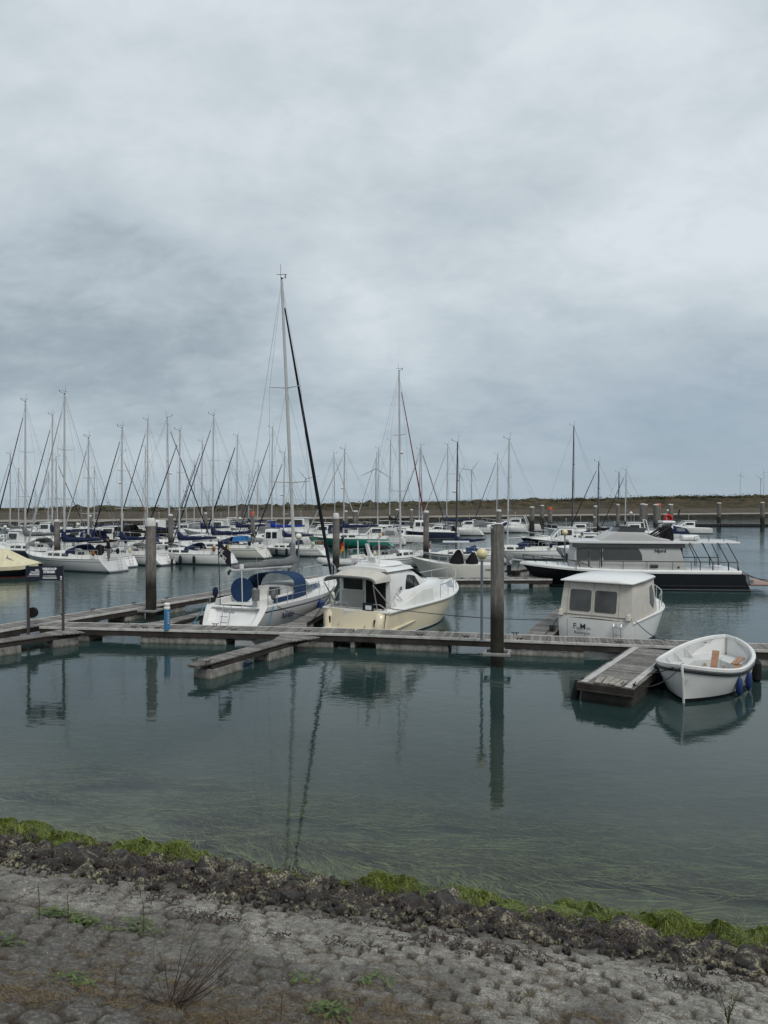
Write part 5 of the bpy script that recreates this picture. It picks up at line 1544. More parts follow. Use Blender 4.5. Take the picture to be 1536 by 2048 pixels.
for sd_ in (1, -1):
    secs = []
    for i in range(9):
        t = lerp(0.0, 0.42, i / 8); z = hu.sheer(t); b = hu.pt(t, z, sd_); rise = 0.45 * clamp((t - 0.06) / 0.25) ** 1.6
        y = abs(b.y)
        secs.append([Vector((b.x, sd_ * (y - 0.02), z - 0.03)), Vector((b.x, sd_ * (y - 0.10), z + 0.05 + rise)), Vector((b.x, sd_ * (y - 0.24), z + 0.05 + rise)), Vector((b.x, sd_ * (y - 0.27), 0.55))])
    mb.loft(secs, 0, False, True, True)
mb.build('side_bulwark', DECKW, cy)
mb = MB(); mb.box((-3.3, 0, 0.53), (1.9, 2.3, 0.06)); mb.box((-4.12, 0, 0.82), (0.10, 2.2, 0.56)); mb.box((-3.9, 0.2, 0.75), (0.4, 1.5, 0.4)); mb.build('cockpit_well', INNER, cy, smooth=0, bevel=0.02)
hs = House([(-3.55, 1.16, 1.10, 0.9, 2.46, 0.08), (-2.0, 1.16, 1.06, 0.9, 2.46, 0.09), (-1.50, 1.15, 1.03, 0.9, 2.38, 0.08), (0.05, 1.12, 0.98, 0.9, 1.74, 0.06)], r=0.24)
cab = hs.build('cabin', WHITE, cy)
for sd_ in (1, -1):
    hs.window(-2.40, -0.50, 0.50, 0.985, GLASS, cab, sd_, rake0=0.20, rake1=-0.85, n=10)
    mb = MB(); mb.tube([hs.side(-1.62, 0.5, sd_, 0.012), hs.side(-1.56, 0.98, sd_, 0.012)], 0.014, 5); mb.build('window_bar', BLACKM, cab)
a, b = hs.secs[-2], hs.secs[-1]
for y0, y1 in ((-0.92, -0.05), (0.05, 0.92)):
    q = []
    for f, y in ((0.08, y0), (0.08, y1), (0.92, y1), (0.92, y0)):
        s_ = tuple(lerp(u, v, f) for u, v in zip(a, b)); q.append(Vector((s_[0] + 0.012, y * s_[2], s_[4] + 0.07)))
    mb = MB(); mb.plate(q, 0.014); mb.build('windscreen', GLASS, cab, smooth=0)
mb = MB(); mb.box((-3.57, -0.50, 1.55), (0.03, 0.86, 1.75)); mb.build('companionway_opening', M('dark_interior', (0.012, 0.011, 0.010), 0.6, var=0.3), cab, smooth=0)
mb = MB(); mb.box((-3.575, 0.52, 1.95), (0.03, 0.86, 0.52)); mb.build('aft_window', GLASS, cab, smooth=0, bevel=0.01)
mb = MB(); mb.box((-3.57, 0.53, 1.25), (0.03, 0.98, 0.78)); mb.build('aft_bulkhead', INNER, cab, smooth=0)
rf = House([(-3.75, 1.12, 1.06, 2.44, 2.54, 0.06), (-1.65, 1.10, 1.0, 2.42, 2.53, 0.06), (-1.38, 0.98, 0.9, 2.37, 2.44, 0.04)], r=0.05); rf.build('hardtop', WHITE, cy)
rf = House([(-3.35, 0.62, 0.55, 2.58, 2.64, 0.03), (-2.6, 0.78, 0.70, 2.58, 2.74, 0.04), (-1.75, 0.70, 0.60, 2.58, 2.68, 0.03)], r=0.05); rf.build('roof_hatch_fairing', WHITE, cy)
tr = House([(-3.3, 1.27, 1.18, 1.0, 1.50, 0.02), (-2.4, 1.30, 1.18, 1.0, 1.74, 0.02), (-0.55, 1.27, 1.10, 1.05, 1.80, 0.06), (0.8, 1.12, 0.94, 1.08, 1.72, 0.06), (2.2, 0.78, 0.58, 1.16, 1.60, 0.05), (3.05, 0.34, 0.2, 1.25, 1.40, 0.03)], r=0.22); tr.build('foredeck_trunk', WHITE, cy)
mb = MB(); mb.plate([hu.pt(t, hu.sheer(t), s, -0.22) + Vector((0, 0, 0.025)) for t, s in ((0.80, 1), (0.80, -1), (0.90, -1), (0.965, -1), (0.965, 1), (0.90, 1))], 0.02); mb.build('anti_slip_pad', M('grey_anti_slip', (0.33, 0.36, 0.40), 0.8, var=0.06), cy, smooth=0)
arch_cover(cy, 'cockpit_awning', BEIGEC, -4.65, -3.50, 2.15, 2.25, 2.08, 0.20, 0.47, n=14, lean0=0.05)
mb = MB(); mb.tube([Vector((-4.65, 1.08 * math.copysign(abs(math.cos(PI * i / 14)) ** 0.62, math.cos(PI * i / 14)), 2.08 + 0.21 * math.sin(PI * i / 14) ** 0.62)) for i in range(15)], 0.05, 6); mb.build('awning_bow', GREYC, cy)
for sd_ in (1, -1):
    mb = MB(); mb.tube([(-4.72, sd_ * 1.07, 2.05), (-3.75, sd_ * 1.22, 1.20)], 0.020, 6); mb.tube([(-4.72, sd_ * 1.07, 2.05), (-4.15, sd_ * 0.9, 1.10)], 0.018, 6); mb.build('awning_strut', STEEL, cy)
    rail_run(hu, cy, [0.50, 0.60, 0.70, 0.80, 0.89, 0.97], 0.55, STEEL, r=0.02, post_r=0.015, side=sd_, name='bow_rail', inset=0.08)
    mb = MB(); mb.tube([(-4.18, sd_ * 0.35, 1.08), (-4.18, sd_ * 0.38, 1.26), (-4.12, sd_ * 1.0, 1.26), (-3.95, sd_ * 1.14, 1.10)], 0.018, 6); mb.build('stern_rail', STEEL, cy)
    mb = MB(); mb.tube([(-2.9, sd_ * 1.26, 1.3), (-3.4, sd_ * 1.26, 1.65), (-3.85, sd_ * 1.22, 1.22)], 0.02, 6); mb.build('grab_rail', STEEL, cy)
    mb = MB(); mb.box((-4.475, sd_ * 0.98, 0.62), (0.05, 0.07, 0.26)); mb.build('exhaust_slot', BLACKM, cy, smooth=0, bevel=0.02)
for y in (-0.6, -0.1, 0.55):
    mb = MB(); mb.tube([(-4.56, y, 0.48), (-4.48, y, 0.48)], 0.028, 10); mb.build('through_hull_fitting', STEEL, cy)
mb = MB(); mb.box((-4.46, 0.12, 0.80), (0.10, 0.46, 0.46)); mb.build('transom_step', OFFWH, cy, smooth=0, bevel=0.02)
for sd_ in (1, -1):                          # rounded stern quarters either side of the inset transom
    mb = MB(); secs = []
    for z, k in ((-0.1, 1.0), (0.25, 1.0), (0.6, 0.96), (0.85, 0.86), (0.97, 0.70), (1.0, 0.45)):
        secs.append([Vector((-4.09 + math.cos(a) * 0.46 * k + (1 - k) * 0.20, sd_ * (1.10 - (1 - k) * 0.1) + math.sin(a) * 0.30 * k, z)) for a in [2 * PI * q / 18 for q in range(18)]])
    mb.loft(secs, 0, True, True, True); mb.build('stern_quarter', CREAM, cy, smooth=70)
mb = MB(); mb.box((-4.72, 0, 0.30), (0.55, 2.3, 0.10)); mb.build('swim_platform', OFFWH, cy, smooth=0, bevel=0.04)
mb = MB(); secs = []
for z, x, l, w in ((2.55, -3.0, 0.42, 0.10), (2.9, -3.05, 0.24, 0.08), (3.15, -3.25, 0.14, 0.06), (3.45, -3.42, 0.09, 0.05)):
    secs.append([Vector((x + l / 2, w, z)), Vector((x - l / 2, w, z)), Vector((x - l / 2, -w, z)), Vector((x + l / 2, -w, z))])
mb.loft(secs, 0, True, True, True); mb.box((-3.1, 0, 2.93), (0.35, 0.5, 0.04)); mb.build('antenna_fin', WHITE, cy, smooth=0, bevel=0.01)
for y, z in ((0.5, 3.55), (-0.45, 3.6)):
    mb = MB(); mb.tube([(-3.2, y, 2.55), (-3.25, y, z)], [0.028, 0.02], 6); mb.build('whip_antenna', WHITE, cy)
mb = MB(); mb.box((-4.33, -0.62, 1.16), (0.02, 0.46, 0.34)); sgn = mb.build('sale_card', M('navy_sign_face', (0.01, 0.013, 0.03)), cy, smooth=0)
mb = MB(); mb.box((-4.343, -0.64, 1.16), (0.004, 0.26, 0.16)); mb.build('white_panel', LETTER, sgn, smooth=0)
mb = MB(); mb.tube([(-2.85, -1.205, 1.75), (-2.85, -1.19, 1.75)], 0.075, 16); mb.build('round_emblem', GREYC, cab)
spr = [hu.pt(lerp(0.0, 0.26, i / 6), 0.30 + 0.03 * i, -1, 0.03) for i in range(7)]
mb = MB(); mb.tube(spr, [0.05, 0.05, 0.05, 0.05, 0.045, 0.035, 0.01], 6); mb.build('spray_rail', CREAM, cy)
mb = MB(); q = hu.pt(0.93, 1.02, -1, 0.02); mb.tube([q, q + Vector((0.12, -0.02, 0.08))], 0.035, 6); mb.build('anchor', STEEL, cy)
Fc = loc_frame(cy)

# ---- white canopy cruiser
fm = thing('cabin_cruiser', 'white cruiser enclosed in beige canvas with white hardtop, stern to the walkway', 'motor boat', (9.12, 28.6, 0), math.radians(55))
hu = Hull(6.3, 2.72, (0.98, 1.0, 1.22), bs=0.97, ovb=0.75, top_s=0.04, flare=0.5, fine=2.7, wl=0.06, draft=0.3)
hu.build(fm, [WHITE, WHITE, WHITE, STRIPE, ANTI, WHITE], n=24, st=(0.10, 0.2), boot=(0.06, 0.14))
hu.deck(fm, DECKW)
mb = MB()
for sd_ in (1, -1):
    mb.tube([hu.pt(i / 20, hu.sheer(i / 20) - 0.04, sd_, 0.015) for i in range(21)], 0.035, 6)
mb.build('rub_rail', WHITE, fm)
cv = House([(-3.08, 1.30, 1.21, 0.97, 2.25, 0.02), (-0.6, 1.30, 1.20, 0.97, 2.25, 0.02), (0.1, 1.24, 1.12, 0.98, 2.2, 0.02), (0.62, 1.12, 0.95, 1.0, 1.62, 0.02)], r=0.05)
mb = MB(); rings = [cv.ring(q) for q in cv.secs]
rings[0] = [Vector((v.x + 0.20 * (v.z - 0.97), v.y, v.z)) for v in rings[0]]
mb.loft(rings, 0, False, True, True); cb = mb.build('canvas_canopy', BEIGEC, fm)
def aft(y, z, out=0.012):
    return Vector((-3.08 + 0.20 * (z - 0.97) - out, y, z))
def rounded(y0, y1, z0, z1, r, f):
    pts = []
    for cy_, cz, a0 in ((y1 - r, z1 - r, 0), (y0 + r, z1 - r, 1), (y0 + r, z0 + r, 2), (y1 - r, z0 + r, 3)):
        for k in range(5):
            a = (a0 + k / 4) * PI / 2
            pts.append(f(cy_ + r * math.cos(a), cz + r * math.sin(a)))
    return pts
VIN = M('smoky_vinyl_pane', (0.055, 0.055, 0.055), 0.14, var=0.35, vscale=2.2)
for y0, y1 in ((-0.72, 0.04), (0.18, 0.94)):
    mb = MB(); mb.plate(rounded(y0, y1, 1.22, 1.96, 0.07, aft), 0.016); mb.build('vinyl_window', VIN, cb, smooth=0)
for sd_ in (1, -1):
    mb = MB(); mb.plate([cv.side(x, v, sd_, 0.012) for x, v in ((-0.9, 0.35), (-0.55, 0.16), (-0.3, 0.3), (-0.25, 0.6), (-0.5, 0.86), (-0.8, 0.8))], 0.016); mb.build('vinyl_window', VIN, cb, smooth=0)
mb = MB()
for y in (-0.82, 0.11, 1.04):
    mb.tube([aft(y, 1.0, 0.004), aft(y * 0.98, 2.2, 0.004)], 0.012, 5)
mb.tube([aft(-1.28, 1.10, 0.01), aft(1.28, 1.10, 0.01)], 0.022, 5)
mb.build('canvas_seams', M('canvas_seam', (0.37, 0.35, 0.31), 0.9, var=0.1), cb)
mb = MB(); secs = []
for x, w, z0, z1 in ((-3.02, 1.26, 2.25, 2.30), (-2.94, 1.30, 2.24, 2.35), (-1.6, 1.33, 2.24, 2.43), (-0.2, 1.26, 2.24, 2.42), (0.25, 1.06, 2.24, 2.36), (0.36, 0.9, 2.25, 2.29)):
    half = [(w, z0), (w + 0.02, lerp(z0, z1, 0.3)), (w * 0.93, lerp(z0, z1, 0.62)), (w * 0.55, lerp(z0, z1, 0.93)), (0, z1)]
    secs.append([Vector((x, y, z)) for y, z in half] + [Vector((x, -y, z)) for y, z in half[-2::-1]])
mb.loft(secs, 0, True, True, True); mb.build('hardtop', WHITE, fm, smooth=60)
for k, (s_, sz, y, z) in enumerate((('F', 0.27, 0.72, 0.62), ('eli', 0.13, 0.595, 0.60), ('M', 0.27, 0.47, 0.62), ('att', 0.13, 0.23, 0.62), ('Roompot', 0.15, 0.68, 0.44))):
    lettering(s_, sz, LETTERD, fm, (-3.275, y, z), (0, -1, 0), (0, 0, 1), 'name_lettering', bold=0.004 if k in (0, 2) else 0.0)
for y in (-0.98, -0.72):
    mb = MB(); mb.tube([(-3.30, y, 0.15), (-3.32, y, 0.82), (-3.24, y, 0.90)], 0.018, 6)
    if y < -0.9:
        for z in (0.3, 0.55, 0.80): mb.tube([(-3.31, -0.98, z), (-3.31, -0.72, z)], 0.016, 6)
    mb.build('boarding_ladder', STEEL, fm)
for y in (-1.18, 1.22):
    mb = MB(); mb.box((-3.12, y, 1.14), (0.30, 0.16, 0.22), taper=0.6); mb.build('canvas_flap', BEIGEC, fm, smooth=0, bevel=0.03)
for y in (-0.80, 0.93):
    mb = MB(); mb.box((-3.262, y, 0.55), (0.012, 0.012, 0.75)); mb.build('transom_seam', GREYST, fm, smooth=0)
for sd_ in (1, -1):
    rail_run(hu, fm, [0.56, 0.66, 0.77, 0.88, 0.97], 0.52, STEEL, r=0.02, post_r=0.016, side=sd_, name='bow_rail', inset=0.08)
tr = House([(0.5, 0.95, 0.85, 0.98, 1.42, 0.05), (1.6, 0.70, 0.55, 1.05, 1.38, 0.05), (2.3, 0.34, 0.2, 1.15, 1.24, 0.02)], r=0.1); tr.build('foredeck_trunk', DECKW, fm)
mb = MB(); mb.box((1.55, -0.25, 1.50), (0.55, 0.6, 0.10), mat=Matrix.Rotation(0.5, 3, 'X')); mb.build('wooden_hatch', TEAKD, fm, smooth=0, bevel=0.02)
mb = MB(); mb.box((-3.42, 1.42, 0.42), (0.25, 0.16, 0.55)); mb.build('engine_bracket', BLACKM, fm, smooth=0, bevel=0.03)
Fm = loc_frame(fm)

# ---- long dark motor yacht
nj = thing('motor_yacht', 'long black hulled motor yacht with grey wheelhouse windows, aft canopy and flybridge', 'motor boat', (14.35, 44.0, 0), math.radians(173))
hu = Hull(12.6, 3.9, (1.12, 1.12, 1.42), bs=0.90, ovb=1.25, top_s=0.55, flare=0.55, fine=2.6, wl=0.05, draft=0.5)
hu.build(nj, [BLACKP, WHITE, BLACKP, GREYST, BLACKP, BLACKP], n=28, st=(0.30, 0.36), boot=(0.06, 0.10))
hu.deck(nj, WHITE, drop=0.0)
mb = MB()
for sd_ in (1, -1):
    secs = []
    for i in range(25):
        t = i / 24; z = hu.sheer(t); b = hu.pt(t, z, sd_); nx = abs(b.y)
        secs.append([Vector((b.x, sd_ * (nx + 0.05), z - 0.15)), Vector((b.x, sd_ * (nx + 0.05), z - 0.04)), Vector((b.x, sd_ * max(0.02, nx - 0.05), z + 0.05)), Vector((b.x, sd_ * max(0.01, nx - 0.14), z + 0.03)), Vector((b.x, sd_ * max(0.01, nx - 0.14), z - 0.1))])
    mb.loft(secs, 0, False, True, True)
mb.build('white_bulwark_cap', WHITE, nj)
for sd_ in (1, -1):
    mb = MB(); mb.tube([hu.pt(lerp(0.01, 0.42, i / 8), 0.28, sd_, 0.015) for i in range(9)], 0.035, 6); mb.build('rubbing_strake', BLACKM, nj)
hs = House([(-2.95, 1.52, 1.42, 1.05, 2.62, 0.05), (2.9, 1.52, 1.42, 1.05, 2.62, 0.05), (3.35, 1.50, 1.38, 1.05, 2.55, 0.05), (3.62, 1.42, 1.30, 1.05, 2.60, 0.05)], r=0.06)
rings = [hs.ring(q) for q in hs.secs]
rings[0] = [Vector((v.x + 0.30 * (v.z - 1.05), v.y, v.z)) for v in rings[0]]
rings[2] = [Vector((v.x - 0.10 * (v.z - 1.05), v.y, v.z)) for v in rings[2]]
rings[3] = [Vector((v.x + 0.10 * (v.z - 1.05) - 0.35, v.y, v.z)) for v in rings[3]]
mb = MB(); mb.loft(rings[:3], 0, False, True, True); cab = mb.build('wheelhouse', M('pale_grey_paint', (0.42, 0.42, 0.405), 0.4, var=0.06, coat=0.2), nj)
WSH = M('grey_window_screen', (0.058, 0.06, 0.062), 0.3, var=0.12, vscale=1.2)
for sd_ in (1, -1):
    for x0, x1, rk in ((-0.55, 1.72, 0.22), (1.82, 2.42, 0.0), (2.52, 3.16, 0.0)):
        hs.window(x0, x1, 0.40, 0.86, WSH, cab, sd_, rake0=rk, n=6)
    mb = MB(); mb.box((0.3, sd_ * 1.485, 2.50), (6.2, 0.07, 0.23)); mb.build('roof_fascia', M('grey_fascia', (0.05, 0.05, 0.05), 0.5, var=0.1), cab, smooth=0)
    for x in (1.77, 2.47):
        mb = MB(); mb.box((x, sd_ * 1.50, 1.85), (0.06, 0.03, 1.15)); mb.build('window_post', BLACKM, cab, smooth=0)
    mb = MB(); mb.tube([(-0.92, sd_ * 1.52, 1.34), (-1.32, sd_ * 1.52, 1.34)], 0.10, 10); mb.build('vent_port', BLACKM, cab)
    mb = MB(); mb.tube([(-2.45, sd_ * 1.51, 1.28), (-2.45, sd_ * 1.535, 1.28)], 0.06, 12); mb.build('round_port', BLACKM, cab)
    mb = MB(); mb.tube([(3.5, sd_ * 1.62, 1.62), (-5.55, sd_ * 1.72, 1.62), (-5.62, sd_ * 1.72, 1.15)], 0.028, 6)
    for x in (3.2, 1.9, 0.6, -0.7, -2.1, -3.1, -4.3, -5.1):
        mb.tube([(x, sd_ * (1.66 + 0.006 * -x), 1.12), (x, sd_ * (1.66 + 0.006 * -x), 1.62)], 0.018, 5)
    mb.build('side_rail', M('bronze_rail', (0.12, 0.105, 0.09), 0.4, 0.5), nj)
    for x in (-3.45, -4.1, -4.95, -5.45):
        mb = MB(); mb.tube([(x - 0.12, sd_ * 1.70, 1.15), (x - 0.12, sd_ * 1.70, 1.62), (x + 0.42, sd_ * 1.55, 2.70)], 0.026, 6); mb.build('canopy_pole', BLACKM, nj)
    mb = MB()
    tops = []
    for t in (0.72, 0.77, 0.82, 0.87, 0.92, 0.97):
        b = hu.pt(t, hu.sheer(t), sd_, -0.12); a = b + Vector((0.18, 0, 0.42)); mb.tube([b, a], 0.017, 5); tops.append(a)
    mb.tube([hu.pt(0.66, hu.sheer(0.66), sd_, -0.12)] + tops, 0.02, 5); mb.build('bow_rail', BLACKM, nj)
lettering('Njord', 0.26, LETTERD, cab, (-1.15, 1.475, 2.13), (-1, 0, 0), (0, -0.06, 1), 'name_lettering', bold=0.006)
hull_text(hu, 0.80, 1.02, 1, 'NJ1381T', 0.10, M('dim_lettering', (0.25, 0.25, 0.25), 0.5), nj, bold=0.0)
rf = House([(-5.75, 1.50, 1.50, 2.66, 2.74, 0.02), (-2.0, 1.58, 1.55, 2.62, 2.74, 0.03), (2.6, 1.56, 1.54, 2.62, 2.76, 0.04), (3.55, 1.42, 1.40, 2.64, 2.72, 0.03)], r=0.03); rf.build('roof', LGREY, nj)
fb_ = House([(-2.0, 1.50, 1.48, 2.74, 2.84, 0.01), (-1.2, 1.50, 1.46, 2.74, 2.98, 0.01), (-0.55, 1.50, 1.42, 2.74, 3.24, 0.01), (1.0, 1.46, 1.36, 2.74, 3.27, 0.01), (1.85, 1.42, 1.38, 2.74, 2.79, 0.01)], r=0.04); fb_.build('flybridge', M('dull_grey_paint', (0.40, 0.40, 0.39), 0.45, var=0.06), nj)
mb = MB(); secs = []
for x, w, z in ((-0.6, 1.36, 3.24), (0.1, 1.34, 3.25), (0.85, 1.26, 3.26), (1.05, 0.7, 3.26)):
    secs.append([Vector((x, w, z)), Vector((x - 0.16, w * 0.94, z + 0.25)), Vector((x - 0.16, -w * 0.94, z + 0.25)), Vector((x, -w, z))])
for sd_ in (0, 1):
    pass
for (i0, i1) in ((0, 1),):
    mb.loft([[s_[i0], s_[i1]] for s_ in secs] + [[secs[-1][3], secs[-1][2]]] + [[s_[3], s_[2]] for s_ in secs[-2::-1]])
mb.build('flybridge_windscreen', M('smoked_screen', (0.035, 0.037, 0.04), 0.1, var=0.2), nj, recalc=False)
mb = MB()
for sd_ in (1, -1):
    mb.tube([(-1.0, sd_ * 0.9, 2.75), (-2.2, sd_ * 0.7, 3.55), (-2.35, sd_ * 0.4, 3.78)], 0.06, 6); mb.tube([(-2.3, sd_ * 0.8, 2.75), (-1.9, sd_ * 0.7, 3.45)], 0.04, 6); mb.tube([(-1.3, sd_ * 0.8, 2.8), (-2.1, sd_ * 0.75, 3.3)], 0.035, 6)
mb.tube([(-2.2, 0.7, 3.55), (-2.2, -0.7, 3.55)], 0.05, 6); mb.tube([(-2.35, 0.4, 3.70), (-2.75, 0.1, 4.0), (-2.85, 0.1, 4.55)], 0.05, 6)
mb.build('folded_mast', BLACKM, nj)
mb = MB(); mb.box((-2.15, 0, 3.80), (0.75, 1.05, 0.14)); mb.box((-2.15, 0, 3.68), (0.45, 0.4, 0.12)); mb.build('radar_scanner', WHITE, nj, smooth=0, bevel=0.04)
mb = MB(); mb.box((-2.1, 0.2, 3.12), (0.62, 1.2, 0.80), taper=0.85); mb.build('rolled_hood', BLACKC, nj, smooth=0, bevel=0.12)
for y, z in ((0.9, 4.35), (-0.9, 4.3)):
    mb = MB(); mb.tube([(-1.7, y, 2.8), (-1.7, y, z)], 0.014, 5); mb.build('whip_antenna', BLACKM, nj)
mb = MB(); mb.box((-3.25, 0.7, 2.94), (1.0, 0.7, 0.30)); mb.build('liferaft_canister', WHITE, nj, smooth=0, bevel=0.12)
mb = MB()
for y in (1.45, -1.45):
    mb.tube([(-3.3, y, 3.02), (-5.6, y, 3.02)], 0.018, 5)
    for x in (-3.3, -4.1, -4.9, -5.6): mb.tube([(x, y, 2.74), (x, y, 3.02)], 0.016, 5)
mb.tube([(-5.6, 1.45, 3.02), (-5.6, -1.45, 3.02)], 0.018, 5)
mb.build('roof_rail', M('teal_grey_rail', (0.09, 0.13, 0.15), 0.4, 0.4), nj)
mb = MB(); mb.box((-2.7, 0, 1.75), (0.06, 2.5, 1.3)); mb.build('saloon_doors', GLASS, nj, smooth=0)
mb = MB(); mb.box((-7.05, 0, 0.36), (1.5, 3.1, 0.13)); mb.build('swim_platform', M('teak_swim_platform', (0.30, 0.215, 0.18), 0.6, var=0.15), nj, smooth=0, bevel=0.05)
mb = MB(); mb.box((-6.22, 0.9, 0.60), (0.22, 0.9, 0.62)); mb.box((-6.42, 0.9, 0.50), (0.26, 0.9, 0.26)); mb.build('transom_stairs', GREYST, nj, smooth=0, bevel=0.03)
mb = MB(); b = hu.pt(0.985, hu.sheer(0.985), 1); mb.tube([(b.x - 0.1, 0.1, b.z + 0.05), (b.x + 0.55, 0.05, b.z + 0.12), (b.x + 0.75, 0.0, b.z - 0.05)], 0.06, 6); mb.tube([(b.x + 0.65, 0.28, b.z - 0.12), (b.x + 0.74, 0, b.z), (b.x + 0.65, -0.28, b.z - 0.12)], 0.045, 6); mb.build('bow_anchor', STEEL, nj)
Fn = loc_frame(nj)

# ---- white open rowing boat with rounded stern
d0, d1 = Vector((10.35, 22.72, 0)), Vector((7.60, 18.93, 0))
dh = math.atan2((d1 - d0).y, (d1 - d0).x)
dl = (d1 - d0).length + 0.35
dy = thing('rowing_boat', 'open white wooden rowing boat with black rubbing strake and brown seat boards', 'rowing boat', (d0 + d1) / 2, dh)
hu = Hull(dl, 2.22, (0.98, 0.70, 0.98), bs=0.30, ovb=0.22, top_s=-0.05, mid=0.50, draft=0.30, flare=0.30, fine=2.9, wl=0.14, sheer_p=2.2)
_b = hu.beam
hu.beam = lambda t: 1.11 * max(0.004, (1 - (1 - t / 0.50) ** 2.6)) ** 0.62 if t < 0.50 else _b(t)
hu.build(dy, [WHITE, WHITE, WHITE, BLACKP, BLACKP, WHITE], n=34, st=(0.10, 0.2), boot=(0.085, 0.10))
TS = [(i / 34) for i in range(35)]
for sd_ in (1, -1):
    mb = MB()
    mb.tube([hu.pt(t, hu.sheer(t) - 0.13, sd_, 0.012) for t in TS[2:]], 0.035, 7); mb.build('rubbing_strake', BLACKM, dy)
    mb = MB(); secs = []
    for t in TS:
        z = hu.sheer(t); b = hu.pt(t, z, sd_); y = abs(b.y)
        secs.append([Vector((b.x, sd_ * (y + 0.035), z - 0.05)), Vector((b.x, sd_ * (y + 0.04), z + 0.02)), Vector((b.x, sd_ * max(0.0, y - 0.01), z + 0.045)), Vector((b.x, sd_ * max(0.0, y - 0.06), z + 0.03)), Vector((b.x, sd_ * max(0.0, y - 0.065), z - 0.05))])
    mb.loft(secs, 0, False, True, True); mb.build('gunwale', WHITE, dy)
INW = M('white_painted_inside', (0.56, 0.565, 0.56), 0.5, var=0.08, stain=((0.36, 0.36, 0.34), 3.0, 0.54, 0.5))
mb = MB(); secs = []
for i in range(31):
    t = 0.012 + 0.965 * i / 30
    z = hu.sheer(t); b = hu.pt(t, z, 1); y = max(0.03, b.y - 0.06); zb_ = 0.42
    yb = max(0.02, hu.pt(min(1, t + 0.035), zb_, 1).y - 0.07)
    w = min(yb - 0.01, 0.56 * clamp((t - 0.18) / 0.12) * clamp((0.80 - t) / 0.14) + 0.004)
    zf = 0.10 if 0.20 < t < 0.78 else 0.40
    w = max(0.004, min(w, hu.pt(min(1, t + 0.07), 0.10).y - 0.07))
    half = [(y, z), (yb, zb_), (w, zb_ - 0.005), (max(0.003, w - 0.01), zf), (0, zf)]
    secs.append([Vector((b.x, q, zz)) for q, zz in half] + [Vector((b.x, -q, zz)) for q, zz in half[-2::-1]])
mb.loft(secs); mb.build('inner_liner', INW, dy, smooth=30)
for sd_ in (1, -1):
    for t in (0.24, 0.38, 0.54):
        b = hu.pt(t, hu.sheer(t) - 0.04, sd_, -0.09); c = hu.pt(t, 0.43, sd_, -0.13); e = c + Vector((0, -sd_ * 0.16, 0))
        mb = MB(); mb.plate([b, c, e], 0.03); mb.build('knee_bracket', INW, dy, smooth=0)
for (x, y, z, l, w, a, tilt) in ((-0.55, 0.10, 0.52, 0.95, 0.19, 0.10, -0.62), (-0.55, 0.72, 0.50, 0.66, 0.20, 0.15, 0.0), (-0.85, 0.66, 0.60, 0.52, 0.18, -0.25, -0.25), (0.85, -0.66, 0.48, 0.60, 0.17, 0.5, 0.0), (1.12, -0.52, 0.49, 0.56, 0.16, 0.45, 0.06)):
    mb = MB(); mb.box((x, y, z), (l, w, 0.035), mat=Matrix.Rotation(a, 3, 'Z') @ Matrix.Rotation(-tilt, 3, 'Y')); mb.build('seat_board', TEAK, dy, smooth=0, bevel=0.005)
for y in (-0.30, 0.22):
    mb = MB(); mb.tube([(-1.23, y, 0.30), (-1.20, y, 0.30)], 0.05, 12); mb.build('round_fitting', M('beige_fitting', (0.4, 0.33, 0.24), 0.5), dy)
st = [Vector((dl / 2 - 0.02, 0, 1.03)), hu.pt(1.0, 0.95, 1) + Vector((0.03, -0.01, 0)), hu.pt(1.0, 0.6, 1) + Vector((0.03, -0.01, 0)), hu.pt(1.0, 0.25, 1) + Vector((0.03, -0.01, 0)), hu.pt(1.0, 0.0, 1) + Vector((0.03, -0.01, -0.05))]
mb = MB(); mb.tube(st, [0.035, 0.036, 0.034, 0.032, 0.03], 8); mb.build('stem_post', WHITE, dy)
fender(dy, hu, 0.70, 0.30, 1, FENDERB, 0.46, 0.085)
fender(dy, hu, 0.55, 0.30, 1, FENDERB, 0.46, 0.085)
fender(dy, hu, 0.72, 0.36, -1, NAVYC, 0.50, 0.10)
fender(dy, hu, 0.26, 0.28, 1, RUBBER, 0.62, 0.13)
Fd = loc_frame(dy)
# black fenders and mooring lines of the work pontoon
wr_ = wp.rotation_euler[2]
fp = Vector((ra.x, ra.y, 0)) + rot2((-0.25, -0.80, 0), wr_)
t = thing('pontoon_fender', 'black rubber fender hanging at the left corner of the work pontoon', 'fender', (fp.x, fp.y, 0.12), 0)
mb = MB(); mb.tube([(-0.08, 0, -0.22), (-0.02, 0, 0.05), (0.05, 0.05, 0.32)], [0.11, 0.11, 0.09], 10); mb.build('body', RUBBER, t)
rope('dark rope from the work pontoon corner to the stem of the rowing boat', Vector((ra.x, ra.y, 0.52)) + rot2((-0.3, 0.62, 0), wr_), Fd(dl / 2 - 0.02, 0, 0.98), 0.22, 0.013)
rope('dark rope from the middle of the work pontoon to the bow of the rowing boat', Vector((ra.x, ra.y, 0.54)) + rot2((-1.6, 0.66, 0), wr_), Fd(dl / 2 - 0.15, 0.0, 1.02), 0.04, 0.013)
rope('long thin dark rope from the cream yacht stern past the lamp post', Fc(-3.9, -1.28, 1.12), P(1102, 1240, .55), 0.10, 0.013)
rope('dark rope hanging from the cream yacht quarter to the walkway', Fc(-4.15, -1.28, 1.05), P(768, 1258, .52), 0.05, 0.016)
rope('dark rope from the blue topped yacht quarter to the finger pontoon', F_(-3.6, -1.42, 0.98), P(662, 1222, .5), 0.28, 0.013)
rope('black rope from the finger pontoon up to the blue topped yacht midship', P(628, 1236, .5), F_(2.2, -1.35, 1.1), 0.05, 0.016)
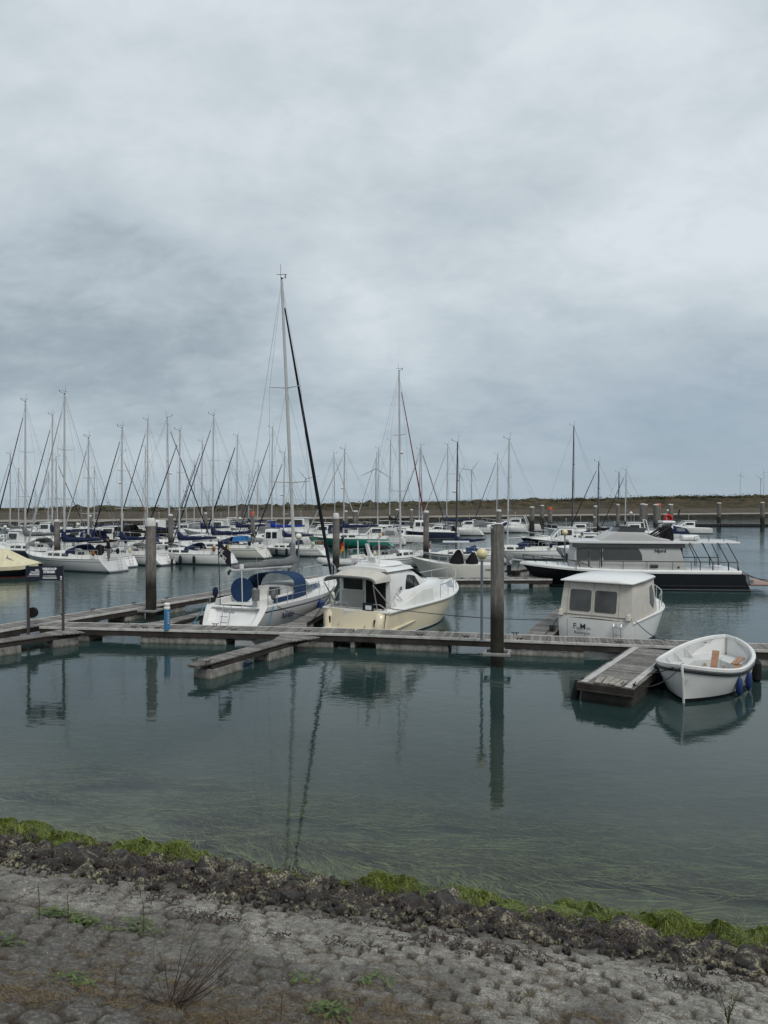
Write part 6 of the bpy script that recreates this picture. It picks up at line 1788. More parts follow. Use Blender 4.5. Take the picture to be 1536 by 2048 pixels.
rope('blue mooring line bundle at the blue topped yacht stern quarter', F_(-3.9, -1.40, 1.02), P(537, 1250, .52), 0.02, 0.02, ROPEB)
rope('blue rope from the blue topped yacht port quarter to the left finger', F_(-4.6, 1.25, 1.0), P(385, 1247, .5), 0.05, 0.02, ROPEB)
rope('dark rope from the canvas cruiser starboard quarter out to the walkway', Fm(-2.9, -1.36, 1.0), P(1345, 1282, .52), 0.18, 0.014)
rope('dark rope from the canvas cruiser port quarter to its finger pontoon', Fm(-3.0, 1.36, 0.95), P(1090, 1268, .5), 0.05, 0.014)
for k, (z, px, py) in enumerate(((1.05, 1560, 1165), (0.95, 1560, 1160))):
    rope(['upper dark rope from the black yacht stern to the right', 'lower dark rope from the black yacht stern to the right'][k], Fn(-6.0, 1.2 - k * 0.6, z), P(px, py, 0.6), 0.15, 0.018)
rope('dark rope from the black yacht bow to the dock on its left', Fn(6.3, 0.1, 1.4), P(1030, 1152, .5), 0.1, 0.016)

# ---- open fishing boat behind the cream yacht
fb2 = thing('fishing_boat', 'open white fishing boat with black seat covers, white hardtop poles and grey outboard', 'motor boat', (at(912, 48.2).x, 48.2, 0), math.radians(174))
hu = Hull(5.9, 2.1, (1.0, 1.02, 1.42), bs=0.9, ovb=0.9, top_s=0.0, flare=0.5, fine=2.5, wl=0.06)
hu.build(fb2, [OFFWH, WHITE, OFFWH, GREYST, ANTI, OFFWH], n=18, st=(0.10, 0.2)); hu.deck(fb2, DECKW, drop=0.10)
for x, s_ in ((-0.05, 0.95), (-1.0, 0.80)):
    mb = MB(); secs = []
    for z, l, w in ((0.95, 0.95, 0.55), (1.25, 0.90, 0.5), (1.55, 0.62, 0.4), (1.85, 0.30, 0.25), (1.92, 0.15, 0.15)):
        secs.append([Vector((x + math.cos(a) * l * 0.55 * s_ - 0.12 * (z - 0.95), math.sin(a) * w * s_, 0.95 + (z - 0.95) * s_)) for a in [2 * PI * k / 10 for k in range(10)]])
    mb.loft(secs, 0, True, True, True); mb.build('console_cover' if x > -0.5 else 'seat_cover', BLACKC, fb2, smooth=60)
for sd_ in (1, -1):
    for xa, xb in ((0.6, 0.35), (-0.55, -0.35)):
        mb = MB(); mb.tube([(xa, sd_ * 0.5, 1.0), (xb, sd_ * 0.5, 2.35)], 0.022, 6); mb.build('hardtop_pole', STEEL, fb2)
mb = MB(); mb.box((0, 0, 2.38), (1.7, 1.4, 0.06)); mb.build('hardtop', LGREY, fb2, smooth=0, bevel=0.02)
for sd_ in (1, -1):
    rail_run(hu, fb2, [0.58, 0.68, 0.78, 0.88, 0.97], 0.42, STEEL, r=0.018, post_r=0.014, side=sd_, name='bow_rail')
outboard(fb2, -3.15, 0, 1.0, GREYC, 1.05)
hull_text(hu, 0.20, 0.66, 1, 'PURSUIT  23 75', 0.13, LETTERD, fb2, bold=0.003)

# ---- pale yellow tent boat at the left edge
tb = thing('tent_boat', 'dark open boat covered by a pale yellow tent with clear panels at the left edge', 'motor boat', (at(-18, 49.5).x, 49.5, 0), math.radians(8))
hu = Hull(6.6, 2.3, (0.70, 0.62, 0.85), bs=0.85, ovb=0.6, top_s=0.1, flare=0.4, fine=2.4)
hu.build(tb, [BLACKP, BLACKP, BLACKP, BLACKP, REDP, BLACKP], n=18, st=(0.1, 0.2), boot=(0.04, 0.16)); hu.deck(tb, TEAKD)
mb = MB(); secs = []
for x, w, z0, h, ww in ((-3.1, 0.95, 0.66, 0.45, 0.6), (-1.6, 1.16, 0.60, 1.05, 0.42), (0.9, 1.16, 0.60, 1.25, 0.34), (2.1, 0.95, 0.64, 0.55, 0.4), (3.0, 0.35, 0.78, 0.14, 0.2)):
    half = [(w, z0 - 0.12), (w + 0.03, z0 + 0.12), (lerp(w, ww, 0.45), z0 + h * 0.55), (ww, z0 + h * 0.96), (0, z0 + h)]
    secs.append([Vector((x, y, z)) for y, z in half] + [Vector((x, -y, z)) for y, z in half[-2::-1]])
mb.loft(secs, 0, False, True, True); tn = mb.build('tent', YELLOWC, tb, smooth=25)
for x0, x1 in ((-1.3, 0.55), (1.05, 1.85)):
    mb = MB()
    pts = []
    for x, g in ((x0 + 0.1, 0.08), (x1, 0.08), (x1 - (0.12 if x1 < 1 else 0.35), 0.85), (x0 + 0.15, 0.85)):
        k = clamp((x - 0.9) / 1.2)
        w_, ww_, h_ = lerp(1.16, 0.95, k), lerp(0.36, 0.40, k), lerp(1.22 if x > 0.5 else lerp(1.05, 1.25, clamp((x + 1.6) / 2.5)), 0.55, k)
        ya, za = lerp(w_, ww_, 0.45), 0.60 + h_ * 0.55
        pts.append(Vector((x, -lerp(ya, ww_, g) - 0.012, lerp(za, 0.60 + h_ * 0.96, g) + 0.012)))
    mb.plate(pts, 0.012); mb.build('clear_panel', M('clear_grey_panel', (0.17, 0.165, 0.14), 0.2, var=0.25, vscale=3), tn, smooth=0)

# ---- inflatable dinghy and ensign on the cruising yacht
cl = c1_.location; ch_ = c1_.rotation_euler[2]
cpos = Vector(cl) + rot2((-5.5, 0, 0), ch_)
dg_ = thing('inflatable_dinghy', 'pale grey inflatable dinghy hanging across the stern of the red-sailed yacht', 'dinghy', (cpos.x - 0.3, cpos.y, 0.80), ch_ + PI / 2 + 0.45)
mb = MB(); mb.tube([(-1.2, 0.6, 0), (0.5, 0.62, 0), (1.05, 0.42, 0.06), (1.35, 0.0, 0.12), (1.05, -0.42, 0.06), (0.5, -0.62, 0), (-1.2, -0.6, 0)], 0.21, 10); mb.build('tube', M('pale_hypalon', (0.44, 0.44, 0.43), 0.6, var=0.1), dg_)
mb = MB(); mb.box((-0.1, 0, -0.16), (2.0, 1.0, 0.16), taper=1.2); mb.build('hull_floor', M('dark_grey_hull', (0.08, 0.085, 0.09), 0.5), dg_, smooth=0, bevel=0.05)
mb = MB(); mb.box((-1.05, 0, 0.08), (0.06, 1.0, 0.4)); mb.build('transom_board', LGREY, dg_, smooth=0)
ep = Vector(cl) + rot2((-4.45, 0.7, 0), ch_)
t = thing('ensign', 'limp black red gold ensign on the stern of the red-sailed yacht', 'flag', (ep.x, ep.y, 1.0), ch_)
mb = MB(); mb.tube([(0, 0, 0), (-0.25, 0, 1.7)], 0.02, 6); mb.build('staff', TEAK, t)
for k, (c_, z) in enumerate(((BLACKC, 1.35), (M('flag_red', (0.35, 0.03, 0.02), 0.8), 1.02), (M('flag_gold', (0.5, 0.24, 0.03), 0.8), 0.70))):
    mb = MB(); secs = []
    for i in range(7):
        f = i / 6
        secs.append([Vector((-0.22 + 0.03 * math.sin(f * 9) - 0.28 * f + 0.04 * g, -0.04 * math.cos(f * 8), z + 0.20 - 0.30 * f - 0.33 * g)) for g in (0, 0.5, 1)])
    mb.loft(secs); mb.build('stripe', c_, t, recalc=False)

# ---- red lifebuoy board on the far dock
lp = at(1336, 110)
t = thing('lifebuoy_stand', 'red round lifebuoy on a short post on the far dock', 'lifebuoy', (lp.x, lp.y, 0.4), 0)
mb = MB(); mb.tube([(0, 0, 0), (0, 0, 1.4)], 0.06, 6); mb.build('post', BLACKM, t)
mb = MB(); pts = [Vector((0.52 * math.cos(2 * PI * i / 20), -0.1, 1.75 + 0.52 * math.sin(2 * PI * i / 20))) for i in range(21)]; mb.tube(pts, 0.17, 8, cap=False); mb.build('ring', M('lifebuoy_red', (0.45, 0.03, 0.03), 0.6), t)
mb = MB(); mb.tube([(0, -0.02, 1.75), (0, 0.02, 1.75)], 0.6, 20); mb.build('backboard', REDP, t)

# ---- person on the stern of the light grey yacht
def person(loc, rz, label):
    t = thing('person', label, 'person', loc, rz)
    V = [(0, 0, 0.92), (0, 0, 1.12), (0.02, 0, 1.32), (0.03, 0, 1.44), (0.05, 0, 1.52), (0.06, 0, 1.62), (0.065, 0, 1.72),
         (0, 0.10, 0.88), (0.05, 0.11, 0.50), (0.0, 0.11, 0.09), (0.14, 0.12, 0.04),
         (0, -0.10, 0.88), (-0.02, -0.11, 0.50), (-0.08, -0.11, 0.09), (0.06, -0.12, 0.04),
         (0.02, 0.19, 1.40), (0.03, 0.25, 1.13), (0.20, 0.20, 0.98), (0.28, 0.18, 0.95),
         (0.02, -0.19, 1.40), (0.02, -0.26, 1.13), (0.22, -0.22, 1.05), (0.30, -0.20, 1.05)]
    E = [(0, 1), (1, 2), (2, 3), (3, 4), (4, 5), (5, 6), (0, 7), (7, 8), (8, 9), (9, 10), (0, 11), (11, 12), (12, 13), (13, 14), (2, 15), (15, 16), (16, 17), (17, 18), (2, 19), (19, 20), (20, 21), (21, 22)]
    R = [.15, .15, .17, .09, .06, .095, .08, .10, .07, .05, .045, .10, .07, .05, .045, .07, .05, .04, .035, .07, .05, .04, .035]
    me = bpy.data.meshes.new('body'); me.from_pydata(V, E, [])
    o = bpy.data.objects.new('body', me); C.objects.link(o)
    sk = o.modifiers.new('skin', 'SKIN')
    for i, r in enumerate(R):
        me.skin_vertices[0].data[i].radius = (r, r)
    me.skin_vertices[0].data[0].use_root = True
    sb = o.modifiers.new('sub', 'SUBSURF'); sb.levels = 1; sb.render_levels = 2
    dg = bpy.context.evaluated_depsgraph_get()
    m2 = bpy.data.meshes.new_from_object(o.evaluated_get(dg))
    bpy.data.objects.remove(o)
    for m in (SKIN, M('black_jacket', (0.012, 0.012, 0.016), 0.85), M('grey_trousers', (0.14, 0.135, 0.14), 0.85), HAIR):
        m2.materials.append(m)
    for p in m2.polygons:
        c = p.center
        p.material_index = 3 if c.z > 1.66 or (c.z > 1.55 and c.x < 0.04) else 0 if c.z > 1.47 else 1 if c.z > 0.90 else 3 if c.z < 0.10 else 2
        if p.material_index == 1 and c.x > 0.25: p.material_index = 0
    m2.shade_smooth()
    o = bpy.data.objects.new('body', m2); C.objects.link(o); o.parent = t
    mb = MB(); mb.ball((0.035, 0, 1.68), (0.105, 0.095, 0.10), 12, 8); mb.build('hair', HAIR, t)
    return t
l1 = [o for o in C.objects if o.get('label', '').startswith('light grey sailing yacht with navy boom')][0]
fp_ = loc_frame(l1)(-4.05, 0.3, 0.72)
person((fp_.x, fp_.y, fp_.z), l1.rotation_euler[2] + 0.8, 'person in black jacket and grey trousers standing on a yacht stern')

# ================================================================== rubble, algae, weeds along the dike foot
def ground_at(u, d):
    z, _, _, _ = ground_height(np.array([[u]], float), np.array([[d]], float), False)
    return float(z[0, 0])
def G(px, py):                                   # point of the slope seen at a pixel -> (u, d)
    r = ray(px, py)
    c = Vector((0, 0, 0)) - SH_P
    k = (SLOPE * SH_N.dot(c) - EYE) / (r.z - SLOPE * SH_N.dot(Vector((r.x, r.y, 0))))
    p = Vector((r.x * k, r.y * k, 0)) - SH_P
    return p.dot(SH_U), p.dot(SH_N)
def basalt():
    m = bpy.data.materials.new('dark_basalt'); m.use_nodes = True
    t = m.node_tree; b = t.nodes['Principled BSDF']
    tc = N(t, 'ShaderNodeTexCoord'); oi = N(t, 'ShaderNodeObjectInfo'); geo = N(t, 'ShaderNodeNewGeometry')
    def nz(s, det=6, src=None, r=0.6):
        n = N(t, 'ShaderNodeTexNoise', i_Scale=s, i_Detail=det, i_Roughness=r)
        t.links.new((src or geo.outputs['Position']), n.inputs['Vector'])
        return n.outputs['Fac']
    col = ramp(t, nz(9), [(0.35, (0.014, 0.012, 0.011)), (0.6, (0.045, 0.04, 0.037)), (0.75, (0.085, 0.078, 0.072))], 'LINEAR')
    pal = ramp(t, nz(3.2, 3), [(0.46, (0, 0, 0)), (0.55, (1, 1, 1))], 'LINEAR')
    pal2 = ramp(t, nz(34, 4, None, 0.7), [(0.46, (0, 0, 0)), (0.56, (1, 1, 1))], 'LINEAR')
    f = math_node(t, 'MULTIPLY', math_node(t, 'MULTIPLY', pal, pal2), 0.85)
    col = mix_col(t, f, col, ramp(t, nz(14), [(0.4, (0.24, 0.21, 0.12)), (0.6, (0.38, 0.35, 0.25))], 'LINEAR'))
    brn = math_node(t, 'MULTIPLY', ramp(t, nz(4.4, 4), [(0.52, (0, 0, 0)), (0.62, (1, 1, 1))], 'LINEAR'), 0.6)
    col = mix_col(t, brn, col, (0.028, 0.018, 0.010))
    t.links.new(col, b.inputs['Base Color'])
    b.inputs['Roughness'].default_value = 0.62; b.inputs['Specular IOR Level'].default_value = 0.3
    bp = N(t, 'ShaderNodeBump', i_Strength=0.9, i_Distance=0.02)
    t.links.new(nz(38, 5, None, 0.7), bp.inputs['Height']); t.links.new(bp.outputs[0], b.inputs['Normal'])
    return m
BASALT = basalt()
def rock_geo(seed, r, sub=3, flat=0.72):
    bm = bmesh.new(); bmesh.ops.create_icosphere(bm, subdivisions=sub, radius=1.0)
    off = Vector((seed * 3.7, seed * 1.9, seed * 5.3))
    rr = random.Random(seed)
    planes = [(Vector((rr.gauss(0, 1), rr.gauss(0, 1), rr.gauss(0, 1))).normalized(), rr.uniform(0.45, 0.80)) for _ in range(12)]
    for v in bm.verts:
        p = v.co.copy()
        k = 1 + 0.35 * (noise.noise(p * 1.1 + off)) + 0.12 * noise.noise(p * 3.1 + off)
        p = p * k
        for n, dd in planes:
            e = p.dot(n) - dd
            if e > 0: p = p - n * e * 0.85
        p.z *= flat
        v.co = p * r * (1 + 0.03 * noise.noise(p * 9 + off))
    vs = [v.co.copy() for v in bm.verts]; fs = [tuple(v.index for v in f.verts) for f in bm.faces]
    bm.free()
    return vs, fs
r6 = random.Random(21)
protos = []
for k in range(9):
    mb = MB(); vs, fs = rock_geo(k + 1, 1.0); mb.add(vs, fs)
    protos.append(mb)
pm = []
placed = []
cand = []
for i in range(2600):
    u = r6.uniform(-6.7, 5.4); bw = float(band(u))
    d = r6.uniform(0.02, bw - 0.12)
    s = r6.choice([0.06, 0.08, 0.09, 0.11, 0.13, 0.15, 0.17, 0.19, 0.21]) * (1.0 if d < bw * 0.75 else 0.8)
    if all((u - a) ** 2 + (d - b) ** 2 > (0.74 * (s + c)) ** 2 for a, b, c in placed):
        placed.append((u, d, s))
placed.sort(key=lambda q: -q[2])
for i, (u, d, s) in enumerate(placed[:290]):
    k = i % 9
    s *= 0.75 if d < 0.62 else 1.18
    z = ground_at(u, d) + s * r6.uniform(-0.22, 0.14)
    p = shore(u, d, z)
    if k >= len(pm):
        o = protos[k].build('boulder', BASALT, smooth=32)
        pm.append(o)
    else:
        o = pm[k].copy(); C.objects.link(o)
    o.location = p; o.scale = (s * r6.uniform(0.9, 1.35), s * r6.uniform(0.85, 1.15), s * r6.uniform(0.8, 1.1))
    o.rotation_euler = (r6.uniform(-0.4, 0.4), r6.uniform(-0.4, 0.4), r6.uniform(0, 6.28))
    tag(o, 'dark basalt boulder lying in the rubble strip along the waterline', 'boulder', 'dark boulders along the waterline')
mb = MB()
small = [rock_geo(50 + k, 1.0, 2) for k in range(6)]
for i in range(1500):
    u = r6.uniform(-6.7, 5.4); bw = float(band(u)); d = r6.uniform(-0.15, 1.0) * bw + 0.05
    if r6.random() < 0.30: d = bw + r6.gauss(0.05, 0.16)
    s = r6.uniform(0.02, 0.065); vs, fs = small[i % 6]
    p = shore(u, d, ground_at(u, d) + s * 0.3 + r6.random() * 0.03)
    R = Matrix.Rotation(r6.uniform(0, 6.28), 3, Vector((r6.random(), r6.random(), r6.random() + 0.1)).normalized())
    mb.add([p + R @ (v * s) for v in vs], fs)
stuff(mb.build('rubble', BASALT, smooth=32, recalc=False), 'small dark stones between the boulders at the foot of the dike', 'rubble')

def leafy(name, cols, rough=0.55, trans=0.0):
    m = bpy.data.materials.new(name); m.use_nodes = True
    t = m.node_tree; b = t.nodes['Principled BSDF']
    g = N(t, 'ShaderNodeNewGeometry')
    n = N(t, 'ShaderNodeTexNoise', i_Scale=5.0, i_Detail=4.0)
    t.links.new(g.outputs['Position'], n.inputs['Vector'])
    v = math_node(t, 'ADD', math_node(t, 'MULTIPLY', g.outputs['Random Per Island'], 0.6), math_node(t, 'MULTIPLY', n.outputs['Fac'], 0.5))
    t.links.new(ramp(t, v, [(0.2, cols[0]), (0.5, cols[1]), (0.85, cols[2])], 'LINEAR'), b.inputs['Base Color'])
    b.inputs['Roughness'].default_value = rough
    return m
ALGAE = leafy('green_algae', ((0.012, 0.017, 0.003), (0.058, 0.080, 0.008), (0.150, 0.185, 0.022)))
WRACK = leafy('dark_brown_seaweed', ((0.010, 0.006, 0.004), (0.026, 0.014, 0.009), (0.055, 0.030, 0.016)), 0.4)
# algae: a ragged mat over the outer stones, combed with hair-like strands
def algae_h(u, d):
    c = 0.26 + 0.30 * (vnoise(u * 0.9, u * 0 + 3, 101) - 0.5) - 0.012 * u
    w = 0.26 + 0.26 * vnoise(u * 1.5, u * 0 + 8, 102)
    env = np.clip(1 - ((d - c) / w) ** 2, 0, 1)
    lump = fbm(u * 3.0, d * 3.6, 103, 4, 0.55)
    pres = np.clip((fbm(u * 1.3, d * 0.9, 104, 3) - 0.34 - 0.02 * np.clip(-u - 2, 0, 4)) * 6, 0, 1)
    h = env ** 0.6 * np.minimum(0.035 + 0.62 * np.clip(lump - 0.26, 0, 1) ** 1.1, 0.22 + 0.10 * lump) * pres
    for a, b, r_, hh in ((3.55, -0.02, 0.32, 0.26), (1.05, 0.05, 0.28, 0.25), (2.35, -0.25, 0.17, 0.17), (2.25, 0.0, 0.3, 0.12), (-3.9, 0.12, 0.28, 0.10), (4.3, 0.05, 0.28, 0.14), (-5.2, 0.2, 0.35, 0.10), (0.3, 0.12, 0.3, 0.08), (2.95, 0.05, 0.24, 0.18), (0.0, 0.35, 0.2, 0.12), (1.8, 0.3, 0.22, 0.12), (-1.6, 0.3, 0.24, 0.10)):
        q = ((u - a) / (r_ * 1.2)) ** 2 + ((d - b) / r_) ** 2
        h = np.maximum(h, hh * np.clip(1 - q, 0, 1) ** 0.6 * (0.6 + 0.7 * lump))
    return h
def algae_z(u, d):
    h = algae_h(u, d)
    z = -0.03 + SLOPE * np.clip(d, -0.15, 3) * 0.9 + h * 1.05 + 0.03 * (fbm(u * 11, d * 11, 107, 3) - 0.5)
    return np.where(h > 0.012, z, -0.12), h
au, ad = np.meshgrid(np.arange(-6.7, 5.5, 0.02), np.arange(-0.6, 1.1, 0.02))
az_, ah_ = algae_z(au, ad)
def np_mesh(name, verts, quads, mats, shade=True):
    me = bpy.data.meshes.new(name)
    me.vertices.add(len(verts)); me.vertices.foreach_set('co', np.ascontiguousarray(verts, np.float32).ravel())
    me.loops.add(quads.size); me.loops.foreach_set('vertex_index', quads.ravel().astype(np.int32))
    me.polygons.add(len(quads)); me.polygons.foreach_set('loop_start', (np.arange(len(quads)) * 4).astype(np.int32)); me.polygons.foreach_set('loop_total', np.full(len(quads), 4, np.int32))
    me.materials.append(mats); me.update(calc_edges=True)
    if shade: me.shade_smooth()
    o = bpy.data.objects.new(name, me); C.objects.link(o)
    return o
def to_world(u, d, z):
    return np.stack([SH_P.x + SH_U.x * u + SH_N.x * d, SH_P.y + SH_U.y * u + SH_N.y * d, z], -1)
gv = to_world(au, ad, az_).reshape(-1, 3)
ny, nx = au.shape
idx = np.arange(ny * nx).reshape(ny, nx)
qd = np.stack([idx[:-1, :-1], idx[:-1, 1:], idx[1:, 1:], idx[1:, :-1]], -1).reshape(-1, 4)
keep = (ah_.reshape(-1)[qd] > 0.008).any(1)
qd = qd[keep]
ng = np.random.default_rng(8)
cand = np.argwhere(ah_ > 0.02)
pick = cand[ng.integers(0, len(cand), 42000)]
ru = au[pick[:, 0], pick[:, 1]] + ng.uniform(-.01, .01, len(pick)); rd = ad[pick[:, 0], pick[:, 1]] + ng.uniform(-.01, .01, len(pick))
flow = (vnoise(ru * 2.2, rd * 2.2, 110) - 0.5) * 4.5
ang = -PI / 2 * 0.75 + flow + ng.normal(0, 0.35, len(ru))
Ls = ng.uniform(0.05, 0.26, len(ru)); ws = ng.uniform(0.0015, 0.0055, len(ru)); bend = ng.normal(0, 2.5, len(ru))
cols = []
x, y = ru.copy(), rd.copy()
for s_ in range(6):
    z_, h_ = algae_z(x, y)
    z_ = np.where(h_ > 0.012, z_ + 0.006 + ng.uniform(0, 0.012, len(x)), np.maximum(0.004, 0 * x) + ng.uniform(-0.01, 0.004, len(x)))
    z_ = np.where((h_ <= 0.012) & (y > 0.05), SLOPE * y + 0.02, z_)
    cols.append((x - np.sin(ang) * ws, y + np.cos(ang) * ws, z_)); cols.append((x + np.sin(ang) * ws, y - np.cos(ang) * ws, z_))
    x = x + np.cos(ang) * Ls / 5; y = y + np.sin(ang) * Ls / 5; ang = ang + bend * Ls / 5 + ng.normal(0, 0.18, len(x))
rv = np.stack([to_world(*c_) for c_ in cols], 1).reshape(-1, 3)
b0 = np.arange(len(ru))[:, None] * 12
rq = np.stack([np.concatenate([b0 + 2 * s_, b0 + 2 * s_ + 1, b0 + 2 * s_ + 3, b0 + 2 * s_ + 2], 1) for s_ in range(5)], 1).reshape(-1, 4)
used = np.unique(qd); remap = np.full(len(gv), -1); remap[used] = np.arange(len(used))
stuff(np_mesh('green_algae', np.concatenate([gv[used], rv]), np.concatenate([remap[qd], rq + len(used)]), ALGAE), 'bright green stringy algae draped over the stones at the waterline', 'algae')
# submerged weed lying on the bed in drifts
n_w = 12000
wu = ng.uniform(-9, 8, n_w * 3); wd = -ng.random(n_w * 3) ** 1.3 * 5.0 - 0.05
dens = np.clip((fbm(wu * 0.55 + wd * 0.4, wd * 0.9, 130, 4) - 0.42) * 4, 0.03, 1)
ok = ng.random(len(wu)) < dens
wu, wd = wu[ok][:n_w], wd[ok][:n_w]
wa_ = 0.30 + (fbm(wu * 0.6, wd * 0.6, 131, 3) - 0.5) * 2.6 + ng.normal(0, 0.16, len(wu))
Lw = ng.uniform(0.25, 0.95, len(wu)); ww_ = ng.uniform(0.004, 0.017, len(wu)); bw_ = ng.normal(0, 0.9, len(wu)); zw = ng.uniform(0.02, 0.14, len(wu))
cols = []; x, y, a = wu.copy(), wd.copy(), wa_.copy()
for s_ in range(8):
    k_ = ww_ * (1 - 0.75 * s_ / 7)
    z_ = np.minimum(0.20 * np.minimum(y, 0) + 0.03 + zw * (0.4 + 0.6 * s_ / 7), -0.03)
    cols.append((x - np.sin(a) * k_, y + np.cos(a) * k_, z_)); cols.append((x + np.sin(a) * k_, y - np.cos(a) * k_, z_ + 0.004))
    x = x + np.cos(a) * Lw / 7; y = y + np.sin(a) * Lw / 7; a = a + bw_ * Lw / 7 + 0.35 * np.sin(x * 9 + y * 7) * Lw
wv = np.stack([to_world(*c_) for c_ in cols], 1).reshape(-1, 3)
b0 = np.arange(len(wu))[:, None] * 16
wq = np.stack([np.concatenate([b0 + 2 * s_, b0 + 2 * s_ + 1, b0 + 2 * s_ + 3, b0 + 2 * s_ + 2], 1) for s_ in range(7)], 1).reshape(-1, 4)
stuff(np_mesh('submerged_seaweed', wv, wq, leafy('pale_olive_seaweed', ((0.028, 0.023, 0.018), (0.095, 0.092, 0.05), (0.25, 0.25, 0.115)), 0.8)), 'olive and tan seaweed strands drifting under the shallow water along the dike', 'seaweed')
# dark wrack between the stones and washed up along the paving
mb = MB()
def wrack_tuft(u, d, n, spread, z0=0.0):
    for k in range(n):
        x, y = u + r6.gauss(0, spread), d + r6.gauss(0, spread * 0.4)
        ang = r6.uniform(0, 2 * PI); L_ = r6.uniform(0.03, 0.11); w = r6.uniform(0.003, 0.009); vs = []
        zb = ground_at(x, y) + z0
        for s in range(4):
            z = zb + 0.012 + r6.uniform(0, 0.03)
            vs += [shore(x - math.sin(ang) * w, y + math.cos(ang) * w, z), shore(x + math.sin(ang) * w, y - math.cos(ang) * w, z + r6.uniform(-0.01, 0.01))]
            x += math.cos(ang) * L_ / 3; y += math.sin(ang) * L_ / 3; ang += r6.gauss(0, 0.7)
        mb.add(vs, [(2 * s, 2 * s + 1, 2 * s + 3, 2 * s + 2) for s in range(3)])
for i in range(420):
    u = r6.uniform(-6.5, 5.3); bw = float(band(u))
    wrack_tuft(u, r6.uniform(0.55, bw * 0.9), 12, 0.07, r6.uniform(0.0, 0.09))
for (px, py, n, s) in ((400, 1843, 70, 0.14), (440, 1846, 40, 0.10), (330, 1807, 30, 0.12), (890, 1894, 60, 0.16), (940, 1905, 70, 0.2), (1010, 1915, 60, 0.18), (1360, 1978, 50, 0.12), (1400, 1985, 50, 0.10), (300, 1800, 30, 0.15), (1080, 1928, 30, 0.14), (820, 1893, 30, 0.12), (160, 1790, 30, 0.2), (560, 1878, 16, 0.06), (680, 1892, 20, 0.08), (730, 1905, 25, 0.08)):
    u, d = G(px, py)
    wrack_tuft(u, d, n, s, 0.03)
for i in range(150):
    u = r6.uniform(-6.3, 5.0)
    if vnoise(np.array([u * 0.9]), np.array([7.0]), 29)[0] > 0.38: wrack_tuft(u, float(band(u)) + 0.42 + r6.gauss(0, 0.02), 7, 0.035, -0.02)
stuff(mb.build('dark_seaweed', WRACK, smooth=0, recalc=False), 'dark brown dried seaweed lying between stones and in the paving joints', 'seaweed')

# dry moss and straw in the joints of the upper paving
mb = MB()
STRAW = leafy('dead_brown_grass', ((0.05, 0.028, 0.016), (0.10, 0.06, 0.033), (0.20, 0.165, 0.08)), 0.9)
def straw_tuft(u, d, n, spread, hl, flatness=0.75):
    for k in range(n):
        x, y = u + r6.gauss(0, spread), d + r6.gauss(0, spread * 0.45)
        z = ground_at(x, y) + 0.010
        ang = r6.uniform(0, 2 * PI); L_ = r6.uniform(0.4, 1.0) * hl; w = r6.uniform(0.0010, 0.0024)
        el = r6.uniform(0.05, 0.5) if r6.random() < flatness else r6.uniform(0.5, 1.3)
        dx, dy, dz = math.cos(ang) * math.cos(el), math.sin(ang) * math.cos(el), math.sin(el)
        px_, py_ = -math.sin(ang) * w, math.cos(ang) * w
        a0 = shore(x, y, z); vs = []
        for s in range(4):
            f = s / 3 * L_
            q = shore(x + dx * f, y + dy * f, z + dz * f - 0.25 * f * f / max(L_, .01) + SLOPE * dy * f * 0.6)
            o_ = SH_U * px_ + SH_N * py_
            k_ = 1 - 0.7 * s / 3
            vs += [q - o_ * k_, q + o_ * k_]
        mb.add(vs, [(2 * s, 2 * s + 1, 2 * s + 3, 2 * s + 2) for s in range(3)])
for i in range(330):
    px = r6.uniform(-40, 900) if r6.random() < 0.85 else r6.uniform(800, 1300)
    py = 2060 - abs(r6.gauss(0, 60)) - (40 if px < 300 else 0)
    u, d = G(px, py)
    straw_tuft(u, d, r6.randint(14, 46), 0.055, 0.07)
stuff(mb.build('dead_grass', STRAW, smooth=0, recalc=False), 'dead brown grass and moss in the joints of the upper paving', 'dead grass')

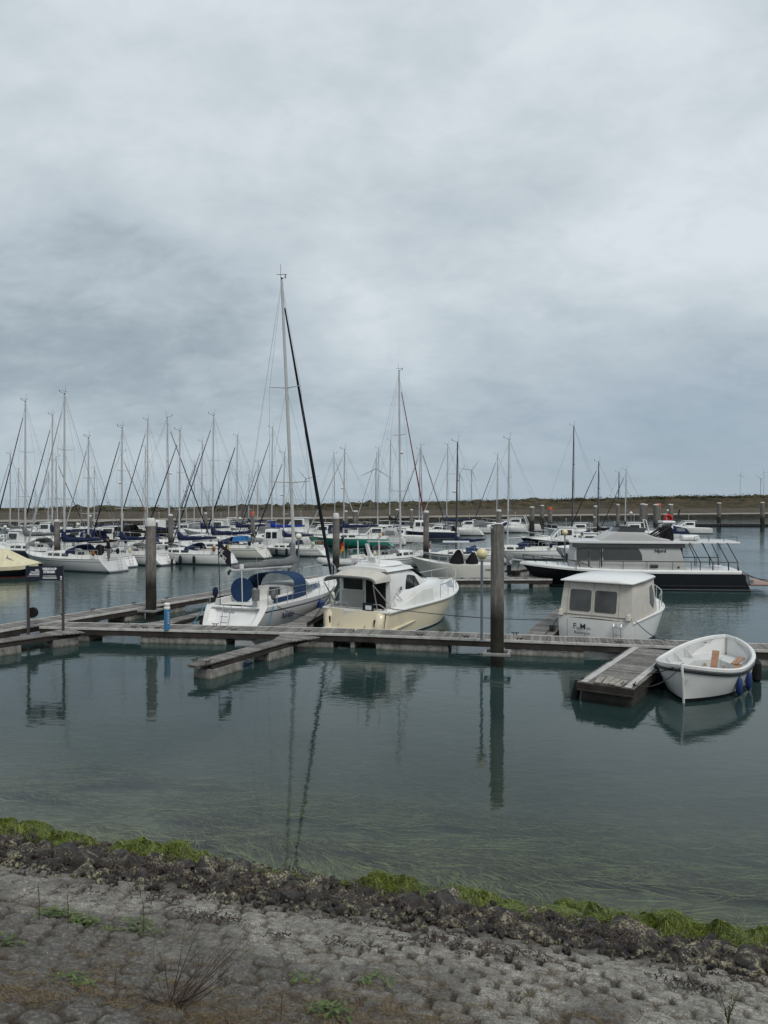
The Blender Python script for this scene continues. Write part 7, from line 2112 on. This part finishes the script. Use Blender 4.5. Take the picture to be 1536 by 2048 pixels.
# single plants
GREENL = leafy('weed_leaves', ((0.028, 0.045, 0.010), (0.055, 0.085, 0.018), (0.10, 0.13, 0.035)), 0.6)
STEMM = leafy('dry_stems', ((0.03, 0.018, 0.012), (0.06, 0.034, 0.022), (0.12, 0.085, 0.05)), 0.8)
def leaf(mb, p, dirv, L_, w, droop=0.3):
    dirv = Vector(dirv).normalized(); sd_ = dirv.cross(Vector((0, 0, 1))).normalized()
    vs = []
    for s, k in enumerate((0.25, 1.0, 0.75, 0.06)):
        f = s / 3 * L_
        q = p + dirv * f + Vector((0, 0, -droop * f * f / L_))
        vs += [q - sd_ * w * k + Vector((0, 0, 0.15 * w)), q + sd_ * w * k + Vector((0, 0, 0.15 * w))]
    mb.add(vs, [(0, 1, 3, 2), (2, 3, 5, 4), (4, 5, 7, 6)])
def rosette_weed(label, spots, n, stalks=()):
    u0, d0 = G(*spots[0])
    o = shore(u0, d0, ground_at(u0, d0))
    t = thing('creeping_weed', label, 'weed', o, 0)
    mb = MB()
    for (px, py) in spots:
        u, d = G(px, py)
        for k in range(n):
            x, y = u + r6.gauss(0, 0.06), d + r6.gauss(0, 0.035)
            p = shore(x, y, ground_at(x, y) + r6.uniform(0.005, 0.05)) - o
            a = r6.uniform(0, 6.28)
            leaf(mb, p, (math.cos(a), math.sin(a), r6.uniform(0.0, 0.7)), r6.uniform(0.025, 0.075), r6.uniform(0.006, 0.014))
    mb.build('leaves', GREENL, t, smooth=0, recalc=False)
    for (px, py, h) in stalks:
        u, d = G(px, py); p = shore(u, d, ground_at(u, d)) - o
        mb = MB(); mb.tube([p, p + Vector((0.005, 0, h * 0.5)), p + Vector((-0.012, 0.01, h))], [0.005, 0.004, 0.002], 5)
        for k in range(14):
            q = p + Vector((r6.gauss(0, 0.004), 0, h * r6.uniform(0.55, 1))); a = r6.uniform(0, 6.28); leaf(mb, q, (math.cos(a), math.sin(a), 0.9), 0.018, 0.004)
        mb.build('stalk', STEMM, t, smooth=0, recalc=False)
rosette_weed('low green leafy weed with two thin stalks on the paving at the left', [(90, 1835), (105, 1832), (120, 1832), (135, 1836), (150, 1842), (168, 1846), (182, 1845)], 46, ((78, 1842, 0.32), (136, 1848, 0.26)))
rosette_weed('sparse green weed with one stalk just right of the leafy weed', [(205, 1856), (225, 1862), (245, 1862), (265, 1858), (285, 1860), (300, 1868), (290, 1848)], 22, ((287, 1866, 0.28),))
rosette_weed('small green weed at the left edge of the paving', [(6, 1884), (16, 1886)], 30)
rosette_weed('spiky green weed near the bottom edge of the paving', [(645, 2030), (660, 2022), (672, 2036)], 34)
rosette_weed('yellowish green tuft in a paving joint left of the dry twigs', [(145, 1965), (158, 1968), (150, 1960)], 16)
rosette_weed('faint green tuft between the blocks in the middle of the paving', [(735, 1970), (755, 1966), (768, 1962)], 16)
rosette_weed('tiny green tuft right of the dry twigs', [(600, 1970), (606, 1962)], 16)
# dry twig bush
u, d = G(345, 2012); o = shore(u, d, ground_at(u, d))
t = thing('dry_twig_bush', 'leafless brown twiggy bush growing from the lower left paving', 'bush', o, 0)
mb = MB()
for k in range(34):
    a = r6.uniform(0, 6.28); el = r6.uniform(0.35, 1.25); L_ = r6.uniform(0.18, 0.46)
    if r6.random() < 0.4: a = r6.gauss(0.2, 0.35); el = r6.uniform(0.3, 0.7); L_ = r6.uniform(0.35, 0.62)
    dv = Vector((math.cos(a) * math.cos(el), math.sin(a) * math.cos(el), math.sin(el)))
    p = Vector((r6.gauss(0, 0.03), r6.gauss(0, 0.02), 0)); pts = [p]
    for s in range(5):
        dv = (dv + Vector((r6.gauss(0, 0.13), r6.gauss(0, 0.13), r6.gauss(0.03, 0.1)))).normalized(); p = p + dv * L_ / 5; pts.append(p)
        if s > 1 and r6.random() < 0.7:
            e = (dv + Vector((r6.gauss(0, 0.6), r6.gauss(0, 0.6), r6.gauss(0.1, 0.4)))).normalized(); mb.tube([p, p + e * r6.uniform(0.04, 0.13)], [0.0014, 0.0006], 4)
    mb.tube(pts, [0.0032, 0.0028, 0.0024, 0.002, 0.0015, 0.0008], 4)
mb.build('twigs', leafy('brown_twigs', ((0.022, 0.013, 0.010), (0.045, 0.024, 0.018), (0.075, 0.05, 0.035)), 0.8), t, smooth=0, recalc=False)
# tall weed at the lower right
def tall_weed(label, px, py, h, n):
    u, d = G(px, py); o = shore(u, d, ground_at(u, d) - 0.01)
    t = thing('tall_weed', label, 'weed', o, 0)
    for k in range(n):
        mb = MB(); hh = h * r6.uniform(0.7, 1.0); lean = Vector((r6.gauss(0, 0.035), r6.gauss(0, 0.03), 0))
        pts = [lean * (s / 5) ** 1.5 * 2 + Vector((r6.gauss(0, 0.004), 0, hh * s / 5)) for s in range(6)]
        mb.tube(pts, [0.004, 0.004, 0.0035, 0.003, 0.002, 0.001], 4)
        for q in range(26):
            f = r6.uniform(0.12, 1.0); i0 = min(4, int(f * 5)); p = pts[i0].lerp(pts[i0 + 1], f * 5 - i0); a = r6.uniform(0, 6.28)
            leaf(mb, p, (math.cos(a), math.sin(a), r6.uniform(0.5, 1.4)), r6.uniform(0.018, 0.045), r6.uniform(0.003, 0.006))
        mb.build('stem', leafy('olive_weed', ((0.035, 0.034, 0.014), (0.07, 0.068, 0.028), (0.12, 0.105, 0.05)), 0.7), t, smooth=0, recalc=False)
tall_weed('tall thin olive weed standing on the paving at the lower right', 1456, 2046, 0.34, 4)
tall_weed('faint small weed on the paving left of the tall olive weed', 1032, 2006, 0.14, 2)
# thin dead stalks
for i, (px, py, h) in enumerate(((230, 1975, 0.18), (188, 1872, 0.10), (562, 2040, 0.20))):
    u, d = G(px, py); o = shore(u, d, ground_at(u, d) - 0.01)
    t = thing('dead_stalk', ['thin dead stalk beside the dry twig bush on its left', 'short dead stalk below the leafy green weed', 'thin dead stalk near the bottom edge left of the spiky weed'][i], 'stalk', o, 0)
    mb = MB(); mb.tube([(0, 0, 0), (0.004, 0, h * 0.6), (0.014, 0.004, h)], [0.003, 0.0025, 0.001], 4); mb.build('stem', STEMM, t)
